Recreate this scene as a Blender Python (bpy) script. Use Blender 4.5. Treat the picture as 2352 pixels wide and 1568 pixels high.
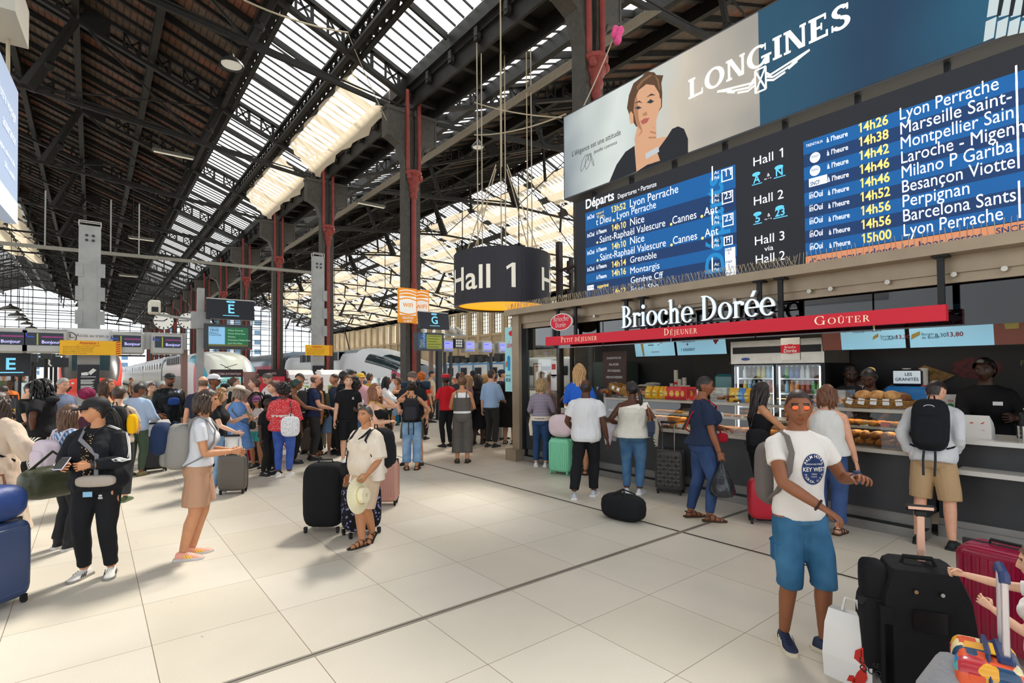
import bpy, math, random
from mathutils import Vector as V3, Matrix, noise
import numpy as np
for _o in list(bpy.data.objects): bpy.data.objects.remove(_o)
S=bpy.context.scene; C=S.collection
R=math.radians; rnd=random.Random(7)
# ---- camera: level hall axes measured from the two vanishing points (hall runs along +Y) ----
EYE=V3((0,0,1.9)); FP=1212.; PU,PV=1176.,825.
def _n(v): v=np.array(v,float); return v/np.linalg.norm(v)
_Y=_n([212-PU,-(860-PV),-FP]); _X=_n([2700-PU,-(842-PV),-FP]); _Z=_n(np.cross(_X,_Y))
_s=_n(_X+_Y); _d=_n(np.cross(_Z,_s)); _X=_n(_s-_d); _Y=_n(_s+_d)
MC=np.array([_X,_Y,_Z])
cd=bpy.data.cameras.new('camera'); cam=bpy.data.objects.new('camera',cd); C.objects.link(cam); S.camera=cam
cd.sensor_width=36; cd.lens=FP/2352*36; cd.shift_y=41/2352; cd.clip_end=600; cd.clip_start=.05
cam.matrix_world=Matrix.Translation(EYE)@Matrix(MC.tolist()).to_4x4()
def ray(u,v): return MC@np.array([u-PU,-(v-PV),-FP])
def G(u,v,z=0.):
    r=ray(u,v); t=(z-1.9)/r[2]; return V3((t*r[0],t*r[1],z))
def PX(u,v,x): r=ray(u,v); return EYE+V3(r*x/r[0])
def PY(u,v,y): r=ray(u,v); return EYE+V3(r*y/r[1])
def proj(p):
    c=MC.T@(np.array(p,float)-np.array(EYE)); return PU-FP*c[0]/c[2],PV+FP*c[1]/c[2]
def hgt(p,v):
    lo,hi=-3,40
    for _ in range(50):
        m=(lo+hi)/2
        if proj((p[0],p[1],m))[1]>v: lo=m
        else: hi=m
    return lo
# ---- daylight ----
W=bpy.data.worlds.new('sky'); S.world=W; W.use_nodes=True
nt=W.node_tree; bg=nt.nodes['Background']
bg.inputs[0].default_value=(.90,.95,1,1); bg.inputs[1].default_value=1.2
sl=bpy.data.lights.new('sun','SUN'); sl.energy=12; sl.angle=R(11); sl.color=(1,.945,.85)
so=bpy.data.objects.new('sun',sl); C.objects.link(so)
so.rotation_euler=V3((-.50,-.36,-.79)).to_track_quat('-Z','Y').to_euler()
S.view_settings.view_transform='Standard'; S.view_settings.look='None'; S.view_settings.gamma=1
S.view_settings.use_curve_mapping=False; S.view_settings.exposure=0.62
cy=S.cycles; cy.use_denoising=True; cy.use_adaptive_sampling=True; cy.adaptive_threshold=.03
cy.max_bounces=6; cy.diffuse_bounces=3; cy.glossy_bounces=2; cy.transmission_bounces=2; cy.transparent_max_bounces=10
cy.caustics_reflective=False; cy.caustics_refractive=False; cy.sample_clamp_indirect=6
# ---- mesh helpers ----
class MB:
    """collects shapes into one mesh; every face carries a material slot number"""
    def __init__(s): s.v=[]; s.f=[]; s.m=[]; s.mi=0; s.T=None
    def add(s,vs,fs,mi=None):
        o=len(s.v); mi=s.mi if mi is None else mi
        if s.T is not None: vs=[s.T@V3(p) for p in vs]
        s.v.extend(tuple(p) for p in vs)
        for f in fs: s.f.append(tuple(i+o for i in f)); s.m.append(mi)
        return s
    def box(s,x0,x1,y0,y1,z0,z1,mi=None):
        return s.add([(x,y,z) for x in (x0,x1) for y in (y0,y1) for z in (z0,z1)],
          [(0,1,3,2),(4,6,7,5),(0,4,5,1),(2,3,7,6),(0,2,6,4),(1,5,7,3)],mi)
    def bbox(s,x0,x1,y0,y1,z0,z1,b=.02,mi=None):
        """box with chamfered edges"""
        b=min(b,(x1-x0)/2.1,(y1-y0)/2.1,(z1-z0)/2.1)
        P=[]; 
        rings=[(z0,b),(z0+b,0),(z1-b,0),(z1,b)]
        for z,i in rings:
            P.append([(x0+b+i*.0+i*0.4,y0+i,z),(x1-b-i*.4,y0+i,z),(x1-i,y0+b+i*.4,z),(x1-i,y1-b-i*.4,z),(x1-b-i*.4,y1-i,z),(x0+b+i*.4,y1-i,z),(x0+i,y1-b-i*.4,z),(x0+i,y0+b+i*.4,z)])
        return s.loft(P,mi=mi)
    def beam(s,a,b,w=.1,h=None,up=(0,0,1),mi=None):
        a,b=V3(a),V3(b); h=h or w; d=(b-a)
        if d.length<1e-6: return s
        d.normalize(); u=V3(up)
        if abs(d.dot(u))>.98: u=V3((1,0,0))
        x=d.cross(u).normalized(); z=x.cross(d)
        vs=[p+x*i*w/2+z*j*h/2 for p in (a,b) for i,j in ((-1,-1),(1,-1),(1,1),(-1,1))]
        return s.add(vs,[(3,2,1,0),(4,5,6,7),(0,1,5,4),(1,2,6,5),(2,3,7,6),(3,0,4,7)],mi)
    def cyl(s,a,b,r,r2=None,n=12,mi=None,cap=True):
        a,b=V3(a),V3(b); r2=r if r2 is None else r2
        d=(b-a).normalized(); u=V3((0,0,1)) if abs(d.z)<.9 else V3((1,0,0))
        x=d.cross(u).normalized(); y=d.cross(x)
        c=[(math.cos(2*math.pi*i/n),math.sin(2*math.pi*i/n)) for i in range(n)]
        vs=[a+(x*p+y*q)*r for p,q in c]+[b+(x*p+y*q)*r2 for p,q in c]
        fs=[(i,(i+1)%n,n+(i+1)%n,n+i) for i in range(n)]
        if cap: fs+=[tuple(range(n-1,-1,-1)),tuple(range(n,2*n))]
        return s.add(vs,fs,mi)
    def loft(s,rings,cap=True,closed=True,mi=None):
        n=len(rings[0]); vs=[p for r in rings for p in r]; fs=[]
        for k in range(len(rings)-1):
            for i in range(n if closed else n-1):
                j=(i+1)%n; fs.append((k*n+i,k*n+j,(k+1)*n+j,(k+1)*n+i))
        if cap: fs+=[tuple(range(n-1,-1,-1)),tuple(range((len(rings)-1)*n,len(rings)*n))]
        return s.add(vs,fs,mi)
    def tube(s,pts,r,n=8,mi=None,cap=True,flat=1.0,up=(0,0,1)):
        """round bar along a path; r a number or a list; flat squeezes it along the up side"""
        pts=[V3(p) for p in pts]; rs=r if isinstance(r,(list,tuple)) else [r]*len(pts); rings=[]; px=None
        for i,p in enumerate(pts):
            d=(pts[min(i+1,len(pts)-1)]-pts[max(i-1,0)])
            d=d.normalized() if d.length>1e-9 else V3((0,0,1))
            u=V3(up)
            if px is None:
                if abs(d.dot(u))>.95: u=V3((0,1,0))
                x=d.cross(u).normalized()
            else:
                x=px-d*px.dot(d); x=x.normalized() if x.length>1e-6 else d.orthogonal().normalized()
            px=x; y=x.cross(d)
            rings.append([p+(x*math.cos(2*math.pi*k/n)+y*flat*math.sin(2*math.pi*k/n))*rs[i] for k in range(n)])
        return s.loft(rings,cap,mi=mi)
    def lathe(s,prof,c=(0,0,0),n=20,mi=None,cap=True,sx=1,sy=1):
        return s.loft([[(c[0]+r*sx*math.cos(2*math.pi*k/n),c[1]+r*sy*math.sin(2*math.pi*k/n),c[2]+z) for k in range(n)] for r,z in prof],cap,mi=mi)
    def ball(s,c,r,sx=1,sy=1,sz=1,n=12,m=8,mi=None):
        return s.lathe([(max(r*math.sin(math.pi*i/m),r*.02),-r*sz*math.cos(math.pi*i/m)) for i in range(m+1)],c,n,mi,True,sx,sy)
    def prism(s,poly,a,b,mi=None):
        """polygon [(x,y)] extruded from z=a to z=b (map through s.T for other planes)"""
        n=len(poly)
        return s.add([(x,y,a) for x,y in poly]+[(x,y,b) for x,y in poly],
          [tuple(range(n-1,-1,-1)),tuple(range(n,2*n))]+[(i,(i+1)%n,n+(i+1)%n,n+i) for i in range(n)],mi)
    def flat(s,poly,z=0,mi=None):
        return s.add([(x,y,z) for x,y in poly],[tuple(range(len(poly)))],mi)
    def rect(s,x0,x1,y0,y1,z=0,mi=None): return s.flat([(x0,y0),(x1,y0),(x1,y1),(x0,y1)],z,mi)
    def disc(s,x,y,rx,ry=None,z=0,n=28,mi=None,a0=0,a1=360):
        ry=ry or rx; k=n if a1-a0>=360 else n+1
        return s.flat([(x+rx*math.cos(R(a0+(a1-a0)*i/n)),y+ry*math.sin(R(a0+(a1-a0)*i/n))) for i in range(k)],z,mi)
    def text(s,t,x,y,size,mi=None,z=0,align='L',bold=0,sx=1,d=0):
        """lettering, baseline at x,y"""
        vs,fs,w=glyphs(t,bold); ox={'L':0,'C':-w/2,'R':-w}[align]
        P=[(x+(p[0]+ox)*size*sx,y+p[1]*size,z) for p in vs]
        if d:
            n=len(P); e={}
            for f in fs:
                for i in range(len(f)):
                    a,b=f[i],f[(i+1)%len(f)]; e[(a,b)]=1
            side=[(a,b,b+n,a+n) for a,b in e if (b,a) not in e]
            return s.add(P+[(q[0],q[1],z+d) for q in P],[tuple(i+n for i in f) for f in fs]+side,mi)
        return s.add(P,fs,mi)
    def build(s,name,mats,parent=None,smooth=None,**kw):
        me=bpy.data.meshes.new(name); me.from_pydata(s.v,[],s.f)
        mats=mats if isinstance(mats,(list,tuple)) else [mats]
        for m in mats: me.materials.append(m)
        if len(mats)>1: me.polygons.foreach_set('material_index',s.m)
        if smooth is not None:
            me.polygons.foreach_set('use_smooth',[True]*len(me.polygons))
            if smooth: me.set_sharp_from_angle(angle=R(smooth))
        me.update(); o=bpy.data.objects.new(name,me); C.objects.link(o)
        if parent: o.parent=parent
        return tag(o,**kw)
_gl={}; _ch={}
_TS=bpy.data.scenes.new('workbench')
def evalmesh(o):
    """evaluated mesh of a lone object, worked out apart from the main scene"""
    _TS.collection.objects.link(o); vl=_TS.view_layers[0]; vl.update()
    with bpy.context.temp_override(scene=_TS,view_layer=vl): dg=bpy.context.evaluated_depsgraph_get()
    me=bpy.data.meshes.new_from_object(o.evaluated_get(dg)); _TS.collection.objects.unlink(o); return me
def _raw(t,bold):
    cu=bpy.data.curves.new('t','FONT'); cu.body=t; cu.size=1; cu.resolution_u=3; cu.offset=bold
    o=bpy.data.objects.new('t',cu); me=evalmesh(o)
    vs=[tuple(v.co) for v in me.vertices]; fs=[tuple(p.vertices) for p in me.polygons]
    bpy.data.objects.remove(o); bpy.data.curves.remove(cu); bpy.data.meshes.remove(me)
    return vs,fs
def glyphs(t,bold=0):
    k=(t,bold)
    if k not in _gl:
        V,F,x=[],[],0.
        for c in t:
            if (c,bold) not in _ch:
                if c=='1':
                    s=.045+bold; _ch[c,bold]=([(.30-s,0),(.30+s,0),(.30+s,.72),(.30-s*.6,.72),(.10,.60),(.13-bold,.52-bold),(.30-s,.61)],[(0,1,2,3,6),(3,4,5,6)],.5)
                else:
                    w=lambda q:max([p[0] for p in _raw(q,0)[0]])
                    v,f=_raw(c,bold) if c!=' ' else ([],[])
                    _ch[c,bold]=(v,f,w('|'+c+'|')-w('||'))
            v,f,a=_ch[c,bold]; n=len(V)
            V+=[(p[0]+x,p[1],0) if len(p)<3 else (p[0]+x,p[1],0) for p in v]; F+=[tuple(i+n for i in q) for q in f]; x+=a
        _gl[k]=(V,F,max([p[0] for p in V],default=0))
    return _gl[k]
def tag(o,label=None,cat=None,group=None,kind=None,**k):
    for a,b in (('label',label),('category',cat),('group',group),('kind',kind)):
        if b: o[a]=b
    return o
def thing(name,label,cat,loc=(0,0,0),rz=0,group=None):
    o=bpy.data.objects.new(name,None); C.objects.link(o); o.empty_display_size=.1
    o.location=loc; o.rotation_euler=(0,0,rz); return tag(o,label,cat,group)
def frame(name,label,cat,org,right,up=(0,0,1),group=None):
    """a thing whose local x/y/z are right/up/towards the viewer (for signs and screens)"""
    o=thing(name,label,cat,group=group); x=V3(right).normalized(); z=x.cross(V3(up)).normalized(); y=z.cross(x)
    m=Matrix((x,y,z)).transposed().to_4x4(); m.translation=V3(org); o.matrix_world=m; return o
def dup(o,loc=None,label=None,group=None,rz=None,scale=None,par=None):
    c=o.copy(); C.objects.link(c)
    if par is not None: c.parent=par
    else:
        if loc is not None: c.location=loc
        if rz is not None: c.rotation_euler=(0,0,rz)
        if scale: c.scale=scale
        if label: c['label']=label
        if group: c['group']=group
    for h in list(o.children): dup(h,par=c)
    return c
# ---- materials ----
_mt={}
def srgb(h):
    if isinstance(h,str):
        h=h.lstrip('#'); h=''.join(q*2 for q in h) if len(h)==3 else h; c=[int(h[i:i+2],16)/255 for i in (0,2,4)]
        return tuple(x/12.92 if x<.04045 else ((x+.055)/1.055)**2.4 for x in c)
    return tuple(h)
def mat(col,rough=.6,metal=0,name=None,emit=0,noise=0,ns=30,bump=0,bs=60,col2=None,spec=.4,alpha=None):
    k=(col,rough,metal,emit,noise,ns,bump,bs,col2,spec,alpha)
    if k in _mt: return _mt[k]
    m=bpy.data.materials.new(name or 'paint'); m.use_nodes=True; t=m.node_tree; b=t.nodes['Principled BSDF']
    c=srgb(col); b.inputs['Base Color'].default_value=(*c,1); b.inputs['Roughness'].default_value=rough; b.inputs['Metallic'].default_value=metal
    b.inputs['Specular IOR Level'].default_value=spec
    if emit: b.inputs['Emission Color'].default_value=(*c,1); b.inputs['Emission Strength'].default_value=emit*.55
    if noise or col2 or bump:
        tc=t.nodes.new('ShaderNodeTexCoord')
    if noise or col2:
        nz=t.nodes.new('ShaderNodeTexNoise'); nz.inputs['Scale'].default_value=ns; nz.inputs['Detail'].default_value=4; t.links.new(tc.outputs['Object'],nz.inputs['Vector'])
        mx=t.nodes.new('ShaderNodeMix'); mx.data_type='RGBA'; c2=srgb(col2) if col2 else tuple(x*(1-noise) for x in c)
        rp=t.nodes.new('ShaderNodeMapRange'); rp.inputs[1].default_value=.35; rp.inputs[2].default_value=.65; t.links.new(nz.outputs[0],rp.inputs[0])
        t.links.new(rp.outputs[0],mx.inputs[0]); mx.inputs[6].default_value=(*c,1); mx.inputs[7].default_value=(*c2,1); t.links.new(mx.outputs[2],b.inputs['Base Color'])
    if bump:
        n2=t.nodes.new('ShaderNodeTexNoise'); n2.inputs['Scale'].default_value=bs; n2.inputs['Detail'].default_value=3; t.links.new(tc.outputs['Object'],n2.inputs['Vector'])
        bu=t.nodes.new('ShaderNodeBump'); bu.inputs['Strength'].default_value=bump; bu.inputs['Distance'].default_value=.02; t.links.new(n2.outputs[0],bu.inputs['Height']); t.links.new(bu.outputs[0],b.inputs['Normal'])
    _mt[k]=m; return m
def nodes(name):
    m=bpy.data.materials.new(name); m.use_nodes=True; t=m.node_tree; return m,t,t.nodes['Principled BSDF']
def N(t,kind,**kw):
    n=t.nodes.new('ShaderNode'+kind)
    for k,v in kw.items():
        if k.startswith('i'): n.inputs[int(k[1:])].default_value=v
        else: setattr(n,k,v)
    return n
def glassmat(name,tint=(1,1,1),alpha=.9,gloss=.06):
    m=bpy.data.materials.new(name); m.use_nodes=True; t=m.node_tree; t.nodes.clear()
    o=N(t,'OutputMaterial'); tr=N(t,'BsdfTransparent'); tr.inputs[0].default_value=(*tint,1); gl=N(t,'BsdfGlossy'); gl.inputs['Roughness'].default_value=gloss
    lw=N(t,'LayerWeight'); lw.inputs[0].default_value=.25; mp=N(t,'MapRange'); mp.inputs[3].default_value=1-alpha; mp.inputs[4].default_value=.75
    mx=N(t,'MixShader'); L=t.links.new; L(lw.outputs['Facing'],mp.inputs[0]); L(mp.outputs[0],mx.inputs[0]); L(tr.outputs[0],mx.inputs[1]); L(gl.outputs[0],mx.inputs[2]); L(mx.outputs[0],o.inputs[0])
    return m
def veil(name,col,tr=.5,transp=.2):
    """thin cloth or frosted glass: part clear, part glowing through"""
    m=bpy.data.materials.new(name); m.use_nodes=True; t=m.node_tree; t.nodes.clear(); L=t.links.new; c=(*srgb(col),1)
    o=N(t,'OutputMaterial'); a=N(t,'BsdfTranslucent'); a.inputs[0].default_value=c; d=N(t,'BsdfDiffuse'); d.inputs[0].default_value=c
    x=N(t,'MixShader'); x.inputs[0].default_value=tr; L(d.outputs[0],x.inputs[1]); L(a.outputs[0],x.inputs[2])
    q=N(t,'BsdfTransparent'); y=N(t,'MixShader'); y.inputs[0].default_value=1-transp; L(q.outputs[0],y.inputs[1]); L(x.outputs[0],y.inputs[2]); L(y.outputs[0],o.inputs[0])
    return m
# ---- setting: floor ----
def floormat():
    m,t,b=nodes('stone_paving'); L=t.links.new
    tc=N(t,'TexCoord'); mp=N(t,'Mapping'); mp.inputs[1].default_value=(-1.185+84.2,-3.665+84.2,0); L(tc.outputs['Object'],mp.inputs[0])
    br=N(t,'TexBrick'); br.offset=0; br.inputs['Scale'].default_value=1; br.inputs['Brick Width'].default_value=.842; br.inputs['Row Height'].default_value=.842
    br.inputs['Mortar Size'].default_value=.0035; br.inputs['Mortar Smooth'].default_value=.6; br.inputs['Bias'].default_value=0
    br.inputs[1].default_value=(*srgb('#d3cbbd'),1); br.inputs[2].default_value=(*srgb('#ccc3b2'),1); br.inputs[3].default_value=(*srgb('#7b6a55'),1)
    L(mp.outputs[0],br.inputs[0])
    n1=N(t,'TexNoise'); n1.inputs['Scale'].default_value=.8; n1.inputs['Detail'].default_value=6; L(tc.outputs['Object'],n1.inputs['Vector'])
    n2=N(t,'TexNoise'); n2.inputs['Scale'].default_value=160; n2.inputs['Detail'].default_value=2; L(tc.outputs['Object'],n2.inputs['Vector'])
    r1=N(t,'MapRange'); r1.inputs[1].default_value=.3; r1.inputs[2].default_value=.7; r1.inputs[3].default_value=.9; r1.inputs[4].default_value=1.04; L(n1.outputs[0],r1.inputs[0])
    r2=N(t,'MapRange'); r2.inputs[1].default_value=.35; r2.inputs[2].default_value=.65; r2.inputs[3].default_value=.93; r2.inputs[4].default_value=1.05; L(n2.outputs[0],r2.inputs[0])
    mu=N(t,'Math',operation='MULTIPLY'); L(r1.outputs[0],mu.inputs[0]); L(r2.outputs[0],mu.inputs[1])
    # small dark specks and worn marks
    v=N(t,'TexVoronoi'); v.inputs['Scale'].default_value=2.1; L(tc.outputs['Object'],v.inputs['Vector'])
    r3=N(t,'MapRange'); r3.inputs[1].default_value=.012; r3.inputs[2].default_value=.03; r3.inputs[3].default_value=.55; r3.inputs[4].default_value=1; L(v.outputs[0],r3.inputs[0])
    m2=N(t,'Math',operation='MULTIPLY'); L(mu.outputs[0],m2.inputs[0]); L(r3.outputs[0],m2.inputs[1])
    mx=N(t,'Mix',data_type='RGBA',blend_type='MULTIPLY'); mx.inputs[0].default_value=1; L(br.outputs[0],mx.inputs[6]); L(m2.outputs[0],mx.inputs[7]); L(mx.outputs[2],b.inputs['Base Color'])
    b.inputs['Roughness'].default_value=.42; b.inputs['Specular IOR Level'].default_value=.35
    return m
f=MB(); f.box(-40,60,-20,170,-.3,0); f.build('floor',floormat(),kind='structure')
IRON=mat('#24221f',.6,0,'dark_iron',noise=.35,ns=3,spec=.3); IRON2=mat('#4a463f',.55,0,'riveted_iron',noise=.3,ns=6)
RED=mat('#8c3a33',.5,0,'red_oxide_paint',noise=.25,ns=4); GRN=mat('#2c3a2a',.5,0,'dark_green_paint'); GREY=mat('#a3a4a2',.5,0,'grey_steel',noise=.12,ns=5)
BLK=mat('#0d0e10',.5,0,'black'); DGREY=mat('#2e3033',.5,0,'dark_grey'); WHT=mat('#e8e8e6',.5,0,'white'); STEEL=mat('#b9b3a8',.32,.85,'brushed_steel',noise=.12,ns=8); CHROME=mat('#cfd0d2',.18,1,'chrome')
f=MB(); f.box(5.425,5.455,-10,17,0,.003); f.build('trim_1',mat('#2b2723',.6),kind='structure')
f=MB(); f.box(-8,7.15,3.635,3.655,0,.004); f.box(-8,7.15,3.668,3.688,0,.004); f.box(-8,7.15,3.655,3.668,-.01,.001,1)
f.build('trim_2',[mat('#a39c90',.35,.6),mat('#4a443c')],kind='structure')
# ---- setting: roof ----
SL=.38; HS=20.7; ZE=13.05; N1,N2=-10.5,32.1; TY=[-.45+9.9*k for k in range(-1,16)]
def rz(d,off=0): return ZE+SL*d+off
def truss():
    b=MB()
    for sx in (-1,1):
        P=lambda d,off: (sx*(HS-d),0,rz(d,off))
        for off,w in ((0,.16),(.85,.16)):
            b.beam(P(0,off),P(HS,off),.24,w)
        n=36
        for i in range(n):
            a=HS*i/n; c=HS*(i+1)/n
            if i%2: b.beam(P(a,.05),P(c,.8),.05,.07); b.beam(P(a,.8),P(c,.05),.05,.07)
            b.beam(P(a,.05),P(a,.85),.05,.13 if i%2 else .09)
        for d0 in (0,5.05,10.2,15.6):  # solid gusset plates
            b.beam(P(max(d0-.4,0),.42),P(d0+.5,.42),.06,.8)
        node=(sx*(HS-12.4),0,13.75)
        b.beam((sx*HS,0,12.45),node,.13,.16); b.beam((sx*HS,0,12.7),node,.05,.05)
        b.beam(node,P(10.9,0),.22,.3); b.ball((sx*(HS-11.8),0,14.9),.26,n=8,m=4); b.tube([node,P(10.9,.1)],[.3,.12],6)
        b.beam(node,P(19.8,0),.06,.06); b.beam(node,P(5.4,0),.06,.06)
        b.beam((sx*(HS-6.1),0,13.1),P(5.3,0),.16,.2); b.ball((sx*(HS-5.8),0,13.8),.18,n=8,m=4)
        b.beam((sx*(HS-6.1),0,13.1),P(10.6,0),.06,.08)
        m2=(sx*(HS-15.2),0,16.2); b.beam(m2,P(15.0,0),.14,.18)
        b.tube([(sx*(HS-1.5),0,12.62),(sx*(HS-6),0,13.22),(sx*(HS-12),0,13.95)],.06,5)
    b.beam((-(HS-12.4),0,13.75),(HS-12.4,0,13.75),.12,.14)
    for s in (-1,1): b.beam((0,0,13.75),(0,0,rz(HS,0)),.07,.07)
    return b
tr0=truss().build('roof_truss',IRON,label='dark lattice roof truss of the hall, one of the row',cat='roof truss',group='lattice trusses over the near hall')
tr0.location=(N1,TY[0],0)
for y in TY[1:]: dup(tr0,(N1,y,0))
for y in TY: dup(tr0,(N2,y,0),label='dark lattice roof truss over the far side hall, one of the row',group='lattice trusses over the far hall')
Y0,Y1=-10.35,158
def wood():
    m,t,b=nodes('roof_boards'); L=t.links.new; tc=N(t,'TexCoord')
    br=N(t,'TexBrick'); br.offset=.37; br.inputs['Scale'].default_value=1; br.inputs['Brick Width'].default_value=1.9; br.inputs['Row Height'].default_value=1.1; br.inputs['Mortar Size'].default_value=0; br.inputs['Bias'].default_value=-.55
    br.inputs[1].default_value=(*srgb('#4f3f30'),1); br.inputs[2].default_value=(*srgb('#863a1c'),1); L(tc.outputs['Object'],br.inputs[0])
    w=N(t,'TexWave'); w.bands_direction='X'; w.inputs['Scale'].default_value=1.35; w.inputs['Distortion'].default_value=0; L(tc.outputs['Object'],w.inputs[0])
    r=N(t,'MapRange'); r.inputs[1].default_value=.02; r.inputs[2].default_value=.2; r.inputs[3].default_value=.3; r.inputs[4].default_value=1; L(w.outputs[1],r.inputs[0])
    n=N(t,'TexNoise'); n.inputs['Scale'].default_value=3; n.inputs['Detail'].default_value=6; L(tc.outputs['Object'],n.inputs['Vector'])
    r2=N(t,'MapRange'); r2.inputs[1].default_value=.3; r2.inputs[2].default_value=.7; r2.inputs[3].default_value=.55; r2.inputs[4].default_value=1.35; L(n.outputs[0],r2.inputs[0])
    mu=N(t,'Math',operation='MULTIPLY'); L(r.outputs[0],mu.inputs[0]); L(r2.outputs[0],mu.inputs[1])
    mx=N(t,'Mix',data_type='RGBA',blend_type='MULTIPLY'); mx.inputs[0].default_value=1; L(br.outputs[0],mx.inputs[6]); L(mu.outputs[0],mx.inputs[7]); L(mx.outputs[2],b.inputs['Base Color'])
    b.inputs['Roughness'].default_value=.8; return m
WOOD=wood(); PANE=veil('roof_glass','#f4f8fa',.6,.72)
def slope(nm,cx,sx,d0,d1,m,off=.95,th=.05):
    b=MB(); a,c=(cx+sx*(HS-d0),rz(d0,off)),(cx+sx*(HS-d1),rz(d1,off))
    b.add([(a[0],Y0,a[1]),(c[0],Y0,c[1]),(c[0],Y1,c[1]),(a[0],Y1,a[1]),(a[0],Y0,a[1]+th),(c[0],Y0,c[1]+th),(c[0],Y1,c[1]+th),(a[0],Y1,a[1]+th)],[(0,1,2,3),(7,6,5,4),(0,4,5,1),(1,5,6,2),(2,6,7,3),(3,7,4,0)])
    return b.build(nm,m,kind='structure')
def bars(nm,cx,sx,d0,d1,step,w,h,off=.9,sub=True):
    b=MB(); y=Y0
    while y<Y1-1:
        y+=step; b.beam((cx+sx*(HS-d0),y,rz(d0,off)),(cx+sx*(HS-d1),y,rz(d1,off)),w,h)
    if sub:
        for y in TY:
            for q in (3.3,6.6): b.beam((cx+sx*(HS-d0),y+q,rz(d0,.75)),(cx+sx*(HS-d1),y+q,rz(d1,.75)),.1,.2)
    return b.build(nm,IRON,kind='structure')
k=0
for cx,sx,zones in ((N1,1,((.3,5.05,'g'),(5.05,16,'w'),(16,20.5,'g'))),(N1,-1,((.3,5.05,'g'),(5.05,16,'w'),(16,20.5,'g'))),(N2,-1,((.6,5,'g'),(5,20.6,'w'))),(N2,1,((.3,20.4,'g'),))):
    for d0,d1,z in zones:
        k+=1
        if z=='g':
            slope('ceiling_skylight_%d'%k,cx,sx,d0,d1,PANE,.98,.02)
            bars('ceiling_glazing_bar_%d'%k,cx,sx,d0,d1,.55,.036,.08)
        else:
            slope('ceiling_boarding_%d'%k,cx,sx,d0,d1,WOOD)
            bars('ceiling_batten_%d'%k,cx,sx,d0,d1,1.1,.13,.2)
# purlins along the hall
def purlin(cx,sx,d,big=False):
    b=MB(); x=cx+sx*(HS-d); z=rz(d)
    if big:
        for dx in (-.22,.22):
            for zz in (.1,.75): b.box(x+dx-.09,x+dx+.09,Y0,Y1,z+zz-.06,z+zz+.06)
        y=Y0
        while y<Y1-1:
            b.beam((x,y,z+.1),(x,y+.55,z+.75),.3,.05); b.beam((x,y,z+.75),(x,y+.55,z+.1),.3,.05); y+=.55
    else: b.box(x-.13,x+.13,Y0,Y1,z+.25,z+.85)
    b.build('ceiling_purlin',IRON,kind='structure')
for cx,sx,ds in ((N1,1,(2.4,5.05,8.15,10.9,13.5,16,18.5,20.7)),(N1,-1,(5.05,10.9,16)),(N2,-1,(2.6,5,8.1,13.5,20.7)),(N2,1,(2.5,5,8,10.9,13.5,16,18.5))):
    for d in ds: purlin(cx,sx,d,d in (2.4,5.05) and cx==N1)
# gutter beam over the columns
for xg in (10.2,-31.2,52.8):
    b=MB(); b.box(xg-.1,xg+1.3,Y0,Y1,13.35,14.0); b.box(xg-.25,xg+.1,Y0,Y1,13.55,14.1); b.box(xg,xg+.1,Y0,Y1,12.75,13.35); b.box(xg+1.15,xg+1.25,Y0,Y1,12.75,13.35)
    y=Y0
    while y<Y1: b.box(xg-.22,xg+1.35,y-.1,y+.1,13.05,13.5); b.ball((xg-.1,y,13.2),.16,n=8,m=4); y+=1.65
    b.build('ceiling_gutter_beam',IRON,kind='structure')
# ---- iron columns ----
def column():
    t=thing('iron_column','dark riveted iron column with red rain pipes in the row down the hall','column',group='iron columns further down the hall')
    b=MB(); b.box(-.42,-.16,-.3,.3,.0,12.6); b.box(.16,.42,-.3,.3,0,12.6); b.box(-.2,.2,-.12,.12,0,12.6)
    for i in range(60):
        for x in (-.36,-.22,.22,.36): b.box(x-.02,x+.02,-.315,-.3,1.7+i*.18,1.74+i*.18)
    b.build('shaft',IRON2,t)
    b=MB()
    for s in (-1,1):
        o=[(.3,9.3),(.32,9.9),(.42,10.5),(.7,11.1),(1.3,11.35),(1.35,12.35),(.2,12.5),(.1,9.3)]
        for y in (-.28,.22): b.T=Matrix(((s,0,0,0),(0,0,1,y),(0,1,0,0),(0,0,0,1))); b.prism([(x,z) for x,z in o],0,.06); b.T=None
        pts=[(.3,9.3),(.32,9.9),(.42,10.5),(.7,11.1),(1.3,11.35)]
        for (x0,z0),(x1,z1) in zip(pts,pts[1:]): b.beam((s*x0,0,z0),(s*x1,0,z1),.62,.06,up=(0,1,0) if abs(x1-x0)<.01 else (0,0,1))
        b.box(min(s*.1,s*1.45),max(s*.1,s*1.45),-.32,.32,12.35,12.5); b.box(min(s*1.3,s*1.4),max(s*1.3,s*1.4),-.3,.3,11.3,12.4)
    b.build('bracket',IRON2,t)
    b=MB(); b.tube([(.02,-.34,1.5),(.02,-.34,9.2)],.13,10); b.cyl((.02,-.34,5.2),(.02,-.34,5.5),.16)
    b.lathe([(.14,8.9),(.2,9.0),(.17,9.15),(.26,9.3),(.22,9.45),(.34,9.6),(.3,9.8),(.42,9.9),(.42,10.0),(.12,10.1)],(.02,-.34,0),12)
    for s in (-1,1):
        b.tube([(.02+s*.1,-.34,9.8),(.02+s*.3,-.34,10.1),(.02+s*.32,-.36,10.4),(.02+s*.32,-.36,13.3)],.1,8); b.ball((.02+s*.3,-.5,9.75),.14,n=8,m=6)
    b.build('rain_pipe',RED,t)
    b=MB(); b.bbox(-.5,.5,-.5,.5,0,1.35,.06); b.bbox(-.56,.56,-.56,.56,1.2,1.4,.05); b.lathe([(.24,1.4),(.26,1.5),(.18,1.6),(.2,1.7),(.14,1.75)],(.02,-.34,0),12)
    b.build('pedestal',GRN,t); return t
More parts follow.
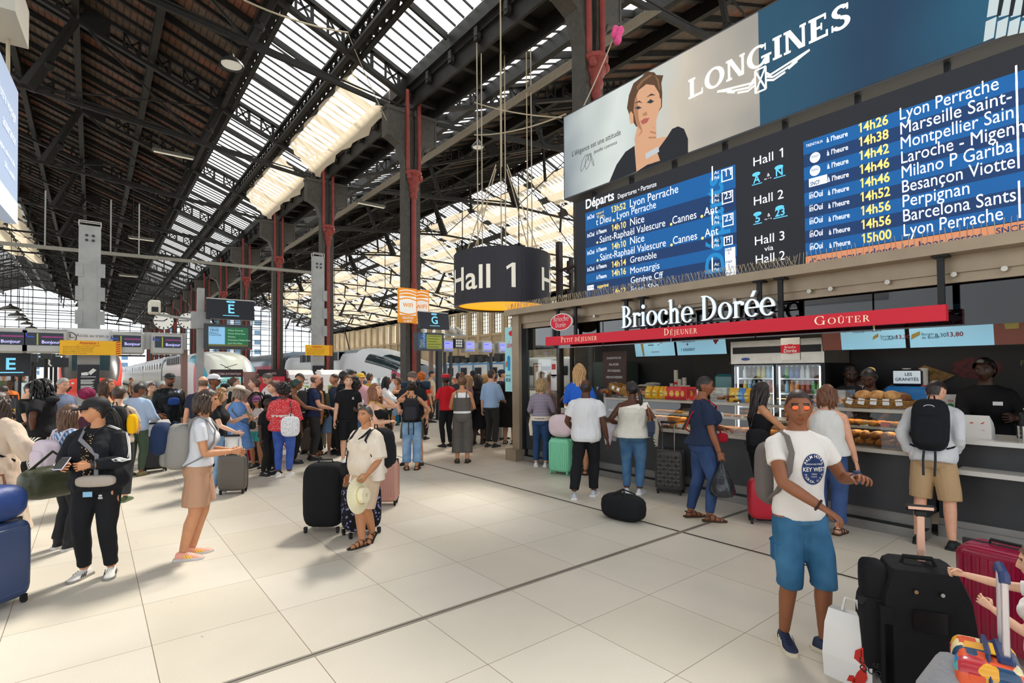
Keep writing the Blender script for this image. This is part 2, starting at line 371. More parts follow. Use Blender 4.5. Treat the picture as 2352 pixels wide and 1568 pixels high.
cl0=column(); cl0.location=(10.12,19.35,0); cl0.scale=(.8,.8,1); cl0['label']='iron column with red pipe carrying the orange WIFI sign'; del cl0['group']
for i,y in enumerate(TY):
    if i in (0,1,3): continue
    c=dup(cl0,(10.12,y,0),'dark riveted iron column with red rain pipes in the row down the hall','iron columns further down the hall')
    if i==2: c['label']='iron column rising behind the watch billboard, nearest of the row'; del c['group']
    if i==4: c['label']='iron column with red pipe beside the grey post with yellow notice'; del c['group']
    if i==5: c['label']='iron column with red pipe rising above the red ticket kiosk'; del c['group']
for i,y in enumerate(TY): 
    if i>5: dup(cl0,(-31.4,y,0),'dark iron column of the far left row','iron columns of the far left row')
# ---- shade sails ----
SAIL=veil('cream_shade_cloth','#cdbfa8',.5,.22)
def sail(x0,x1,z0,z1,y0,y1,sag,lab,grp,seed=0):
    b=MB(); nx,ny=14,12; q=random.Random(seed); ph=q.random()*6
    vs=[]
    for i in range(nx+1):
        for j in range(ny+1):
            s,t=i/nx,j/ny; e=.12*math.sin(j*2.1+ph)*(1 if i in (0,nx) else 0)
            vs.append((x0+(x1-x0)*s+e,y0+(y1-y0)*t+(.15*math.sin(i*1.9+ph) if j in (0,ny) else 0),z0+(z1-z0)*s-sag*4*s*(1-s)*(.6+.4*math.sin(t*3.1))-.12*math.sin(t*9+s*4+ph)*s))
    b.add(vs,[(i*(ny+1)+j,(i+1)*(ny+1)+j,(i+1)*(ny+1)+j+1,i*(ny+1)+j+1) for i in range(nx) for j in range(ny)])
    for c in (0,ny,nx*(ny+1),nx*(ny+1)+ny): b.beam(vs[c],V3(vs[c])+V3((0,0,1.5)),.03)
    return b.build('shade_sail',SAIL,smooth=0,label=lab,cat='shade sail',group=grp)
for k in (3,4):
    x=lambda d:N1+HS-d
    sail(x(2.3),x(.75),rz(2.3,-.1),12.6,TY[k]+.7,TY[k+1]-.7,.35,'cream shade sail under the bright skylight beside the column row','sails under the near skylight',k)
for k in range(2,12):
    for d0,d1 in ((16.2,18.2),(18.6,20.5)): sail(N1+HS-d0,N1+HS-d1,rz(d0,-.2),rz(d1,-.2),TY[k]+.4,TY[k+1]-.4,.5,'cream shade sail under the ridge skylight at the far left','sails under the left ridge',k)
for k in range(1,15):
    for i,(d0,d1) in enumerate(((1.6,5),(5.4,10.2),(10.9,15.4),(16,19.8))):
        if (k*3+i*5)%7==0: continue
        sail(N2+HS-d0,N2+HS-d1,rz(d0,-.4),rz(d1,-.3),TY[k]+.5,TY[k+1]-.6,.5,'cream shade sail hung under the glazed roof of the far hall','sails in the far hall',k*5+i)
# ---- far hall stone wall with its windows ----
STONE=mat('#b7a78c',.85,0,'stone',noise=.2,ns=.5)
b=MB()
for i in range(40):
    y=16+i*3.5
    b.box(52.8,53.6,y-.7,y+.7,0,13.4); b.box(52.5,52.8,y-.35,y+.35,0,12.6); b.box(52.8,53.3,y+.7,y+2.8,0,8.4); b.box(52.6,52.9,y-.7,y+2.8,8.0,8.4); b.box(52.8,53.6,y+.7,y+2.8,12.4,13.6)
b.build('wall_right',STONE,kind='structure')
PANE2=veil('wall_window_glass','#f0ead8',.6,.5)
for i in range(24):
    y=16+i*3.5+.7; b=MB(); b.box(53.1,53.13,y,y+2.1,8.4,12.4,0)
    for j in range(4): b.box(53.0,53.1,y+j*.7-.04,y+j*.7+.04,8.4,12.4,1)
    for j in range(7): b.box(53.0,53.1,y,y+2.1,8.4+j*.65-.03,8.4+j*.65+.03,1)
    b.build('window_%d'%(i+1),[PANE2,IRON],kind='structure')
# far end of the hall: glazed gable screen, pale buildings beyond
for cx in (N1,N2):
    b=MB(); 
    for i in range(-9,10):
        x=cx+i*2.2; b.box(x-.07,x+.07,157.8,158,6.5,rz(HS-abs(i)*2.2,.6))
    for z in (6.5,8,9.5,11,12.5,14,16,18): 
        w=HS if z<13.2 else max(HS-(z-13.05)/SL,1); b.box(cx-w,cx+w,157.8,158,z-.07,z+.07)
    b.box(cx-HS,cx+HS,157.6,158.1,6.2,6.6); b.build('window_gable_screen',IRON,kind='structure')
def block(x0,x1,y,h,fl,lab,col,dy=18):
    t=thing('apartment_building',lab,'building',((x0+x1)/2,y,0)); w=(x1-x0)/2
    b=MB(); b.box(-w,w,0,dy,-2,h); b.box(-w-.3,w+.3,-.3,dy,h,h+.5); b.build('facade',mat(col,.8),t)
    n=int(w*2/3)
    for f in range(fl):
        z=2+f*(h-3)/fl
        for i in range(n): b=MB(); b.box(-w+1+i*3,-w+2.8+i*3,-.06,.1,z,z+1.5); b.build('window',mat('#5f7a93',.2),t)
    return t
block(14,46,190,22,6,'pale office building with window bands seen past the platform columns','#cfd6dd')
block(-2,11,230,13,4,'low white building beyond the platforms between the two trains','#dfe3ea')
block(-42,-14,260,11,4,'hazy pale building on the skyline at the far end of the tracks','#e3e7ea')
# ---- trains ----
TW=mat('#e2e4e8',.4,0,'train_white',spec=.6); TG=mat('#8f979d',.25,.2,'train_grey',noise=.1,ns=1.5); TD=mat('#1a2028',.12,0,'train_window',spec=.7)
TR=mat('#e8493a',.3,0,'train_red',spec=.6); TB=mat('#27458f',.3,0,'train_blue'); TT=mat('#2fa3bd',.25,0,'train_teal'); TP=mat('#c64f6a',.3,0,'train_pink'); TS=mat('#c3c2bd',.3,0,'train_silver')
GLB=mat('#2a3b40',.06,0,'windscreen',spec=.8); LAMP=mat('#d9dcdc',.1,.2,'headlamp')
def sect(x,y,w,zb,zt,n=32,e=.55):
    o=[]; zc=(zb+zt)/2; hz=(zt-zb)/2
    for i in range(n):
        a=2*math.pi*i/n; c,s=math.cos(a),math.sin(a)
        o.append((x+w*math.copysign(abs(c)**e,c),y,zc+hz*math.copysign(abs(s)**e,s)))
    return o
def nose(b,rings,fn,n=32,e=.55):
    P=[sect(0,y,w,zb,zt,n,e) for y,w,zb,zt in rings]; vs=[p for r in P for p in r]; o=len(b.v)
    b.v.extend(vs)
    for k in range(len(P)-1):
        for i in range(n):
            j=(i+1)%n; b.f.append((o+k*n+i,o+k*n+j,o+(k+1)*n+j,o+(k+1)*n+i)); b.m.append(fn(k,i))
    b.f.append(tuple(range(o+n-1,o-1,-1))); b.m.append(fn(0,28))
def ringset(w,zt,zb,L,n=10,top0=.42,w0=.5,p=.55):
    return [(L*(i/n)**1.6,w*(w0+(1-w0)*(i/n)**p),zb+.25*(1-(i/n)**.5),zb+(zt-zb)*(top0+(1-top0)*(i/n)**(p*1.15))) for i in range(n+1)]
def cars(t,y0,n,L,w,zb,zt,fn,mats,wb=None,gap=.35):
    for k in range(n):
        b=MB(); a=y0+k*(L+gap); nose(b,[(a,w,zb,zt),(a+.02,w,zb,zt),(a+L,w,zb,zt)],fn); b.f.append(tuple(range(64,96))); b.m.append(fn(0,28))
        c=b.build('carriage',mats,t,smooth=50)
        if wb:
            for s in (-1,1):
                b=MB()
                z0,z1=wb
                for q in range(int(L/2.4)):
                    yy=a+.9+q*2.4; b.box(s*w-.012 if s>0 else -w-.02,s*w+.02 if s>0 else -w+.012,yy,yy+1.6,z0,z1)
                b.build('window',TD,c)
        if k<n-1:
            b=MB(); b.box(-w*.85,w*.85,a+L,a+L+gap,zb+.2,zt-.25); b.build('gangway',BLK,t)
        b=MB(); 
        for yy in (a+1.6,a+L-3): b.box(-1.1,1.1,yy,yy+2.4,-.9,zb+.15)
        b.build('bogie',BLK,c)
# red high speed train
t=thing('high_speed_train','red high speed train with sloping dark windscreen, nose facing the concourse','train',(-.05,36.6,0))
rg=[(0,.9,.3,1.1),(.15,1.12,.2,1.4),(.4,1.27,.15,1.72),(.8,1.37,.1,2.15),(1.3,1.42,.08,2.62),(2.0,1.46,.06,3.05),(3,1.47,.05,3.35),(4.5,1.47,.05,3.5),(6.2,1.47,.05,3.55)]
def fr(k,i):
    a=i*11.25+5.6
    if 2<=k<=5 and 62<a<118: return 5 if k>2 else 1
    if 2<=k<=5 and 30<a<150: return 1
    if k>=3 and (a<8 or 172<a<188 or a>352): return 2
    if k>=4 and (188<=a<205 or 335<a<=352): return 3
    return 0
b=MB(); nose(b,rg,fr); b.build('nose',[TR,mat('#4a4644',.3),WHT,TB,mat('#5b5450',.35,name='grey_panel'),GLB],t,smooth=40)
def patch(b,pts,off=.0): b.add(pts,[tuple(range(len(pts)))])
for s in (-1,1):
    b=MB(); b.T=Matrix.Translation((s*.86,.28,1.32))@Matrix.Rotation(R(-28*s),4,'Y')@Matrix.Rotation(R(s*38),4,'Z')@Matrix.Rotation(R(-28),4,'X')
    b.prism_=None; b.lathe([(.02,-.5),(.2,-.42),(.25,.0),(.2,.35),(.02,.42)],(0,0,0),14,sy=.35); o=b.build('headlamp',mat('#2b2a2a',.2),t,smooth=60)
    b.v=[]; b.f=[]; b.m=[]; b.lathe([(.02,-.1),(.14,-.05),(.18,.12),(.14,.28),(.02,.33)],(0,-.04,0),12,sy=.4); b.build('lens',LAMP,o,smooth=60)
b=MB(); b.beam((-.35,.9,2.25),(-.2,.2,1.6),.03,.03); b.beam((.1,.95,2.3),(-.2,.2,1.6),.03,.03); b.build('wiper',TS,t)
cars(t,6.2,4,24,1.47,.05,3.55,lambda k,i:0,[TS],(1.7,2.3))
# teal and white double deck train
t=thing('high_speed_train','white double deck train with teal shoulders and pink patch on its nose','train',(5.75,30.6,0))
rg=[(0,1.0,.3,1.2),(.2,1.2,.2,1.6),(.5,1.3,.15,1.95),(1.0,1.38,.1,2.4),(1.7,1.42,.1,2.8),(2.6,1.45,.1,3.05),(3.8,1.45,.1,3.18),(5.2,1.45,.1,3.2)]
def f2(k,i):
    a=i*11.25+5.6
    if 2<=k<=4 and 62<a<118: return 5
    if 1<=k<=6 and 50<a<130: return 4
    if k<=9 and (20<a<=56 or 124<=a<160): return 1
    if k<=4 and 160<=a<200 or k==0: return 2 if k>0 and a<215 else 0
    return 0
b=MB(); nose(b,rg,f2); b.build('nose',[TW,TT,TP,TD,TS,mat('#c9cdc2',.1,0,'bright_screen')],t,smooth=40)
b=MB(); b.beam((-.5,.55,2.4),(.1,.55,2.05),.03); b.beam((.3,.55,2.4),(-.3,.55,2.2),.03); b.build('wiper',BLK,t)
b=MB(); b.T=Matrix.Translation((-1.33,1.1,1.75)); b.lathe([(.02,-.42),(.2,-.32),(.26,0),(.18,.4),(.02,.5)],n=12,sx=.4); b.build('side_lamp',TP,t,smooth=60)
b=MB(); b.T=Matrix.Translation((-1.42,1.05,1.85)); b.lathe([(.01,-.18),(.1,-.1),(.12,.1),(.01,.2)],n=10,sx=.4); b.build('lamp_window',TD,t,smooth=60)
b=MB(); nose(b,[(5.2,1.45,.1,3.2),(5.21,1.45,.1,3.2),(19,1.45,.1,3.25)],lambda k,i:0)
b.build('power_car',[TW],t,smooth=40)
b=MB(); b.box(-1.5,-1.43,6,18.4,1.0,1.75); b.build('side_panel',mat('#35383d',.2),t)
b=MB(); b.box(-1.46,-1.2,8,16,2.55,3.0)
for q in range(8): b.box(-1.5,-1.2,8+q,8.12+q,2.55,3.0,1)
b.build('vent',[BLK,TG],t)
b=MB(); b.box(-1.3,1.3,19,19.7,.3,3.0); b.build('gangway',mat('#20585f',.4),t)
cars(t,19.7,5,18.5,1.47,.1,3.4,lambda k,i:0 if 2<i<14 else 1,[TW,mat('#d3d6dc',.25,name='pale_band')],(2.3,2.8))
# white and grey double deck train behind the column
t=thing('high_speed_train','long white and grey train with dark roof vents, nose behind the wifi column','train',(12.4,21.2,0))
rg=ringset(1.45,3.25,.1,6.4,14,.36,.6,.6)
def f3(k,i):
    a=i*11.25+5.6
    if 5<=k<=9 and 50<a<130: return 2
    if 6<=k<=11 and (128<a<152 or 28<a<52): return 2
    if 4<=k<=6 and 152<a<176: return 3
    if k<6 and 30<a<150: return 1
    return 0 if a<180 or a>340 else 0
b=MB(); nose(b,rg,f3); b.build('nose',[TW,TG,GLB,TP],t,smooth=40)
b=MB(); nose(b,[(6.4,1.45,.1,3.25),(6.41,1.45,.1,3.25),(19.2,1.45,.1,3.25)],lambda k,i:1 if 4<=i<12 else 0); b.build('power_car',[TW,TG],t,smooth=40)
b=MB(); b.box(-1.5,-1.43,7.4,18.6,.35,1.5); b.build('side_panel',mat('#26313c',.2),t)
b=MB(); b.box(-1.42,-1.05,8.4,15.6,2.62,3.08)
for q in range(8): b.box(-1.46,-1.05,8.4+q*.95,8.52+q*.95,2.62,3.08,1)
b.build('vent',[BLK,TG],t)
b=MB(); b.box(-1.48,-1.43,6.6,7.2,.5,2.1); b.build('cab_door',TG,t)
b=MB(); b.beam((-.2,10,3.3),(.1,11.5,4.6),.06); b.beam((.1,11.5,4.6),(.1,10.2,5.4),.05); b.box(-.8,.8,10,10.15,5.4,5.46); b.build('pantograph',BLK,t)
b=MB(); b.box(-1.3,1.3,19.2,19.9,.3,3.0); b.build('gangway',BLK,t)
cars(t,19.9,4,18.5,1.47,.1,3.5,lambda k,i:0 if 3<i<13 else (2 if i in(15,16) else 1),[TG,mat('#7e8d99',.2,.2,'blue_grey'),TP],(.9,1.5))
# suburban train far right, pale train behind it
t=thing('commuter_train','blue and white suburban train with roof equipment seen past the gates','train',(37.4,44,0))
b=MB(); nose(b,[(0,1.4,.1,3.1),(.02,1.4,.1,3.1),(16,1.4,.1,3.1)],lambda k,i:0); b.build('carriage',[TW],t,smooth=40)
for q in range(5):
    b=MB(); b.box(-1.47,-1.4,.9+q*3.1,2.2+q*3.1,1.35,2.4); b.build('window',TD,t)
    b=MB(); b.box(-1.46,-1.4,2.5+q*3.1,2.75+q*3.1,.3,2.9); b.build('door_panel',mat('#4f8fc4',.3),t)
b=MB(); b.box(-1.45,-1.38,0,16,2.75,2.95); b.build('roof_stripe',mat('#4f8fc4',.3),t)
b=MB()
for q in range(9): b.box(-1,1,.6+q*1.7,1.7+q*1.7,3.1,3.5+.25*(q%3))
b.build('roof_equipment',DGREY,t)
t=thing('commuter_train','pale rounded train with wide windows seen through the kiosk glass','train',(37.4,30,0))
b=MB(); nose(b,[(0,.9,.3,2.8),(1.5,1.3,.1,3.3),(13.4,1.4,.1,3.4)],lambda k,i:0); b.build('carriage',[TW],t,smooth=40)
for q in range(5):
    b=MB(); b.box(-1.47,-1.4,2.2+q*2.2,3.8+q*2.2,1.5,2.4); b.build('window',TD,t)
# far pale train at the left
t=thing('high_speed_train','pale silver train standing far down the tracks at the left','train',(-9.5,60,0))
b=MB(); nose(b,ringset(1.45,3.4,.1,5,8,.4,.6,.6),lambda k,i:0); b.build('nose',[TW],t,smooth=40); cars(t,5,3,22,1.45,.1,3.4,lambda k,i:0,[TW],(1.7,2.3))
# ---- access gates: portal posts and beam with screens ----
SILV=mat('#b4b3ae',.45,.3,'silver_panel',noise=.08,ns=4); INK=mat('#0b1322',.25,0,'screen_dark',emit=.6); LB=mat('#6fc3e6',.4,0,'sign_blue',emit=.9); YEL=mat('#f2b512',.5,0,'notice_yellow'); TXR=mat('#c2271c',.5,0,'red_ink'); TXK=mat('#3a2d14',.6,0,'dark_ink')
LV=mat('#b9b6ff',.4,0,'screen_lilac',emit=1); NAVY=mat('#141a2e',.3,0,'screen_navy',emit=.5)
GY=18.5
def tallpost(x,y,w,z,lab):
    t=thing('concrete_post',lab,'post',(x,y,0))
    b=MB(); b.box(-w/2,w/2,-.12,.12,0,z); b.build('shaft',mat('#a9aaa8',.7,0,'raw_grey_post',noise=.18,ns=2.5),t)
    for zz in (4.75,4.1,3.45):
        for s in (-1,1):
            b=MB(); b.box(s*w/2-.06,s*w/2+.1,-.14,-.12,zz-.19,zz+.19); b.build('bracket_plate',GREY,t)
    for i in (-1,1):
        for j in (0,1):
            b=MB(); b.cyl((i*.07,-.13,z-.28-j*.13),(i*.07,-.15,z-.28-j*.13),.035,n=8); b.build('bolt',DGREY,t)
    b=MB()
    for s in (-1,1): b.beam((s*w/2,-.1,z),(s*w/2,-.1,z+.12),.02); b.beam((s*w/2,.1,z),(s*w/2,.1,z+.12),.02)
    b.beam((-w/2,-.1,z+.12),(w/2,-.1,z+.12),.02); b.beam((-w/2,.1,z+.12),(w/2,.1,z+.12),.02); b.build('wire_cage',TS,t)
    b=MB(); b.box(-.235,.235,-.17,-.12,1.4,2.17); o=b.build('validation_sign',mat('#14161b',.4),t,label='black ticket validation sign')
    b=MB(); b.T=Matrix.Translation((0,-.175,1.95))@Matrix.Rotation(R(90),4,'X')
    b.flat([(-.02,-.0),(.1,.12),(.17,.07),(.05,-.06)]); b.flat([(-.15,-.07),(-.02,-.07),(.03,-.02),(-.03,.02),(-.15,.0)]); b.rect(-.16,.16,-.12,-.105)
    for k in range(14):
        if k not in(5,10): b.rect(-.16,.14-(k*37%5)*.015,-.2-k*.026,-.187-k*.026)
    b.build('lettering',WHT,o)
    return t
def notice(x,y,z,w,lab):
    t=frame('warning_notice',lab,'notice',(x,y,z),(1,0,0))
    b=MB(); b.box(-w/2,w/2,-.19,.19,-.012,0); b.build('board',YEL,t); b=MB(); b.box(-.05,.05,-.05,.05,-.5 if w>1 else -.15,-.012); b.build('bracket',GREY,t)
    b=MB(); b.text('Attention !',-.05,.1,.09,align='C',z=.003,bold=.02)
    b.text('Pour votre sécurité, à vos bagages !',-.05,.055,.035,align='C',z=.003)
    for k in range(6): b.add([(w/2-.12,-.17+k*.06,.003),(w/2-.02,-.14+k*.06,.003),(w/2-.02,-.11+k*.06,.003),(w/2-.12,-.14+k*.06,.003)],[(0,1,2,3)])
    b.build('red_lettering',TXR,t)
    b=MB()
    for k,s in enumerate(('Ne laissez jamais vos bagages sans surveillance en gare','ou dans le train. Tout objet abandonné sera signalé','et pourra être détruit par les services compétents','Étiquetez vos bagages à votre nom avant le voyage','Merci de votre attention et bon voyage')): b.text(s,-w/2+.06,.015-k*.042,.03,z=.003)
    b.build('black_lettering',TXK,t); return t
p1=PY(207,520,GY); tallpost(p1.x,GY,.48,p1.z,'tall grey post of the access portal in front of the red train')
p2=PY(730,590,GY+1.2); tallpost(p2.x,GY+1.2,.40,p2.z,'tall grey post beside the red piped column with yellow notice')
q=PY(210,797,GY-.62); notice(q.x,GY-.62,q.z-.02,1.28,'yellow attention notice on the portal post before the red train')
q=PY(734,804,GY+.9); notice(q.x,GY+.95,q.z,.98,'yellow attention notice on the grey post before the white train')
# portal beam with four screens
zb=PY(205,780,GY).z
t=thing('portal_beam','silver beam of the access portal spanning the post with four greeting screens','gate beam',(0,GY-.2,0))
xs=[PY(u,780,GY).x for u in (-40,425)]
b=MB(); b.box(xs[0],xs[1],-.1,.1,zb-.24,zb+.24); b.build('beam',SILV,t)
b=MB(); q0,q1=PY(144,770,GY).x,PY(257,770,GY).x; b.box(q0,q1,-.2,-.1,zb-.3,zb+.28); o=b.build('access_panel',mat('#d9dadb',.5),t,label='white panel about train access')
b=MB(); b.T=Matrix.Translation((q0,-.205,zb))@Matrix.Rotation(R(90),4,'X'); w=q1-q0
b.text('Accès au train jusqu’à',w*.27,.05,.125,sx=.83); b.text('2 minutes avant le départ',w*.27,-.13,.125,sx=.83)
for i in range(24):
    a,c=R(i*15),R(i*15+15); b.flat([(w*.155+.14*math.cos(a),.03+.14*math.sin(a)),(w*.155+.14*math.cos(c),.03+.14*math.sin(c)),(w*.155+.115*math.cos(c),.03+.115*math.sin(c)),(w*.155+.115*math.cos(a),.03+.115*math.sin(a))])
b.rect(w*.155-.01,w*.155+.01,.03,.12); b.rect(w*.155,w*.155+.09,.02,.04); b.rect(w*.08,w*.23,-.18,-.165); b.build('lettering',mat('#5a5a58',.6),o)
b=MB(); b.box(q0,q1,-.2,-.1,zb-.33,zb-.3); b.build('red_edge',TXR,t)
for u in (12,104,291,384):
    p=PY(u,775,GY-.3); s=.47 if u<200 else .40
    b=MB(); b.bbox(p.x-s,p.x+s,-.32,-.1,zb-.4,zb+.22,.05); o=b.build('screen_housing',SILV,t)
    b=MB(); b.box(p.x-s*.78,p.x+s*.78,-.335,-.31,zb-.2,zb+.12); b.build('screen',INK,o)
    b=MB(); b.T=Matrix.Translation((p.x,-.34,zb))@Matrix.Rotation(R(90),4,'X'); b.text('Bonjour',-.06,-.15,.11,bold=.015); b.build('lettering',LV,o)
    b=MB(); b.T=Matrix.Translation((p.x,-.338,zb))@Matrix.Rotation(R(90),4,'X'); b.rect(-.06,s*.76,.0,.035,mi=0); b.rect(-.15,-.12,-.19,.1,mi=1); b.rect(-.36,-.2,0,.03,mi=2); b.rect(-.36,-.33,0,.1,mi=2)
    b.build('route_lines',[mat('#7e2a63',.4,emit=.7),mat('#8a8c2a',.4,emit=.7),mat('#2a3f9a',.4,emit=.7)],o)
pr=PY(421,800,GY); b=MB(); b.box(pr.x-.08,pr.x+.08,-.08,.08,0,zb-.24); b.build('leg',mat('#8a6a60',.5),t)
# platform signs
def voie(letter,uv,uv2,y,lab,screen):
    (u0,v0,u1,v1)=uv; a,c=PY(u0,v0,y),PY(u1,v1,y); w=c.x-a.x; h=a.z-c.z
    t=frame('platform_sign',lab,'sign',((a.x+c.x)/2,y,(a.z+c.z)/2),(1,0,.0))
    t.rotation_euler.rotate_axis('X',R(-8)) if hasattr(t.rotation_euler,'rotate_axis') else None
    b=MB(); b.box(-w/2,w/2,-h/2,h/2,-.12,0); b.build('panel',mat('#10141d',.35),t)
    b=MB(); b.rect(-w/2,w/2,h/2-.03,h/2,.003); b.build('edge',TS,t)
    b=MB(); b.text(letter,0,-.2*h,h*.62,align='C',z=.004,bold=.015); b.rect(-.17*w,.17*w,-.34*h,-.31*h,.004)
    b.flat([(.075*w*math.cos(R(i*15))*(1)+(.02*w if math.cos(R(i*15))>0 else -.02*w),.36*h+.055*h*math.sin(R(i*15))) for i in range(24)],.004); b.build('lettering',LB,t)
    b=MB(); b.text('Voie',0,.335*h,h*.09,align='C',z=.006,bold=.02); b.build('small_lettering',mat('#10141d',.35),t)
    (u0,v0,u1,v1)=uv2; a,c=PY(u0,v0,y),PY(u1,v1,y); w=c.x-a.x; h=a.z-c.z
    t2=frame('platform_screen',screen[0],'screen',((a.x+c.x)/2,y,(a.z+c.z)/2),(1,0,0))
    b=MB(); b.box(-w/2,w/2,-h/2,h/2,-.16,0); b.build('housing',mat('#3a3d42',.45),t2)
    W2,H2=w*.42,h*.38; 
    b=MB()
    if letter=='E':
        b.rect(-W2,-.08*w,-H2*.8,H2,.004,0); b.rect(-.08*w,W2,-H2*.8,H2,.004,1); b.rect(-W2,W2,-H2,-H2*.8,.004,2)
        b.build('screen',[mat('#7fb4d8',.3,emit=.6),mat('#11613a',.3,emit=.5),mat('#5c5a1e',.3,emit=.5)],t2)
        b=MB(); b.text('TRENITALIA',-W2+.02,H2*.86,.05,z=.006); b.text('13h22',-W2+.02,H2*.55,.1,z=.006,bold=.02); b.text('Milano',-W2+.02,H2*.25,.09,z=.006); b.text('Centrale',-W2+.02,H2*.05,.09,z=.006); b.build('time_lettering',mat('#233a52',.4),t2)
        b=MB()
        for k,s in enumerate(('Milano Centrale','Torino Porta Susa','Modane','Chambéry-Challes-Eaux','Lyon Part-Dieu')): b.text(s,-.02*w,H2*.62-k*.34*H2,.065,z=.006)
        b.build('stop_lettering',mat('#a8d4b0',.4,emit=.6),t2)
    else:
        b.rect(-W2,-.13*w,-H2,H2,.004,0); b.rect(-.13*w,W2,-H2,H2,.004,1); b.build('screen',[mat('#143a66',.3,emit=.5),mat('#7f8415',.3,emit=.5)],t2)
        b=MB(); b.T=Matrix.Translation((-.16*w,-H2,.006))@Matrix.Rotation(R(90),4,'Z'); b.text('circulation',.05,.03,.19); b.build('side_lettering',mat('#7fa9d8',.4,emit=.6),t2)
        b=MB(); b.T=Matrix.Translation((-.26*w,-H2,.006))@Matrix.Rotation(R(90),4,'Z'); b.text('Flash',.02,.02,.16); b.build('flash_lettering',mat('#8f8f2a',.4,emit=.6),t2)
        b=MB()
        for k in range(6): b.rect(-.1*w,W2*.9-(k%3)*.08,H2*.75-k*.1,H2*.75-k*.1+.025,.006)
        b.build('message_lines',mat('#4b5210',.4),t2)
    b=MB(); b.rect(w*.42,w*.48,-h*.48,-h*.44,.004); b.build('logo',TXR,t2)
    return t
voie('E',(474,682,584,736),(470,742,578,803),GY-.6,'black platform sign with blue letter E above the screen',('dark display screen listing Milano Centrale under the letter E',))
voie('G',(963,713,1031,757),(955,762,1020,806),GY-1.2,'black platform sign with blue letter G beside the wifi column',('dark tilted screen with yellow message under the letter G',))
q=PY(-14,795,GY+1.5); t=frame('platform_sign','black platform sign with blue E under the portal at the left edge','sign',(q.x,GY+1.5,2.2),(1,0,0))
b=MB(); b.box(-.75,.75,-.33,.33,-.1,0); b.build('panel',mat('#10141d',.35),t); b=MB(); b.text('E',.33,-.14,.45,z=.004,align='C',bold=.02); b.rect(.1,.6,-.24,-.21,.004); b.build('lettering',LB,t)
def mast(u,vt,y,r,lab,m,cat='pole'):
    p=PY(u,vt,y); t=thing('sign_pole',lab,cat,(p.x,y,0)); b=MB(); b.box(-r,r,-r,r,0,p.z); b.build('shaft',m,t); b=MB(); b.box(-r*1.8,r*1.8,-r*1.8,r*1.8,0,.04); b.build('base_plate',DGREY,t); return t,p
t,p=mast(461,662,GY-.3,.09,'grey pole with camera arm beside the letter E sign',GREY)
b=MB(); b.box(-.24,.24,-.14,.14,3.25,3.75); b.build('junction_box',GREY,t)
b=MB(); b.beam((-.1,0,3.5),(-1.1,0,3.62),.07,.07); b.build('arm',GREY,t)
b=MB(); b.bbox(-1.3,-1.02,-.28,.18,3.62,4.0,.04); o=b.build('camera',mat('#d8d3c2',.5),t); b=MB(); b.box(-1.24,-1.08,-.3,-.27,3.66,3.8); b.build('lens',BLK,o)
t,p=mast(1008,800,GY-.1,.1,'dark pole holding the gate screens near the platform G gates',DGREY)
t,p=mast(990,800,GY+1.5,.07,'brown square pole behind the letter G screen',mat('#8a6f66',.5))
# gate screens near platform G
t=thing('portal_beam','silver gate beam with violet screens behind the round hall sign','gate beam',(0,GY+.4,0)); zc=PY(1090,794,GY).z
b=MB(); b.box(PY(1020,790,GY).x,PY(1215,790,GY).x,-.08,.08,zc-.1,zc+.14); b.build('beam',SILV,t)
for u in (1033,1083,1123,1160):
    p=PY(u,795,GY); b=MB(); b.bbox(p.x-.27,p.x+.27,-.3,.05,zc-.28,zc+.25,.04); o=b.build('screen_housing',SILV,t)
    b=MB(); b.box(p.x-.2,p.x+.2,-.31,-.29,zc-.12,zc+.15); b.build('screen',mat('#8f8fe0',.3,emit=.8),o)
    b=MB(); b.box(p.x-.16,p.x+.05,-.318,-.31,zc+.06,zc+.09); b.box(p.x-.18,p.x+.18,-.318,-.31,zc-.22,zc-.19); b.build('screen_lines',mat('#3a4bd0',.3,emit=1),o)
p=PY(1056,787,GY); b=MB(); b.box(p.x-.22,p.x+.22,-.35,-.2,zc-.12,zc+.28); o=b.build('pictogram_box',mat('#16181c',.4),t); b=MB()
for i in range(3):
    for j in range(3): b.box(p.x-.16+i*.11,p.x-.08+i*.11,-.36,-.35,zc-.06+j*.11,zc+.02+j*.11)
b.build('pictogram',WHT,o)
for u in (1033,1047,1140):
    p=PY(u,800,GY); b=MB(); b.box(p.x-.05,p.x+.05,-.05,.05,0,zc-.1); b.build('leg',DGREY,t)
# glass ticket gates
GG=glassmat('gate_glass',(.86,.93,.92),.75)
def gate(x,y,lab):
    t=thing('ticket_gate',lab,'gate',(x,y,0),group='glass ticket gates in front of the trains')
    b=MB(); b.bbox(-.14,.14,-.7,.7,0,1.05,.04); b.build('cabinet',GREY,t); b=MB(); b.box(-.1,.1,-.72,-.5,1.05,1.32); b.build('reader',mat('#1c2330',.3),t); b=MB(); b.box(-.11,.11,-.75,-.45,1.0,1.06); b.build('yellow_top',YEL,t)
    b=MB(); b.box(.16,.8,-.02,.02,.15,1.7); b.build('glass_wing',GG,t)
    return t
g0=None
for x in (-3.2,-1.6,.9,2.9,4.3,8.2,12,13.4):
    y=GY+ (.2 if x<4 else .8)
    if g0 is None: g0=gate(x,y,'grey ticket gate with glass wing in the row before the trains')
    else: dup(g0,(x,y,0))
t=thing('glass_barrier','glass barrier with steel handrail along the white train','barrier',(0,GY+1.8,0))
b=MB(); b.box(7.4,9.6,-.01,.01,.1,1.2); b.build('glass',GG,t); b=MB(); b.box(7.4,9.6,-.04,.04,1.2,1.28)
for i in range(4): b.box(7.4+i*.7,7.45+i*.7,-.03,.03,0,1.2)
b.build('handrail',STEEL,t)
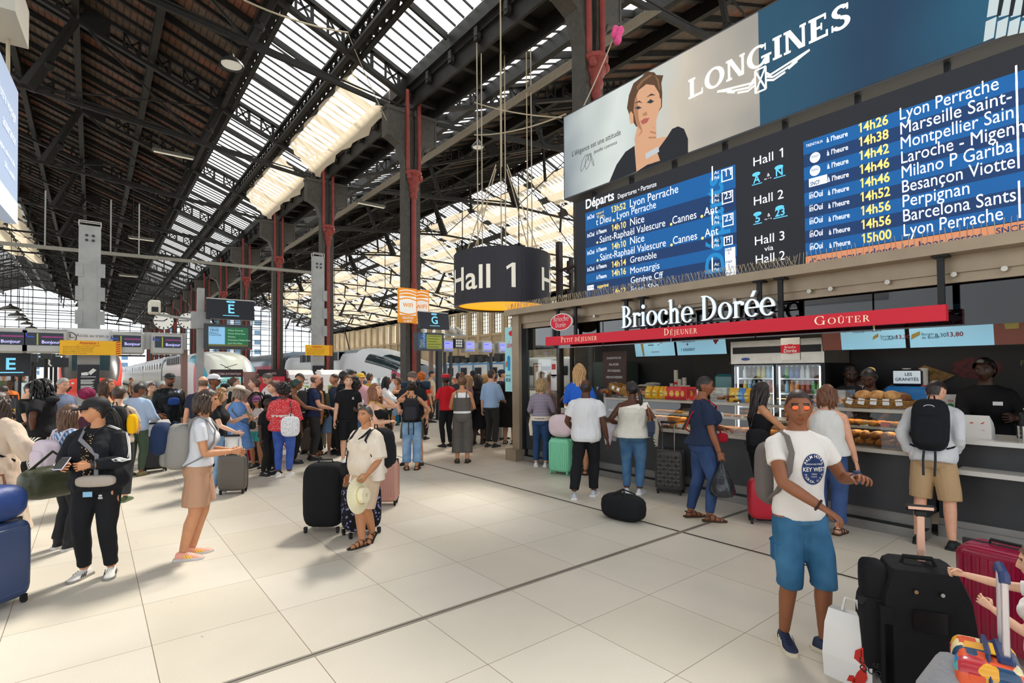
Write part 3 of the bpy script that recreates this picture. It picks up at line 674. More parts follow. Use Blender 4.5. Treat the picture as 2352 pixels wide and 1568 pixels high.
# clocks
def clock(u,v,y,lab,r=.55):
    p=PY(u,v,y); t=frame('station_clock',lab,'clock',p,(1,0,0))
    b=MB(); b.T=Matrix.Identity(4); b.cyl((0,0,-.12),(0,0,0),r,n=32); b.build('case',BLK,t)
    b=MB(); b.disc(0,0,r*.93,z=.004); b.build('dial',mat('#f2f1ea',.4,emit=.15),t)
    b=MB()
    for i in range(12):
        a=R(i*30); d=V3((math.cos(a),math.sin(a),0)); b.beam(d*r*.68+V3((0,0,.008)),d*r*.88+V3((0,0,.008)),.06*r/.55,.004)
    b.build('numerals',BLK,t)
    b=MB(); a=R(90-52); b.beam((0,0,.012),(r*.45*math.cos(a),r*.45*math.sin(a),.012),.06,.004); a=R(90-270); b.beam((0,0,.012),(r*.72*math.cos(a),r*.72*math.sin(a),.012),.045,.004); b.build('hand',BLK,t)
    b=MB(); b.beam((0,r,-.06),(0,r+3.5,-.06),.05); b.build('rod',IRON,t); return t
clock(376,737,38,'round white clock hanging left of the camera pole'); clock(431,737,40,'round white clock partly behind the camera pole')
# wifi lantern on the column
ORG=mat('#f0951c',.5,0,'wifi_orange',emit=.25)
p=PY(940,705,19); t=thing('wifi_sign','orange and white WIFI lantern sign clasped round the red piped column','sign',(p.x,19,p.z))
for i,(dx,rot,w) in enumerate(((-.28,0,.78),(.37,-35,.62))):
    f=frame('face','', '',(0,0,0),(1,0,0)); 
    for kk in ('label','category'):
        if kk in f: del f[kk]
    bpy.data.objects.remove(f)
    M=Matrix.Translation((dx,-.42+.12*i,0))@Matrix.Rotation(R(rot),4,'Z')@Matrix.Rotation(R(90),4,'X')
    b=MB(); b.T=M; b.add([(-w/2,-.68,0),(w/2,-.68,0),(w/2,.68,0),(-w/2,.68,0),(-w/2,-.68,-.1),(w/2,-.68,-.1),(w/2,.68,-.1),(-w/2,.68,-.1)],[(0,1,2,3),(7,6,5,4),(0,4,5,1),(1,5,6,2),(2,6,7,3),(3,7,4,0)]); o=b.build('panel',ORG,t)
    b=MB(); b.T=M; b.rect(-w*.46,w*.46,-.38,.36,.006)
    for k in (0,1):
        b.flat([(-w*.46+w*.92*j/8,.44+k*.12+.06*math.sin(math.pi*j/8)) for j in range(9)]+[(w*.46-w*.92*j/8,.40+k*.12+.06*math.sin(math.pi*(1-j/8))) for j in range(9)],.006)
    b.text('GRATUIT',0,-.53,.13,align='C',z=.006,bold=.02,sx=.9); b.text('ILLIMITÉ',0,-.65,.11,align='C',z=.006,bold=.02,sx=.9); b.build('white_lettering',mat('#f6f3ec',.5,emit=.25),o)
    b=MB(); b.T=M; b.text('WIFI',0,-.06,.22,align='C',z=.009,bold=.02)
    for k in (0,): b.flat([(-w*.46+w*.92*j/8,.24+.07*math.sin(math.pi*j/8)) for j in range(9)]+[(w*.46-w*.92*j/8,.19+.07*math.sin(math.pi*(1-j/8))) for j in range(9)],.009); b.flat([(-w*.46+w*.92*j/8,-.3-.07*math.sin(math.pi*j/8)) for j in range(9)]+[(w*.46-w*.92*j/8,-.25-.07*math.sin(math.pi*(1-j/8))) for j in range(9)],.009)
    b.build('orange_lettering',ORG,o)
# ticket machines and kiosks
def machine(u,y,lab):
    p=PY(u,900,y); t=thing('ticket_machine',lab,'ticket machine',(p.x,y,0)); m=mat('#e6e1dd',.4)
    b=MB(); pr=[(-.35,0),(-.35,1.75),(-.3,1.92),(-.15,2.0),(.55,2.02),(.6,1.9),(.6,0)]
    b.loft([[(x,q,z) for q,z in [(-.35,0),(-.35,1.5),(-.28,1.85),(-.1,1.98),(.35,2.0),(.4,0)]] for x in (-.62,.62)]); b.build('cabinet',m,t)
    b=MB(); b.box(-.64,-.6,-.36,.3,.2,1.75); b.build('side_trim',mat('#7a2b3a',.4),t)
    b=MB(); b.box(-.32,.32,-.37,-.34,1.1,1.5); b.build('screen',mat('#5f8f3c',.3,emit=.5),t)
    b=MB(); b.T=Matrix.Translation((0,-.34,1.62))@Matrix.Rotation(R(75),4,'X'); b.text('Billets',.1,.05,.09); b.text('Grandes Lignes',-.1,-.05,.07); b.build('lettering',mat('#7a2b3a',.4),t); t.scale=(.6,.8,1); return t
_=machine(688,17.3,'white ticket machine with rounded top left of the grey post'); _=machine(760,17.3,'white ticket machine with rounded top right of the grey post')
def tkiosk(u,y,scr,lab,txt):
    p=PY(u,900,y); t=thing('ticket_kiosk',lab,'ticket kiosk',(p.x,y,0)); b=MB(); b.box(-.62,.62,-.2,.2,0,1.98); b.build('cabinet',mat('#b32630',.4),t)
    b=MB(); b.box(-.66,.66,-.24,-.2,1.1,2.02); b.build('frame',mat('#2a1416',.4),t); b=MB(); b.box(-.58,.58,-.255,-.235,1.2,1.8); b.build('screen',mat(scr,.3,emit=.5),t)
    b=MB(); b.T=Matrix.Translation((0,-.26,1.86))@Matrix.Rotation(R(90),4,'X'); b.text(txt[0],0,0,.09,align='C'); b.build('lettering',mat('#e8c8c8',.5),t)
    b=MB(); b.T=Matrix.Translation((0,-.26,1.6))@Matrix.Rotation(R(90),4,'X'); b.text(txt[1],0,0,.13,align='C',bold=.02); b.build('screen_lettering',mat(txt[2],.5),t); t.scale=(.63,.8,1); return t
tkiosk(518,17.2,'#83c3bd','red ticket kiosk with pale green screen and dark lettering',('BILLETTERIE AUTOMATIQUE','FRECCIAROSSA','#26494c')); tkiosk(621,17.4,'#9c2530','red ticket kiosk with dark red screen below the tall column',('BILLETTI','VITAMENTE','#e8b8b8'))
p=PY(577,900,17.5); t=thing('barrier_panel','orange and white striped barrier panel in front of the teal train','barrier',(p.x,17.5,0))
b=MB(); b.box(-.22,.22,-.03,.03,.9,1.95); b.build('panel',mat('#a98b80',.5),t)
for s in (-1,1):
    b=MB()
    for k in range(6): b.box(s*.3-.08,s*.3+.08,-.04,.04,.9+k*.18,1.08+k*.18,k%2)
    b.build('striped_edge',[WHT,mat('#e2571d',.5)],t)
b=MB(); b.box(-.3,-.26,-.04,.04,0,.9); b.box(.26,.3,-.04,.04,0,.9); b.build('leg',GREY,t)
# poles and lamps on the platforms at the left
for i,(u,vt,y) in enumerate(((30,820,34),(47,805,30),(72,812,26),(80,830,38),(106,808,30),(118,812,40),(128,818,33))):
    p=PY(u,vt,y); t=thing('platform_post','slim dark post with lamp head on the platform left of the red train','post',(p.x,y,0),group='platform posts at the left'); b=MB(); b.cyl((0,0,0),(0,0,p.z),.07,n=8); b.build('shaft',IRON,t)
    b=MB(); b.box(-.18,.18,-.15,.15,p.z-.3,p.z); b.build('lamp_head',DGREY,t)
p=PY(78,832,32); t=frame('platform_sign','small dark sign with letter R above the left platform','sign',p,(1,0,0)); b=MB(); b.box(-1.2,1.2,-.22,.22,-.08,0); b.build('panel',mat('#23282c',.4),t); b=MB(); b.text('R',.35,-.16,.42,z=.004,bold=.03); b.build('lettering',WHT,t)
# hanging lamps
def tubelamp(u0,v0,u1,v1,y,lab):
    a,c=PY(u0,v0,y),PY(u1,v1,y); c.z=a.z; t=thing('fluorescent_lamp',lab,'lamp',(a.x,y,a.z)); w=c.x-a.x
    b=MB(); b.box(0,w,-.09,.09,0,.14); b.build('housing',mat('#55534c',.5),t); b=MB(); b.box(.05,w-.05,-.06,.06,-.03,0); b.build('tube',mat('#d8d2bd',.4,emit=.4),t)
    for x in (.25,w-.25): b=MB(); b.cyl((x,0,.14),(x,0,12.45+(10.2-a.x-x)*.1057-a.z),.02,n=6); b.build('hanger',IRON,t)
tubelamp(350,346,446,366,29.25,'fluorescent strip lamp hung from the truss nearest the skylight edge')
tubelamp(294,546,355,553,39.1,'fluorescent strip lamp hung by the wooden roof, second from the near end'); tubelamp(272,632,318,640,49,'fluorescent strip lamp hung by the wooden roof, third from the near end'); tubelamp(820,465,884,478,29.25,'fluorescent strip lamp hung between the red piped columns')
def pend(u,v,y,lab,r=.38,d=None):
    p=PY(u,v,y); t=thing('pendant_lamp',lab,'lamp',p); b=MB(); b.lathe([(r,0),(r*.97,.08),(r*.6,.22),(.1,.3),(.06,.42)],n=20,cap=False); b.build('shade',mat('#3a3a38',.4,.3),t,smooth=40)
    b=MB(); b.lathe([(.02,.03),(r*.8,.03),(r*.85,.06)],n=20); b.build('bulb',mat('#cfcdc4',.3,emit=.3),t); b=MB(); b.cyl((0,0,.4),(0,0,1.8 if d is None else d),.015,n=6); b.build('cord',IRON,t); return t
pend(532,152,19.35,'round pendant lamp hanging at the edge of the wooden roof'); pend(1098,340,19.35,'small pendant lamp hanging on cords above the round hall sign',.3,6)
for i,(u,v) in enumerate(((24,712),(39,726),(52,736),(62,745),(72,754))): pend(u,v,46+i*10,'bell shaped pendant lamp in the row at the far left',.55,6)['group']='pendant lamps in the far row'
# long pale tie bar with hangers
t=thing('cable_tray','long pale horizontal cable tray crossing the hall below the roof','cable tray',(0,29.1,0)); a,c=PY(-20,556,29.1),PY(735,628,29.1)
b=MB(); b.beam(a-V3((0,29.1,0)),c-V3((0,29.1,0)),.12,.14); b.build('tray',mat('#8d8a80',.6),t)
for u in (103,254,319):
    p=PY(u,560+u*.09,29.1); b=MB(); b.cyl((p.x,0,p.z),(p.x,0,p.z+2.4),.03,n=6); b.build('hanger_rod',GREY,t)
# hanging ropes around the round hall sign and light cables over the skylight
ROPE=mat('#b3a68d',.8,0,'rope')
def rope(pts,lab,r=.022,m=ROPE,name='rope',cat='rope',grp=None):
    b=MB(); b.tube(pts,r,5); return b.build(name,m,label=lab,cat=cat,group=grp)
for i,u in enumerate((1095,1105,1148,1158,1208,1218)):
    a=PY(u,60 if i<2 else 20,14.5); rope([a,V3((a.x,14.5,5.6))],'thin pale hanging rope dropping from the roof above the round hall sign',grp='ropes over the hall sign')
def sagline(p,q,s,n=10): return [p.lerp(q,i/n)-V3((0,0,s*4*(i/n)*(1-i/n))) for i in range(n+1)]
rope(sagline(PY(560,0,18),PY(800,75,18.8),.15),'light chain slung under the skylight near the roof top',.03); rope(sagline(PY(800,78,18.8),PY(900,300,19.2),.1),'slack wire running from the skylight down to the column',.015)
rope(sagline(PX(1090,235,10.4),PX(1290,270,9.6),.1),'wire stretched from the column to the billboard corner',.02); rope(sagline(PX(1090,310,10.4),PX(1300,262,9.6),.15),'second wire slung low between the column and billboard',.02)
rope(sagline(PX(1340,245,9),PX(1420,60,9.6),.05),'thin cord tied to the pink ribbon above the billboard',.015)
p=PX(1418,80,9.5); b=MB(); 
for k in range(6): b.ball((p.x+.05*math.sin(k*2),p.y+.06*math.cos(k*3),p.z-.06*k+.15),.09,n=7,m=5,sx=.8,sz=1.2)
b.build('ribbon',mat('#e0508c',.6),smooth=60,label='crumpled pink ribbon hanging above the billboard',cat='ribbon')

for k in range(7): q=PX(1050,318,12.2); b=MB(); b.box(12+k*.12,12.03+k*.12,9,150,q.z+k*.05,q.z+.03+k*.05); b.build('overhead_cable',mat('#8d8577',.7),label='pale overhead cable in the bundle running beside the column row',cat='cable',group='cable bundle beside the columns')
q=PY(1046,757,GY); t=thing('camera','pair of white security cameras on a bar beside the letter G sign','camera',q)
for x in (-.2,.15): b=MB(); b.T=Matrix.Translation((x,0,0))@Matrix.Rotation(R(25),4,'X'); b.bbox(-.09,.09,-.3,.2,-.08,.08,.03); b.build('housing',mat('#c9c6ba',.5),t)
b=MB(); b.box(-1.5,.5,-.04,.04,-.26,-.18); b.box(-.22,-.16,-.03,.03,-.2,0); b.box(.12,.18,-.03,.03,-.2,0); b.build('arm',GREY,t)
# ---- serif lettering ----
def serif(b,t,x,y,size,slab=False,sx=1,z=0,d=0,mi=None,sp=.06):
    st,hr,sf,so=(.19,.075,.11,.07) if slab else (.13,.045,.035,.07)
    P=[]
    def q(x0,x1,y0,y1): P.append([(x0,y0),(x1,y0),(x1,y1),(x0,y1)])
    def V(x0,y0,y1,w=st,lo=1,hi=1):
        q(x0,x0+w,y0,y1)
        if lo: q(x0-so,x0+w+so,y0,y0+sf)
        if hi==1: q(x0-so,x0+w+so,y1-sf,y1)
        if hi==2: P.append([(x0-so*1.3,y1-.09),(x0,y1-.05),(x0,y1),(x0-.0,y1)])
    def ring(cx,cy,rx,ry,a0=0,a1=360,w=st,h=hr):
        n=max(4,int(abs(a1-a0)/15))
        for i in range(n):
            a,c=R(a0+(a1-a0)*i/n),R(a0+(a1-a0)*(i+1)/n)
            P.append([(cx+rx*math.cos(a),cy+ry*math.sin(a)),(cx+rx*math.cos(c),cy+ry*math.sin(c)),(cx+(rx-w)*math.cos(c),cy+(ry-h)*math.sin(c)),(cx+(rx-w)*math.cos(a),cy+(ry-h)*math.sin(a))])
    def dg(x0,y0,x1,y1,w): P.append([(x0,y0),(x0+w,y0),(x1+w,y1),(x1,y1)])
    X=.64
    def g(c):
        if c in 'ÉÊÛ': a=g({'É':'E','Ê':'E','Û':'U'}[c]); m=a/2; (dg(m-.05,1.05,m+.08,1.24,.1) if c=='É' else (dg(m-.17,1.05,m-.04,1.22,.07),dg(m+.1,1.05,m-.02,1.22,.07))); return a
        if c in 'é': a=g('e'); dg(.27,.74,.4,.96,.12); return a
        if c=='À' or c=='Â': return g('A')
        if c=='B': V(.08,0,1); ring(.2,.745,.36,.255,-90,90); ring(.2,.265,.44,.27,-90,90); return .68
        if c=='D': V(.08,0,1); ring(.2,.5,.56,.5,-90,90,st*1.1,sf+.01); return .82
        if c=='L': V(.08,0,1); q(.2,.64,0,sf+.01); P.append([(.64-.05,0),(.68,0),(.68,.3),(.63,.3)]); return .72
        if c in 'OQ': ring(.44,.5,.44,.52,0,360,st*1.1,sf+.01); return .88
        if c=='C': ring(.44,.5,.44,.52,45,315,st*1.1,sf+.01); q(.68,.74,.66,.98); return .8
        if c=='N': V(.1,0,1,hr*1.4); q(.66,.66+hr*1.4,0,1); q(.66-so,.66+so+hr,1-sf,1); dg(.66-st*.55,0,.1-st*.1,1,st); return .84
        if c=='M': V(.1,0,1,hr*1.4); V(.78,0,1); dg(.42,0,.1,1,st*.8); P.append([(.42,0),(.5,0),(.8,1),(.72,1)]); return 1.05
        if c=='G': ring(.44,.5,.44,.52,48,330,st*1.1,sf+.01); q(.68,.68+st,.0,.45); q(.56,.68+st+so,.45-sf,.45); q(.69,.74,.66,.98); return .92
        if c=='I': V(.1,0,1); return .36
        if c=='E': V(.08,0,1); q(.2,.6,0,sf+.01); q(.2,.56,1-sf-.01,1); q(.2,.44,.5-sf/2,.5+sf/2); q(.56,.63,0,.28); q(.52,.58,.74,1); q(.4,.45,.36,.66); return .68
        if c=='F': V(.08,0,1); q(.2,.56,1-sf-.01,1); q(.2,.44,.5-sf/2,.5+sf/2); q(.52,.58,.74,1); return .62
        if c=='S': ring(.3,.755,.27,.265,20,270,st*.9,sf+.03); ring(.3,.265,.3,.285,-160,90,st*.9,sf+.03); P.append([(.16,.52),(.3,.45),(.44,.5),(.3,.58)]); q(.48,.54,.72,.98); q(.02,.08,.02,.3); return .62
        if c=='P': V(.08,0,1); ring(.2,.72,.38,.28,-90,90); return .6
        if c=='R': V(.08,0,1); ring(.2,.73,.36,.27,-90,90); dg(.56,0,.3,.48,st); return .76
        if c=='T': V(.27,0,1); q(0,.69,1-sf-.01,1); q(0,.06,.74,1); q(.63,.69,.74,1); return .7
        if c=='J': q(.2,.2+st,-.1,1); q(.13,.42,1-sf,1); ring(.1,-.08,.25,.16,-120,0); return .42
        if c=='U': q(.1,.1+st,.3,1); q(.03,.32,1-sf,1); q(.62,.62+hr*1.3,.3,1); q(.55,.74,1-sf,1); ring(.39,.32,.29,.34,180,360,st,sf+.01); return .78
        if c=='A': dg(.02,0,.34,1,hr*1.3); dg(.6,0,.32,1,st); q(.18,.58,.3,.3+sf); q(-.03,.2,0,sf); q(.52,.84,0,sf); return .8
        if c=='V': dg(.3,0,.02,1,st); dg(.34,0,.62,1,hr*1.3); return .72
        if c=='W': return g('V')+0
        if c=='H': V(.08,0,1); V(.6,0,1); q(.2,.6,.5-sf/2,.5+sf/2); return .84
        if c=='r': V(.08,0,X,st*.92,1,2); ring(.34,X-.17,.17,.17,20,150,.09,.1); ring(.45,X-.11,.075,.075); return .5
        if c=='i': V(.08,0,X,st*.92,1,2); ring(.15,.87,.095,.095,0,360,.094,.094); return .3
        if c=='o': ring(.33,X/2,.33,X/2+.015); return .66
        if c=='c': ring(.33,X/2,.33,X/2+.015,42,322); ring(.5,X-.16,.075,.075,0,360,.074,.074); return .58
        if c=='h': V(.08,0,1.03,st*.92,1,2); q(.44,.44+st*.92,0,.42); q(.37,.65,0,sf); ring(.36,.4,.22,X-.39,0,150,.13,.07); return .68
        if c=='e': ring(.33,X/2,.33,X/2+.015,0,318); q(.1,.62,X/2-.01,X/2+.035); return .62
        return .36
    vs=[]; cx=x; mul={}
    for c in t:
        P.clear(); sc=size; small=False
        adv=g(c)
        for p in P:
            p=[(cx+a*sc*sx,y+e*sc) for a,e in p]
            ar=sum(p[i][0]*p[(i+1)%len(p)][1]-p[(i+1)%len(p)][0]*p[i][1] for i in range(len(p)))
            if ar<0: p=p[::-1]
            if b is not None:
                if d: b.prism(p,z,z+d,mi)
                else: b.flat(p,z,mi)
        cx+=(adv+sp)*sc*sx
    return cx-x
def serif_caps(b,t,x,y,size,sx=1,z=0,d=0):
    """first letter large, rest small capitals"""
    w=0
    for i,word in enumerate(t.split(' ')):
        for j,c in enumerate(word):
            w+=serif(b,c.upper(),x+w,y,size*(1.0 if (i==0 and j==0) else .72),False,sx,z,d,sp=.16)
        w+=size*.35*sx
    return w
def fit(fn,width): w=fn(1); return width/w
# ---- billboard and departures board, both parallel to the hall axis ----
BX=8.7; BY=8.53
def cc(x,y): return 1280+x/2.194,y/2.194
def bp(x,y,ox=BX):
    p=PX(*cc(x,y),ox); return BY-p.y,p.z
LIT=dict(emit=.35)
dep=frame('departure_board','large dark departure board with blue timetable panels above the bakery kiosk','departure board',(BX,BY,0),(0,-1,0))
b=MB(); x0,zt=bp(95,1020); b.add([(0,3.24,0),(9.5,3.24,0),(9.5,5.77,0),(0,5.77,0),(0,3.24,-.3),(9.5,3.24,-.3),(9.5,5.77,-.3),(0,5.77,-.3)],[(0,1,2,3),(7,6,5,4),(0,4,5,1),(1,5,6,2),(2,6,7,3),(3,7,4,0)]); b.build('cabinet',mat('#2b2d35',.5,emit=.06),dep)
BA=mat('#0e5c9e',.5,0,'row_blue',emit=.55); BB=mat('#163968',.5,0,'row_navy',emit=.5); BW=mat('#eef2f6',.5,0,'board_white',emit=.9); BYE=mat('#f3d476',.5,0,'board_yellow',emit=.9); BO=mat('#e0936a',.5,0,'board_orange',emit=.5); BC=mat('#5fc0ea',.5,0,'board_cyan',emit=.8); BL=mat('#1c86c4',.5,0,'board_midblue',emit=.6)
def rows(name,cx,ys,ax,sw):
    b=MB(); x0=bp(cx,ys[0])[0]; zs=[bp(cx,y)[1] for y in ys]
    for i in range(len(zs)-1): b.rect(x0,x0+sw,zs[i+1],zs[i],.004,i%2)
    b.build(name,[BA,BB],dep)
lw=bp(898,830)[0]-bp(142,1075)[0]
rows('left_timetable',142,(1075,1165,1252,1337,1383,1430,1530),0,lw)
rows('right_timetable',1240,(715,783,848,912,976,1041,1104,1166,1229,1292),0,4.2)
TXT=[]
def flush(nm,m,par):
    for o in TXT: o.build(nm,m,par)
    TXT.clear()
def bt(b,s,c0,c1x,h,mi=0,bold=0,z=.009):
    """text from crop point c0, ending at crop column c1x, cap height h crop px"""
    x,y=bp(*c0); x1=bp(c1x,c0[1])[0]; y2=bp(c0[0],c0[1]-h)[1]; size=(y2-y)/.70
    vs,fs,w=glyphs(s,bold); o=MB(); o.text(s,x,y,size,mi,z=z,bold=bold,sx=(x1-x)/(w*size)); TXT.append(o)
b=MB()
bt(b,'Départs',(143,1054),288,46,0,.02); bt(b,'Departures • Partenze',(305,1003),502,24)
bt(b,'Lyon Perrache',(365,1046),612,40); bt(b,'t Dieu   Lyon Perrache',(197,1136),500,34)
bt(b,'Nice',(366,1139),440,38); bt(b,'Saint-Raphaël Valescure   Cannes   Ant',(214,1225),812,34)
bt(b,'Nice',(366,1233),440,38); bt(b,'Saint-Raphaël Valescure   Cannes   Ant',(216,1314),815,34)
bt(b,'Grenoble',(367,1326),502,32); bt(b,'Montargis',(367,1380),517,32); bt(b,'Genève Cff',(370,1428),535,32); bt(b,'Basel Sbb',(370,1472),512,28)
for y,s in ((1182,1),(1271,1),(1356,1),(1407,1)): bt(b,'à l’heure',(199,y),250,20,0,.02)
for y in (1108,1198,1286,1369): bt(b,'inOui',(152,y),188,22,0,.01)
for y in (885,1000,1110,1225,1345): bt(b,'Ac',(792,y-4),817,17); bt(b,'Pré',(792,y+22),817,17); x,z=bp(780,y+26); b.rect(x,x+.025,z,z+.26,.009)
b.T=None
for s,y in (('11',(840,893)),('23',(842,1006)),('23',(844,1118)),('H',(852,1224))): bt(b,s,y,y[0]+(38 if s!='H' else 20),34,0,.01)
def boxo(b,c0,c1,t=.018,z=.009):
    (xa,za),(xb,zb_)=bp(*c0),bp(*c1); zb_=za-(bp(c0[0],c0[1])[1]-bp(c0[0],c1[1])[1])
    for r in ((xa,xb,za-t,za),(xa,xb,zb_,zb_+t),(xa,xa+t,zb_,za),(xb-t,xb,zb_,za)): b.rect(*r,z)
for c0,c1 in (((828,858),(886,920)),((830,972),(888,1032)),((833,1085),(890,1146)),((840,1195),(886,1240))): boxo(b,c0,c1)
for c0,dx,dz in (((846,1253),.19,.22),((848,1312),.19,.22),((850,1368),.19,.2)): x,z=bp(*c0); b.rect(x,x+dx,z-dz,z,.009)
x,z=bp(152,1440); b.rect(x,x+.2,z-.11,z,.009)
for s,c,e in (('Hall 1',(985,840),1140),('Hall 2',(988,1037),1142),('Hall 3',(993,1237),1147),('via',(1045,1266),1090),('Hall 2',(997,1332),1150)): bt(b,s,c,e,44 if s!='via' else 26)
for c in ((1058,890),(1060,1092)): bt(b,'à',c,c[0]+14,18); bt(b,'to • a',(c[0]-14,c[1]+18),c[0]+22,9)
for i,s in enumerate(('Lyon Perrache','Marseille Saint-','Montpellier Sain','Laroche - Migenn','Milano P Gariba','Besançon Viotte','Perpignan','Barcelona Sants','Lyon Perrache')):
    bt(b,s,(1722+i*2.4,608+i*73),(2230,2296,2305,2360,2302,2312,2080,2316,2250)[i],62)
    bt(b,'à l’heure',(1358+i*1.7,719+i*66.3),1466+i*1.6,26,0,.015)
    if i in (4,5,6,7,8): bt(b,'inOui',(1267+i*.7,745+i*64.5),1340,30,0,.015); bt(b,'TGV',(1268+i,722+i*64),1290,8)
    if i==3:
        x,z=bp(1270,940); b.rect(x,x+.26,z-.015,z+.115,.009)
    if i in (1,2): x,z=bp(1300,728+i*66); b.disc(x,z,.075,.08,.009)
    if i==0: bt(b,'TRENITALIA',(1254,744),1340,14)
    x,z=bp(2310+i*2,435+i*83); 
    if i not in(6,): b.rect(x,x+.02,z,z+.25,.009)
flush('lettering',BW,dep); b.build('white_marking',BW,dep)
b=MB()
bt(b,'13h52',(270,1074),347,31,0,.015); bt(b,'retard',(197,1084),235,14); bt(b,'10 min.',(198,1102),240,14)
for s,y in (('14h10',1166),('14h10',1259),('14h14',1350),('14h16',1394)): bt(b,s,(273,y),348,31,0,.015)
bt(b,'supprimé',(203,1452),260,17,0,.02); bt(b,'14h22',(277,1484),346,26,0,.015)
for c in ((286,1110),(575,1130),(730,1090),(577,1234),(733,1200),(203,1222),(204,1312)): x,z=bp(*c); b.disc(x,z,.028,z=.009)
for i,s in enumerate(('14h26','14h38','14h42','14h46','14h46','14h52','14h56','14h56','15h00')): bt(b,s,(1514+i*2,673+i*69.3),1670+i*2,46,0,.02)
flush('yellow_lettering',BYE,dep); b.build('yellow_dot_print',BYE,dep)
b=MB()
for s,c,e in (('A',(990,925),1024),('N',(1100,890),1138),('5',(997,1122),1024),('23',(1098,1093),1148)): bt(b,s,c,e,38,0,.02); x,z=bp(c[0]-8,c[1]+12); b.rect(x,x+(e-c[0]+16)/290,z,z+.015,.009)
for c in ((1004,878),(1118,843),(1010,1078),(1122,1046)): x,z=bp(*c); b.disc(x,z,.07,.035,.009)
flush('cyan_lettering',BC,dep); b.build('cyan_marking',BC,dep)
b=MB(); x,z=bp(842,1390); b.T=Matrix.Translation((x,z,.006))@Matrix.Rotation(R(90),4,'Z'); b.text('Départs',.05,.0,.52,bold=.02,sx=1.05); b.build('side_lettering',BL,dep)
b=MB()
for s,c,e in (('Hall',(849,1268),880),('1',(860,1285),868),('Hall',(851,1327),882),('2',(860,1344),870),('Hall',(852,1382),884)): bt(b,s,c,e,14,0,.01,.013)
for i in (1,2): bt(b,'OUIGO',(1280,734+i*66),1320,12,0,.01,.013)
bt(b,'SNCF',(1277,938),1325,20,0,.02,.013); bt(b,'TGV lyria',(155,1456),190,11,0,.01,.013)
flush('dark_lettering',BB,dep)
b=MB(); x,z=bp(1252,1293); b.rect(x,x+4.2,3.25,z,.004); b.build('message_strip',BO,dep)
b=MB(); bt(b,'d’entre nous adopte les bons gestes.',(1270,1338),2165,34,0,.01); bt(b,'SNCF',(2210,1180),2352,30,0,.01); flush('message_lettering',BB,dep)
# watch billboard
adv=frame('billboard','long lit billboard for a watch brand showing a woman in black above the timetable','billboard',(BX,BY,0),(0,-1,0))
bl,bz0=bp(34,1008); zt0=bp(32,588)[1]
xs=bp(1022,600)[0]
b=MB(); b.add([(bl,bz0,0),(10,bz0,0),(10,zt0,0),(bl,zt0,0),(bl,bz0,-.45),(10,bz0,-.45),(10,zt0,-.45),(bl,zt0,-.45)],[(0,1,2,3),(7,6,5,4),(0,4,5,1),(1,5,6,2),(2,6,7,3),(3,7,4,0)]); b.build('light_box',mat('#4a4c50',.5),adv)
def grad(name,stops,axis,a,c,emit):
    m,t,bb=nodes(name); L=t.links.new; tc=N(t,'TexCoord'); sp=N(t,'SeparateXYZ'); L(tc.outputs['Object'],sp.inputs[0]); mr=N(t,'MapRange'); mr.inputs[1].default_value=a; mr.inputs[2].default_value=c
    nz=N(t,'TexNoise'); nz.inputs['Scale'].default_value=.5; L(tc.outputs['Object'],nz.inputs['Vector']); ad=N(t,'Math',operation='MULTIPLY_ADD'); ad.inputs[1].default_value=.5; L(nz.outputs[0],ad.inputs[0])
    L(sp.outputs[axis],mr.inputs[0]); L(mr.outputs[0],ad.inputs[2]); sb=N(t,'Math',operation='SUBTRACT'); sb.inputs[1].default_value=.25; L(ad.outputs[0],sb.inputs[0])
    cr=N(t,'ValToRGB'); e=cr.color_ramp.elements
    e[0].position=stops[0][0]; e[0].color=(*srgb(stops[0][1]),1); e[1].position=stops[-1][0]; e[1].color=(*srgb(stops[-1][1]),1)
    for p,c_ in stops[1:-1]: n=e.new(p); n.color=(*srgb(c_),1)
    L(sb.outputs[0],cr.inputs[0]); L(cr.outputs[0],bb.inputs['Base Color']); L(cr.outputs[0],bb.inputs['Emission Color']); bb.inputs['Emission Strength'].default_value=emit*.55; return m
b=MB(); b.rect(bl+.03,xs,bz0+.03,zt0-.03,.004); b.build('pale_print',grad('pale_print',((0,'#7f8a93'),(.3,'#cfd6d2'),(.5,'#b9c4c3'),(.72,'#c3b9ab'),(1,'#8d8a85')),0,bl,xs,.5),adv)
b=MB(); b.rect(xs,10,bz0+.03,zt0-.03,.004); b.build('blue_print',grad('blue_print',((0,'#1e4a63'),(.35,'#123550'),(.7,'#17506c'),(1,'#0f2c44')),0,xs,9,.5),adv)
def poly(b,pts,z,mi=0): b.flat([bp(*p) for p in pts],z,mi)
SKN=mat('#d9a683',.5,0,'print_skin',emit=.35); HAIR=mat('#5f432f',.5,0,'print_hair',emit=.25); DRS=mat('#22252c',.5,0,'print_dress',emit=.15)
b=MB()
poly(b,[(352,545),(362,480),(385,420),(430,385),(450,360),(490,365),(500,378),(535,380),(525,420),(530,470),(528,540),(510,565),(400,640),(372,600)],.006); b.build('hair_print',HAIR,adv)
b=MB()
poly(b,[(385,560),(392,500),(412,455),(450,425),(490,430),(515,470),(522,530),(508,580),(488,640),(455,668),(425,660),(402,630)],.010)
poly(b,[(405,640),(500,600),(498,700),(530,760),(480,800),(400,770),(390,700)],.0085)
poly(b,[(362,580),(372,560),(384,575),(386,620),(370,625)],.008); poly(b,[(508,500),(524,495),(524,540),(510,560)],.009)
poly(b,[(400,700),(440,655),(480,640),(500,660),(502,700),(480,740),(450,765),(420,745)],.013); poly(b,[(445,740),(495,735),(520,810),(455,830)],.012)
poly(b,[(390,735),(530,690),(560,690),(480,830),(400,865)],.0082); b.build('skin_print',SKN,adv)
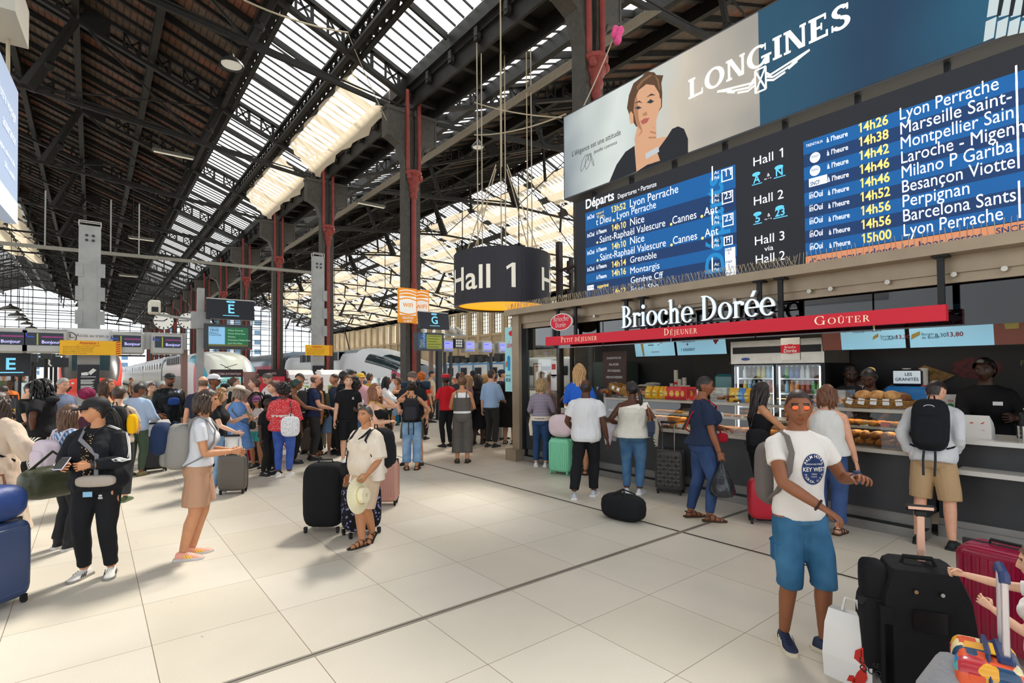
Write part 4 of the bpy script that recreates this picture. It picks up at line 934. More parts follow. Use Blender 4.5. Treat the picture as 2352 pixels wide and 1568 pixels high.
b=MB(); poly(b,[(385,560),(392,500),(402,478),(408,540),(412,600),(430,655),(425,660),(402,630)],.0115); poly(b,[(425,660),(455,668),(488,640),(492,660),(480,700),(440,690),(408,690)],.0118); poly(b,[(470,660),(500,668),(500,676),(470,668)],.0145); poly(b,[(462,690),(500,690),(500,697),(462,698)],.0145); b.build('shade_print',mat('#b5805f',.5,0,'print_tan',emit=.3),adv)
b=MB(); poly(b,[(400,440),(425,405),(470,375),(480,380),(435,412),(405,455)],.0075); poly(b,[(490,378),(512,400),(520,450),(514,455),(505,410)],.0075); b.build('hair_light_print',mat('#8a6545',.5,emit=.25),adv)
b=MB(); poly(b,[(263,918),(300,830),(345,765),(390,735),(400,865)],.009); poly(b,[(480,830),(515,745),(555,690),(580,650),(610,637),(640,650),(660,700),(660,772)],.0095)
poly(b,[(400,866),(455,830),(520,812),(660,772),(660,772.5),(400,868)],.009); b.build('dress_print',DRS,adv)
b=MB()
for pts in ([(392,545),(410,535),(428,543),(410,552)],[(452,518),(472,500),(490,512),(472,522)]): poly(b,pts,.012,0)
for pts in ([(388,522),(415,508),(432,520),(414,516)],[(450,492),(475,472),(498,480),(474,482)]): poly(b,pts,.012,1)
poly(b,[(420,612),(440,598),(466,594),(455,618),(432,628)],.012,2); poly(b,[(430,575),(452,562),(456,580),(436,586)],.012,3)
poly(b,[(446,775),(512,738),(516,765),(450,802)],.015,4); b.build('feature_print',[mat('#33414a',.5),mat('#4a3626',.5),mat('#b5605a',.5,emit=.3),mat('#b98563',.5,emit=.3),mat('#c9ced2',.4,emit=.3)],adv)
b=MB()
x0,y0=bp(662,503); x1=bp(1498,503)[0]; y2=bp(662,405)[1]; sz=y2-y0; w=serif(None,'LONGINES',0,0,sz,True,sp=.04); b2=b; serif(b,'LONGINES',x0,y0,sz,True,(x1-x0)/w,.009,sp=.04)
x,y=bp(1025,400)
def ln(p,q,t=.035): 
    a,c=V3((*p,.009)),V3((*q,.009)); b.beam(a,c,t,.002,up=(0,0,1))
W_=1.0
for s in (-1,1):
    for k,(x0_,l) in enumerate(((.16,1.25),(.2,.95),(.2,.65))): ln((x+s*.1,y+.06-k*.06),(x+s*x0_+s*.0,y-k*.05)); ln((x+s*x0_,y-k*.055),(x+s*l*.62,y+.12-k*.09)); 
    ln((x+s*1.25*.62,y+.12),(x+s*.5,y+.02)); ln((x+s*.95*.62,y+.03),(x+s*.45,y-.03))
for p,q in (((-.09,.18),(.09,.18)),((.09,.18),(.09,-.2)),((.09,-.2),(-.09,-.2)),((-.09,-.2),(-.09,.18)),((-.09,.18),(.09,-.2)),((.09,.18),(-.09,-.2))): ln((x+p[0],y+p[1]),(x+q[0],y+q[1]),.03)
b.build('brand_lettering',mat('#f1eee6',.5,emit=.6),adv)
b=MB(); bt(b,'L’élégance est une attitude',(74,790),322,26); bt(b,'Jennifer Lawrence',(186,775),303,18)
flush('small_lettering',mat('#4a4a46',.5),adv); x,y=bp(150,815)
pts=[(x+.16*math.cos(i*.7)*(1-.02*i)+.012*i-.1,y+.17*math.sin(i*.93)) for i in range(22)]
for p,q in zip(pts,pts[1:]): b.beam((*p,.009),(*q,.009),.008,.002,up=(0,0,1))
b.build('signature',mat('#4a4a46',.5),adv)
b=MB()
for k in range(4):
    poly(b,[(2185+k*60,-60),(2260+k*60,-85),(2235+k*60,70),(2165+k*60,90)],.008,0); poly(b,[(2160+k*60,110),(2215+k*60,85),(2200+k*60,190-k*10),(2148+k*60,212-k*14)],.008,0)
    poly(b,[(2240+k*60,-75),(2270+k*60,-88),(2235+k*60,80),(2215+k*60,85)],.010,1)
b.build('watch_print',[mat('#b9c6c9',.4,emit=.5),mat('#18242e',.4)],adv)
b=MB()
for i in range(9): b.box(.4+i*1.05,.46+i*1.05,5.6,bz0+.1,-.22,-.12)
b.build('bracket',BLK,adv)
# left hanging banner and its rig
dv=V3(ray(330,858)); dv.z=0; dv.normalize(); e=EYE+V3(ray(42,212))/np.linalg.norm(ray(42,212)[:2])*8.5; e2=EYE+V3(ray(57,511))/np.linalg.norm(ray(57,511)[:2])*8.5
bn=frame('hanging_banner','pale blue hanging banner with white lettering, cut by the frame at the left','banner',(e.x,e.y,e2.z),dv); hh=e.z-e2.z
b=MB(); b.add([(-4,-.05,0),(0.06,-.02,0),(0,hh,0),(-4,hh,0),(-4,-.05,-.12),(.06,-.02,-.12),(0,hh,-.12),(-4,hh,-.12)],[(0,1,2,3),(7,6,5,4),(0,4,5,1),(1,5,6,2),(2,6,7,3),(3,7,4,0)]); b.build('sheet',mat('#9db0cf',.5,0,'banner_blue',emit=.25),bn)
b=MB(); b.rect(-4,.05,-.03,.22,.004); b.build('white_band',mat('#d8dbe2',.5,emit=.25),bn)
b=MB()
for s,yy,z in (('prolongez votre voyage',hh*.72,.17),('assurance',hh*.55,.17),('voyageurs, salons et plus.',hh*.38,.09),('Offre complète',hh*.28,.09)): b.text(s,-.16,yy,z,align='R',z=.006)
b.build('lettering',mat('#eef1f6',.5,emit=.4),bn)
b=MB(); b.box(-.9,-.1,hh+.5,hh+.95,-.4,.1); b.build('rig_box',mat('#b3aea2',.6),bn)
b=MB(); b.tube([(-.2,hh,-.06),(-.22,hh+.5,-.06)],.02,6); b.tube([(-.3,hh+.9,-.1),(-.12,hh+1.4,-.1),(0,hh+2.2,-.2)],.03,6); b.build('sling',ROPE,bn)
# round hall sign
dc=V3((8.25,10.75,0)); dr=1.24
t=thing('round_hall_sign','large dark drum sign reading Hall 1, glowing orange underneath','sign',dc)
b=MB(); n=64
for i in range(n):
    a,c=2*math.pi*i/n,2*math.pi*(i+1)/n
    A=[(dr*math.cos(q_),dr*math.sin(q_)) for q_ in (a,c)]; B_=[((dr-.1)*math.cos(q_),(dr-.1)*math.sin(q_)) for q_ in (a,c)]
    b.add([(*A[0],3.55),(*A[1],3.55),(*A[1],4.86),(*A[0],4.86)],[(0,1,2,3)],0); b.add([(*A[0],3.55),(*A[1],3.55),(*B_[1],3.55),(*B_[0],3.55)],[(3,2,1,0)],1)
    b.add([(*A[0],4.86),(*A[1],4.86),(*B_[1],4.86),(*B_[0],4.86)],[(0,1,2,3)],0); b.add([(*B_[0],3.55),(*B_[1],3.55),(*B_[1],4.84),(*B_[0],4.84)],[(3,2,1,0)],0)
b.build('drum',[mat('#2a2830',.55,0,'drum_dark',noise=.1,ns=2),mat('#8d8c90',.5)],t)
b=MB(); b.disc(0,0,dr-.1,z=3.6,n=64); b.f=[f[::-1] for f in b.f]; b.build('glowing_panel',mat('#ffae0a',.5,0,'orange_glow',emit=1.1),t)
b=MB(); facing=math.atan2(-dc.y,-dc.x)
vs,fs,w=glyphs('Hall 1',.012); sz=.80
for a0 in (-1.30,.83,2.92):
    off=len(b.v)
    for p in vs:
        an=facing+a0+p[0]*sz*1.08/dr; b.v.append(((dr+.012)*math.cos(an),(dr+.012)*math.sin(an),3.88+p[1]*sz))
    for f in fs: b.f.append(tuple(i+off for i in f)); b.m.append(0)
b.build('lettering',mat('#efe9d8',.5,0,'sign_cream',emit=.2),t)
b=MB()
for i in range(4): a=facing+.8+i*1.57; b.cyl((1.2*math.cos(a),1.2*math.sin(a),4.84),(.2*math.cos(a),.2*math.sin(a),7.2),.015,n=5)
b.cyl((0,0,7.2),(0,0,13),.02,n=5); b.build('cable',ROPE,t)
# dark frame posts beside the departure board
t=thing('board_gantry','dark steel gantry post standing left of the departure board','gantry',(8.75,9.15,0))
b=MB(); b.box(-.06,.06,-.06,.06,0,5.0); b.box(.1,.18,-.3,-.22,0,4.6); b.build('post',mat('#2c1d1c',.5),t)
b=MB()
for z in (3.6,4.3): b.beam((0,0,z),(0,-.6,z+.05),.06); b.beam((.05,-.3,z-.1),(.05,-.3,z+.2),.1)
b.build('bracket',mat('#2c1d1c',.5),t)
# ---- bakery kiosk ----
KB=mat('#3a3b3e',.45,0,'kiosk_dark',noise=.15,ns=3); KX=mat('#141518',.5,0,'kiosk_black'); BEI=mat('#a5947e',.4,.35,'bronze_steel',noise=.12,ns=3); KG=glassmat('kiosk_glass',(.95,.97,.96),.97,.03); KGD=glassmat('smoked_glass',(.10,.105,.11),.95,.03)
KR=mat('#d00f2d',.4,0,'kiosk_red',emit=.12); CRM=mat('#f3e3c3',.5,0,'cream_lettering',emit=.3); LET=mat('#d5e6f8',.4,0,'lit_letter',emit=.75)
RY=Matrix(((0,0,-1,0),(-1,0,0,0),(0,1,0,0),(0,0,0,1)))   # local x->-Y, y->Z, z->-X : panels that face the concourse
def face(x,y,z): m=RY.copy(); m.translation=(x,y,z); return m
t=thing('kiosk_canopy','bronze steel canopy roof of the bakery kiosk with bolted beam and corner post','canopy',(0,0,0))
b=MB(); b.box(6.95,9.9,-4,9.0,3.1,3.22); b.build('roof_slab',BEI,t)
b=MB(); b.box(7.2,7.3,-4,8.72,2.92,3.1); b.box(7.24,7.3,-4,8.72,2.82,2.92); b.build('beam',BEI,t)
b=MB(); b.box(7.12,7.2,8.72,8.95,0,3.1,0); b.box(7.2,7.42,8.72,8.95,0,3.1,1); b.box(7.0,7.25,8.7,9.05,0,.24,0); b.build('corner_post',[BEI,DGREY],t)
for y in (7.5,6.9,6.6,5.9,5.65,4.8,4.2,3.9,2.9,2.65,2.05,1.45,1.05): b=MB(); b.cyl((7.2,y,2.9),(7.17,y,2.9),.028,n=10); b.build('bolt',STEEL,t)
b=MB()
for y in (7.42,6.95,5.75,5.42,3.48,3.2,1.53): b.box(7.03,7.07,y-.03,y+.03,2.5,3.1); b.box(7.0,7.14,y-.07,y+.07,3.08,3.1)
b.build('hanger_post',KX,t)
b=MB(); q=random.Random(3)
y=8.95
while y>-.5:
    if y>3.0:
        for s in (-1,1): b.tube([(7.02,y,3.22),(7.02+q.uniform(-.05,.05),y+s*.06+q.uniform(-.02,.02),3.36)],.004,3)
        b.tube([(7.06,y,3.22),(7.08,y+.03,3.37)],.004,3)
    else: b.tube([(7.02,y,3.22),(7.0+q.uniform(-.03,.03),y+q.uniform(-.02,.02),3.38)],.004,3)
    y-=.055
b.build('bird_spikes',mat('#a89a82',.4,.5,'spike_wire'),kind='stuff',label='wire bird spikes along the edge of the kiosk canopy',cat='bird spikes')
t=thing('upper_glazing','smoked glass band under the canopy of the kiosk','glazing',(7.36,0,0))
ys=[8.7,7.75,6.55,5.1,3.7,2.25,.9,-.6,-2]
for a,c in zip(ys,ys[1:]): b=MB(); b.box(0,.012,c+.01,a-.01,2.36,2.86); b.build('glass_pane',KGD,t)
t=thing('shop_sign','white lit serif letters of the bakery name under the canopy','shop sign',(6.99,5.78,2.62))
b=MB(); b.T=face(0,0,0); w=serif(None,'Brioche Dorée',0,0,.36); b.T=face(0,0,0); serif(b,'Brioche Dorée',0,0,.36,False,2.55/w,.015,.02); b.build('lit_face',LET,t)
b=MB(); b.T=face(0,0,0); serif(b,'Brioche Dorée',.003,-.003,.361,False,2.552/w,-.04,.05); b.build('letter_body',mat('#8d867c',.4,.5),t)
b=MB(); b.box(.04,.06,-2.5,.0,-.02,.0); b.box(.04,.06,-2.5,0,.2,.22); b.build('rail',KX,t)
t=thing('oval_sign','small red oval bakery sign hung at the corner of the kiosk','sign',(6.98,7.27,2.835))
b=MB(); b.T=face(0,0,0); b.disc(0,0,.30,.165,0); b.disc(0,0,.30,.165,-.03); b.loft([[(.3*math.cos(R(i*10)),.165*math.sin(R(i*10)),z) for i in range(36)] for z in (-.03,0)],False); b.build('rim',WHT,t)
b=MB(); b.T=face(0,0,0); b.disc(0,0,.28,.148,.003); b.build('red_plate',KR,t)
b=MB(); b.T=face(0,0,0); w=serif(None,'Brioche',0,0,.1); serif(b,'Brioche',-.2,.015,.105,False,.4/w,.006); w=serif(None,'Dorée',0,0,.1); serif(b,'Dorée',-.14,-.1,.1,False,.28/w,.006); b.build('lettering',WHT,t)
t=thing('red_fascia','long red board with meal names hung below the bakery letters','fascia board',(6.97,0,0))
b=MB(); b.box(0,.1,1.48,4.9,2.4,2.57); b.box(0,.1,4.9,7.7,2.4,2.57); b.build('board',KR,t)
b=MB()
for s,y0,y1 in (('Petit déjeuner',7.26,6.34),('Déjeuner',4.95,4.35),('Goûter',2.76,2.13)): 
    w=serif_caps(None,s,0,0,.1); b.T=face(-.004,y0,2.445); serif_caps(b,s,0,0,.105,(y0-y1)/w,0)
b.build('lettering',CRM,t)
# counter run
t=thing('display_counter','dark front sales counter of the kiosk with lit glass pastry vitrine','counter',(0,0,0))
b=MB(); b.box(7.3,8.1,1.75,8.7,.24,.92); b.build('front_panel',KB,t)
b=MB(); b.box(7.2,7.4,1.75,8.7,0,.11,0); b.box(7.34,7.42,1.75,8.7,.11,.24,0); b.box(7.2,7.34,1.75,8.7,.108,.112,1); b.build('plinth',[mat('#8f8d89',.4,.5,'plinth_steel',noise=.2,ns=2),KX],t)
b=MB(); b.box(7.17,8.1,1.85,6.5,.92,.965); b.build('worktop',mat('#b5b0a6',.35),t)
b=MB()
for y0,y1 in ((1.86,3.34),(3.37,4.85),(4.88,6.46)): b.add([(7.24,y0,.97),(7.24,y1,.97),(7.30,y1,1.42),(7.30,y0,1.42)],[(0,1,2,3)])
b.build('vitrine_glass',KG,t)
b=MB(); b.box(7.27,8.0,1.86,6.46,1.42,1.432,0); b.build('glass_top',glassmat('shelf_glass',(.85,.92,.88),.75,.1),t)
b=MB(); b.box(7.26,7.30,1.86,6.46,1.385,1.42); b.build('top_rail',mat('#b5afa3',.4,.2),t)
b=MB(); b.box(7.4,8.0,1.86,6.46,1.19,1.2); b.box(7.38,7.41,1.86,6.46,1.175,1.205); b.build('shelf',mat('#a59f93',.4,.1),t)
b=MB()
for y in (1.86,3.35,4.86,6.47): b.beam((7.3,y,.97),(7.7,y,1.42),.02,.03); b.box(7.6,7.63,y-.015,y+.015,.97,1.42)
b.build('support',DGREY,t)
for z,x in ((1.38,7.5),(1.17,7.6)):
    b=MB(); b.box(x-.02,x+.02,1.9,6.4,z-.008,z+.004); b.build('light_strip',mat('#ffd9a0',.5,0,'warm_strip',emit=14),t)
t=thing('serving_counter','dark serving counter with white top and lower shelf at the near end of the kiosk','counter',(0,0,0))
b=MB(); b.box(7.6,8.3,-3,1.72,.2,1.07); b.build('front_panel',KB,t); b=MB(); b.box(7.5,8.35,-3,1.72,1.07,1.12); b.build('worktop',mat('#d9d6d0',.3),t)
b=MB(); b.box(7.3,7.62,-3,1.5,.76,.81); b.build('shelf',mat('#c9c6bf',.3),t)
b=MB(); b.box(7.53,7.7,-3,1.72,0,.13); b.box(7.57,7.7,-3,1.72,.13,.2); b.build('plinth',mat('#9a9894',.4,.5,'plinth_steel2',noise=.2,ns=2),t)
# back of the shop
f=MB(); f.box(9.62,9.72,-3,8.9,0,3.1); f.build('wall_kiosk_back',KX,kind='structure')
f=MB(); f.box(7.4,9.7,-3,8.9,3.02,3.09); f.build('ceiling_kiosk',mat('#1b1c1f',.7),kind='structure')
t=thing('wall_print','dark wall print with the word PLAISIR, a coffee cup and a croissant','wall picture',(9.6,0,0))
b=MB(); b.T=face(0,5.0,0); b.rect(-1.1,.85,1.5,2.15,0); b.build('panel',mat('#1d1c1a',.6),t)
b=MB(); b.T=face(0,5.0,0); b.text('P L A I S I R',-.35,1.99,.085,z=.004); b.build('lettering',mat('#5f6332',.6,emit=.1),t)
b=MB(); b.T=face(0,5.0,0); b.disc(.33,1.87,.13,.1,.004); b.build('cup_picture',mat('#8a5a2b',.6,col2='#5a3216',ns=15),t)
b=MB(); b.T=face(0,5.0,0); b.flat([(.47,1.78),(.6,1.96),(.72,1.98),(.82,1.88),(.8,1.78),(.68,1.86)],.004); b.build('croissant_picture',mat('#9a5a22',.6,col2='#5c3010',ns=25),t)
t=thing('wall_print','dark wall print with the word PLAISIR and a red fruit tart','wall picture',(9.6,0,0))
b=MB(); b.T=face(0,1.9,0); b.rect(-.5,2.3,1.5,2.15,0); b.build('panel',mat('#1d1c1a',.6),t)
b=MB(); b.T=face(0,1.9,0); b.text('P L A I S I R',.62,1.93,.1,z=.004); b.build('lettering',mat('#5f6332',.6,emit=.1),t)
b=MB(); b.T=face(0,1.9,0); b.disc(.18,1.9,.27,.15,.004); b.build('tart_picture',mat('#5a1715',.6,col2='#2a0b0c',ns=20),t)
t=thing('wall_print','brown wall print of a filled sandwich behind the staff','wall picture',(9.58,0,0))
b=MB(); b.T=face(0,3.2,0); b.flat([(.25,1.5),(.9,1.95),(1.25,1.8),(.6,1.4)],.0); b.build('board_picture',mat('#6b4a26',.6,col2='#8a6a3a',ns=12),t); b=MB(); b.T=face(0,3.2,0); b.flat([(.45,1.62),(.85,1.9),(1.05,1.86),(.7,1.62)],.004); b.build('sandwich_picture',mat('#8a5a2a',.6,col2='#3d4a1c',ns=30),t)
t=thing('back_counter','dark back counter along the rear wall of the kiosk','counter',(9.3,0,0))
b=MB(); b.box(-.35,.28,-2.5,3.1,0,1.28); b.build('cabinet',KX,t); b=MB(); b.box(-.37,.28,-2.5,3.1,1.28,1.31); b.build('worktop',mat('#6f6d69',.3,.4),t)
t=thing('back_counter','dark back counter left of the drinks fridge','counter',(9.3,0,0))
b=MB(); b.box(-.35,.28,4.9,6.7,0,1.28); b.build('cabinet',KX,t); b=MB(); b.box(-.37,.28,4.9,6.7,1.28,1.31); b.build('worktop',mat('#55534f',.3,.4),t)
# menu screens
SC=mat('#8fc4de',.3,0,'menu_blue',emit=.55); SCB=mat('#6d3f36',.3,0,'menu_brown',emit=.35); MK=mat('#27404f',.5,0,'menu_ink'); MR=mat('#8c2630',.5,0,'menu_red'); FD=mat('#8a8a4a',.5,0,'menu_food',emit=.2,col2='#b8854a',ns=40)
def menu(y0,y1,lab,kind):
    t=thing('menu_screen',lab,'menu screen',(8.6,y0,2.17)); t.rotation_euler=(0,R(-10),0); w=y0-y1
    b=MB(); b.T=face(0,0,0); b.add([(0,0,0),(w,0,0),(w,.56,0),(0,.56,0),(0,0,-.05),(w,0,-.05),(w,.56,-.05),(0,.56,-.05)],[(0,1,2,3),(7,6,5,4),(0,4,5,1),(1,5,6,2),(2,6,7,3),(3,7,4,0)]); b.build('housing',KX,t)
    b=MB(); b.T=face(0,0,0); s0,s1=(.25*w,w-.01) if kind==2 else ((.01,.73*w) if kind==3 else (.01,w-.01)); b.rect(s0,s1,.012,.55,.003); b.build('screen',SC,t)
    if kind>1: b=MB(); b.T=face(0,0,0); a,c=(.01,.25*w) if kind==2 else (.73*w,w-.01); b.rect(a,c,.012,.55,.003); b.build('brown_panel',SCB,t)
    b=MB(); b.T=face(0,0,0); r=MB(); r.T=face(0,0,0); f=MB(); f.T=face(0,0,0)
    if kind==0:
        for i in range(6): b.rect(.36*w,.5*w,.45-i*.045,.465-i*.045,.006); b.rect(.6*w,.63*w,.45-i*.045,.465-i*.045,.006)
        r.rect(.66*w,.72*w,.26,.52,.006); r.rect(.42*w,.62*w,.09,.1,.006); f.flat([(.14*w,.55),(.2*w,.55),(.24*w,.3),(.24*w,.02),(.2*w,.02),(.17*w,.3)],.006)
    if kind==1:
        for i,s in enumerate(('1 CUISINÉ','PRIX VILLE','1 BOISSON','1 DESSERT')): b.text(s,.24*w,(.47,.42,.25,.09)[i],.065,align='C',z=.006,bold=.02)
        for y in (.36,.18): r.text('+',.24*w,y,.09,align='C',z=.006,bold=.03)
        f.flat([(.42*w,.34),(.48*w,.46),(.7*w,.5),(.7*w,.3),(.5*w,.27)],.006); r.flat([(.76*w,.26),(.95*w,.48),(.99*w,.4),(.8*w,.18)],.006); b.rect(.66*w,.74*w,.32,.55,.008)
    if kind==2:
        for i,(n,p,q_) in enumerate((('Poulet crudités','6,50','12,60'),('Thon crudités','6,50','12,60'))): 
            y=.4-i*.14; b.text(n.split()[0],.4*w,y+.03,.045,z=.006); b.text(n.split()[1],.4*w,y-.01,.045,z=.006); b.text(p,.51*w,y,.065,z=.006); r.text(q_,.585*w,y,.075,z=.006,bold=.015); f.flat([(.3*w,y),(.31*w,y+.05),(.38*w,y+.09),(.38*w,y+.04)],.006)
        for i,(n,p,q_) in enumerate((('Madras Loup','7,20','12,60'),('Poulet Caesar','7,50','12,70'),('Saumon Tzatziki','7,60','13,30'))):
            y=.42-i*.14; b.text(n.split()[0],.72*w,y+.03,.045,z=.006); b.text(n.split()[1],.72*w,y-.01,.045,z=.006); b.text(p,.8*w,y,.065,z=.006); r.text(q_,.885*w,y,.075,z=.006,bold=.015); f.flat([(.63*w,y),(.64*w,y+.05),(.7*w,y+.09),(.7*w,y+.04)],.006)
    if kind==3:
        for i,(n,p,q_) in enumerate((('Italien mixte','7,50','12,60'),('Poulet Cheddar','7,90','13,40'),('Burger de Boeuf','8,30','13,80'))):
            y=.44-i*.15; b.text(n.split(' ',1)[0],.12*w,y+.03,.05,z=.006); b.text(n.split(' ',1)[1],.12*w,y-.015,.05,z=.006); b.text(p,.24*w,y,.07,z=.006); r.text(q_,.335*w,y,.08,z=.006,bold=.015); f.flat([(.02*w,y-.02),(.03*w,y+.05),(.11*w,y+.09),(.11*w,y+.04)],.006)
        f.flat([(.8*w,.4),(.94*w,.4),(.92*w,.2),(.82*w,.2)],.006)
    b.build('lettering',MK,t); r.build('red_lettering',MR,t); f.build('food_picture',FD,t)
    return t
menu(6.79,5.85,'menu screen farthest from the fridge with an ice cream cone picture',0); menu(5.82,4.82,'menu screen with sandwich and raspberry tart, next to the fridge header',1)
menu(3.3,2.25,'menu screen with brown strip listing sandwich prices',2); menu(2.22,1.05,'menu screen with coffee glass picture at the near end of the kiosk',3)
b=MB(); b.box(0,.03,-.29,.29,1.45,2.28); t=thing('menu_board','brown board listing sandwichs, salades, pâtisseries and cafés','menu board',(8.0,6.85,0)); b.build('board',mat('#4a352c',.5),t)
b=MB(); b.T=face(-.005,0,0)
for i,s in enumerate(('SANDWICHS','SALADES','PÂTISSERIES','VIENNOISERIES','CAFÉS','THÉS')): b.text(s,0,2.13-i*.125,.062,align='C',z=0,bold=.008)
b.build('lettering',WHT,t)
# drinks fridge
FR=thing('drinks_fridge','double glass door drinks fridge with steel header behind the counter','fridge',(8.6,0,0))
b=MB(); b.box(.02,.98,3.28,3.34,0,2.0); b.box(.02,.98,4.7,4.76,0,2.0); b.box(.9,.98,3.28,4.76,0,2.0); b.box(.02,.98,3.28,4.76,0,.3); b.box(0.04,.1,3.98,4.06,.3,2.0); b.build('cabinet',KX,FR)
b=MB(); b.box(0,.98,3.28,4.76,2.0,2.38,0); b.box(-.01,.01,3.32,4.72,2.17,2.28,1); b.build('header',[STEEL,KX],FR)
b=MB(); b.T=face(-.012,3.75,0); b.rect(-.16,.13,2.05,2.4,.0); o=b.build('label_card',WHT,FR); b=MB(); b.T=face(-.015,3.75,0); b.rect(-.16,.13,2.16,2.29,.0); b.disc(-.015,2.225,.105,.075,.002); b.build('red_band',KR,o)
b=MB(); b.T=face(-.02,3.765,0); b.text('Brioche',0,2.235,.055,align='C',bold=.01); b.text('Dorée',0,2.17,.075,align='C',bold=.02); b.build('lettering',WHT,o)
b=MB(); b.T=face(-.012,4.5,0); b.disc(0,2.08,.07,.025); b.build('badge',TB,FR)
for y0,y1 in ((3.34,4.0),(4.04,4.7)):
    b=MB(); b.box(0,.015,y0,y1,.32,1.98); o=b.build('door',KG,FR); b=MB(); b.box(-.03,-.01,y0+.02,y0+.05,.8,1.5); b.build('handle',STEEL,o)
    for z in (.9,1.28,1.52,1.76): b=MB(); b.box(.1,.8,y0+.02,y1-.02,z-.02,z); b.build('shelf',mat('#d9dde0',.4,emit=.2),FR)
    b=MB(); b.box(.05,.07,y0+.02,y0+.035,.35,1.95); b.box(.05,.07,y1-.035,y1-.02,.35,1.95); b.build('light_strip',mat('#e9f4ff',.5,0,'fridge_led',emit=6),FR)
BC_=['#2d5fae','#3a9a4a','#b33a2e','#e08a2a','#7fb9d6','#d9c54a','#5a2f1c','#e9e9e9']
def bottle(col,h=.2,r=.034):
    t=thing('drink_bottle','drink bottle','bottle'); b=MB(); b.lathe([(r*.9,0),(r,.01),(r,h*.6),(r*.5,h*.82),(r*.42,h*.95)],n=10); b.build('body',mat(col,.15,0,'drink',spec=.7),t,smooth=50)
    b=MB(); b.lathe([(r*.48,h*.93),(r*.48,h)],n=10); b.build('cap',mat('#d8d8d8' if rnd.random()<.5 else col,.4),t); return t
prot=[bottle(c) for c in BC_]; cols=['blue','green','red','orange','pale blue','yellow','dark brown','white']; used=set(); shelves=['bottom','second','third','top']
for di,(y0,y1) in enumerate(((3.4,3.96),(4.1,4.66))):
    for si,z in enumerate((1.28,1.52,1.76)):
        k0=rnd.randrange(8)
        for j in range(7):
            ci=(k0+j//2+di)%8; y=y0+(y1-y0)*(j+.5)/7; lab='%s bottle on the %s shelf of the %s fridge door'%(cols[ci],('lowest','middle','upper')[si],('near','far')[di]); g='%s drinks, %s shelf, %s door'%(cols[ci],('lowest','middle','upper')[si],('near','far')[di])
            if ci in used: dup(prot[ci],(8.8,y,z),lab,g)
            else: used.add(ci); o=prot[ci]; o.location=(8.8,y,z); o['label']=lab; o['group']=g
for i,o in enumerate(prot):
    if i not in used: o.location=(8.8,3.5+.1*i,.32); o['label']='%s bottle at the bottom of the drinks fridge'%cols[i]
# price cards, food
def cup_stack(x,y,z,h,lab,r=.045):
    t=thing('paper_cup_stack',lab,'cup stack',(x,y,z)); b=MB(); pr=[]; n=int(h/.03)
    for i in range(n): pr+=[(r*.82,i*.03),(r,i*.03+.028)]
    b.lathe(pr,n=14); b.build('cups',mat('#d9d4c8',.6),t); b=MB(); b.lathe([(r*1.01,h*.5),(r*1.01,h*.58)],n=14,cap=False); b.build('red_mark',TXR,t); return t
for i,(u,h) in enumerate(((1543,.34),(1553,.62),(1561,.42),(1566,.3),(1572,.45),(1580,.3))): p=PX(u,880,9.15); cup_stack(9.15,p.y,1.31,h,'paper cup stack on the far back counter, %s from its end'%('first','second, tallest','third','fourth','fifth','last')[i])
for i,(u,h) in enumerate(((2083,.62),(2100,.42),(2108,.55),(2122,.62))): p=PX(u,880,9.1); cup_stack(9.1,p.y,1.31,h,'paper cup stack above the bent customer, %s of four'%('leftmost','second','third','rightmost')[i],.055)
def box_thing(nm,lab,cat,x,y,z,w,d,h,m,txt=None,tm=None,grp=None):
    t=thing(nm,lab,cat,(x,y,z),group=grp); b=MB(); b.bbox(-d/2,d/2,-w/2,w/2,0,h,.008); b.build('body',m,t)
    if txt: b=MB(); b.T=face(-d/2-.003,0,0); b.text(txt,0,h*.6,min(.06,w*.28),align='C',bold=.01); b.build('lettering',tm or TXR,t)
    return t
for i,u in enumerate((2158,2185,2210)):
    p=PX(u,880,9.05); t=box_thing('tea_box','white tea box with %s mark on the near back counter'%('red','green','lime')[i],'box',9.05,p.y,1.31,.13,.12,.24,WHT,'TEA'); b=MB(); b.T=face(-.065,0,0); b.disc(0,.09,.035); b.build('mark',mat(('#b3262e','#3f9a55','#8cc04a')[i],.5),t)
for i,u in enumerate((1592,1600)): p=PX(u,880,9.0); t=box_thing('tea_box','white tea box on the far back counter, %s one'%('left','right')[i],'box',9.0,p.y,1.31,.12,.1,.2,WHT,'TEA'); b=MB(); b.T=face(-.055,0,0); b.disc(0,.07,.03); b.build('mark',mat(('#3a5a9a','#b3262e')[i],.5),t)
p=PX(1665,870,8.9); t=thing('water_dispenser','teal water dispenser tank beside the drinks fridge','dispenser',(9.0,p.y,1.31)); b=MB(); b.bbox(-.15,.15,-.2,.2,.12,.52,.05); b.build('tank',mat('#3f7f83',.2,spec=.7),t); b=MB(); b.lathe([(.06,.0),(.12,.06),(.05,.13)],n=12); b.build('nozzle',WHT,t)
p=PX(1475,880,9.0); t=thing('coffee_machine','black and steel coffee machine with paper bags on top','coffee machine',(9.1,p.y-.1,1.31)); b=MB(); b.bbox(-.25,.25,-.45,.45,0,.24,.02); b.build('body',DGREY,t); b=MB(); b.box(-.26,-.25,.1,.42,.03,.2); b.build('front_plate',STEEL,t)
t2=thing('paper_bags','crumpled grey paper bags lying on the coffee machine','paper bags',(9.1,p.y-.1,1.55)); b=MB(); b.ball((0,0,.03),.3,sx=.6,sz=.14,n=9,m=4); b.ball((0,-.1,.07),.2,sx=.5,sz=.2,n=7,m=4); b.build('bag',mat('#a9a8a4',.7),t2)
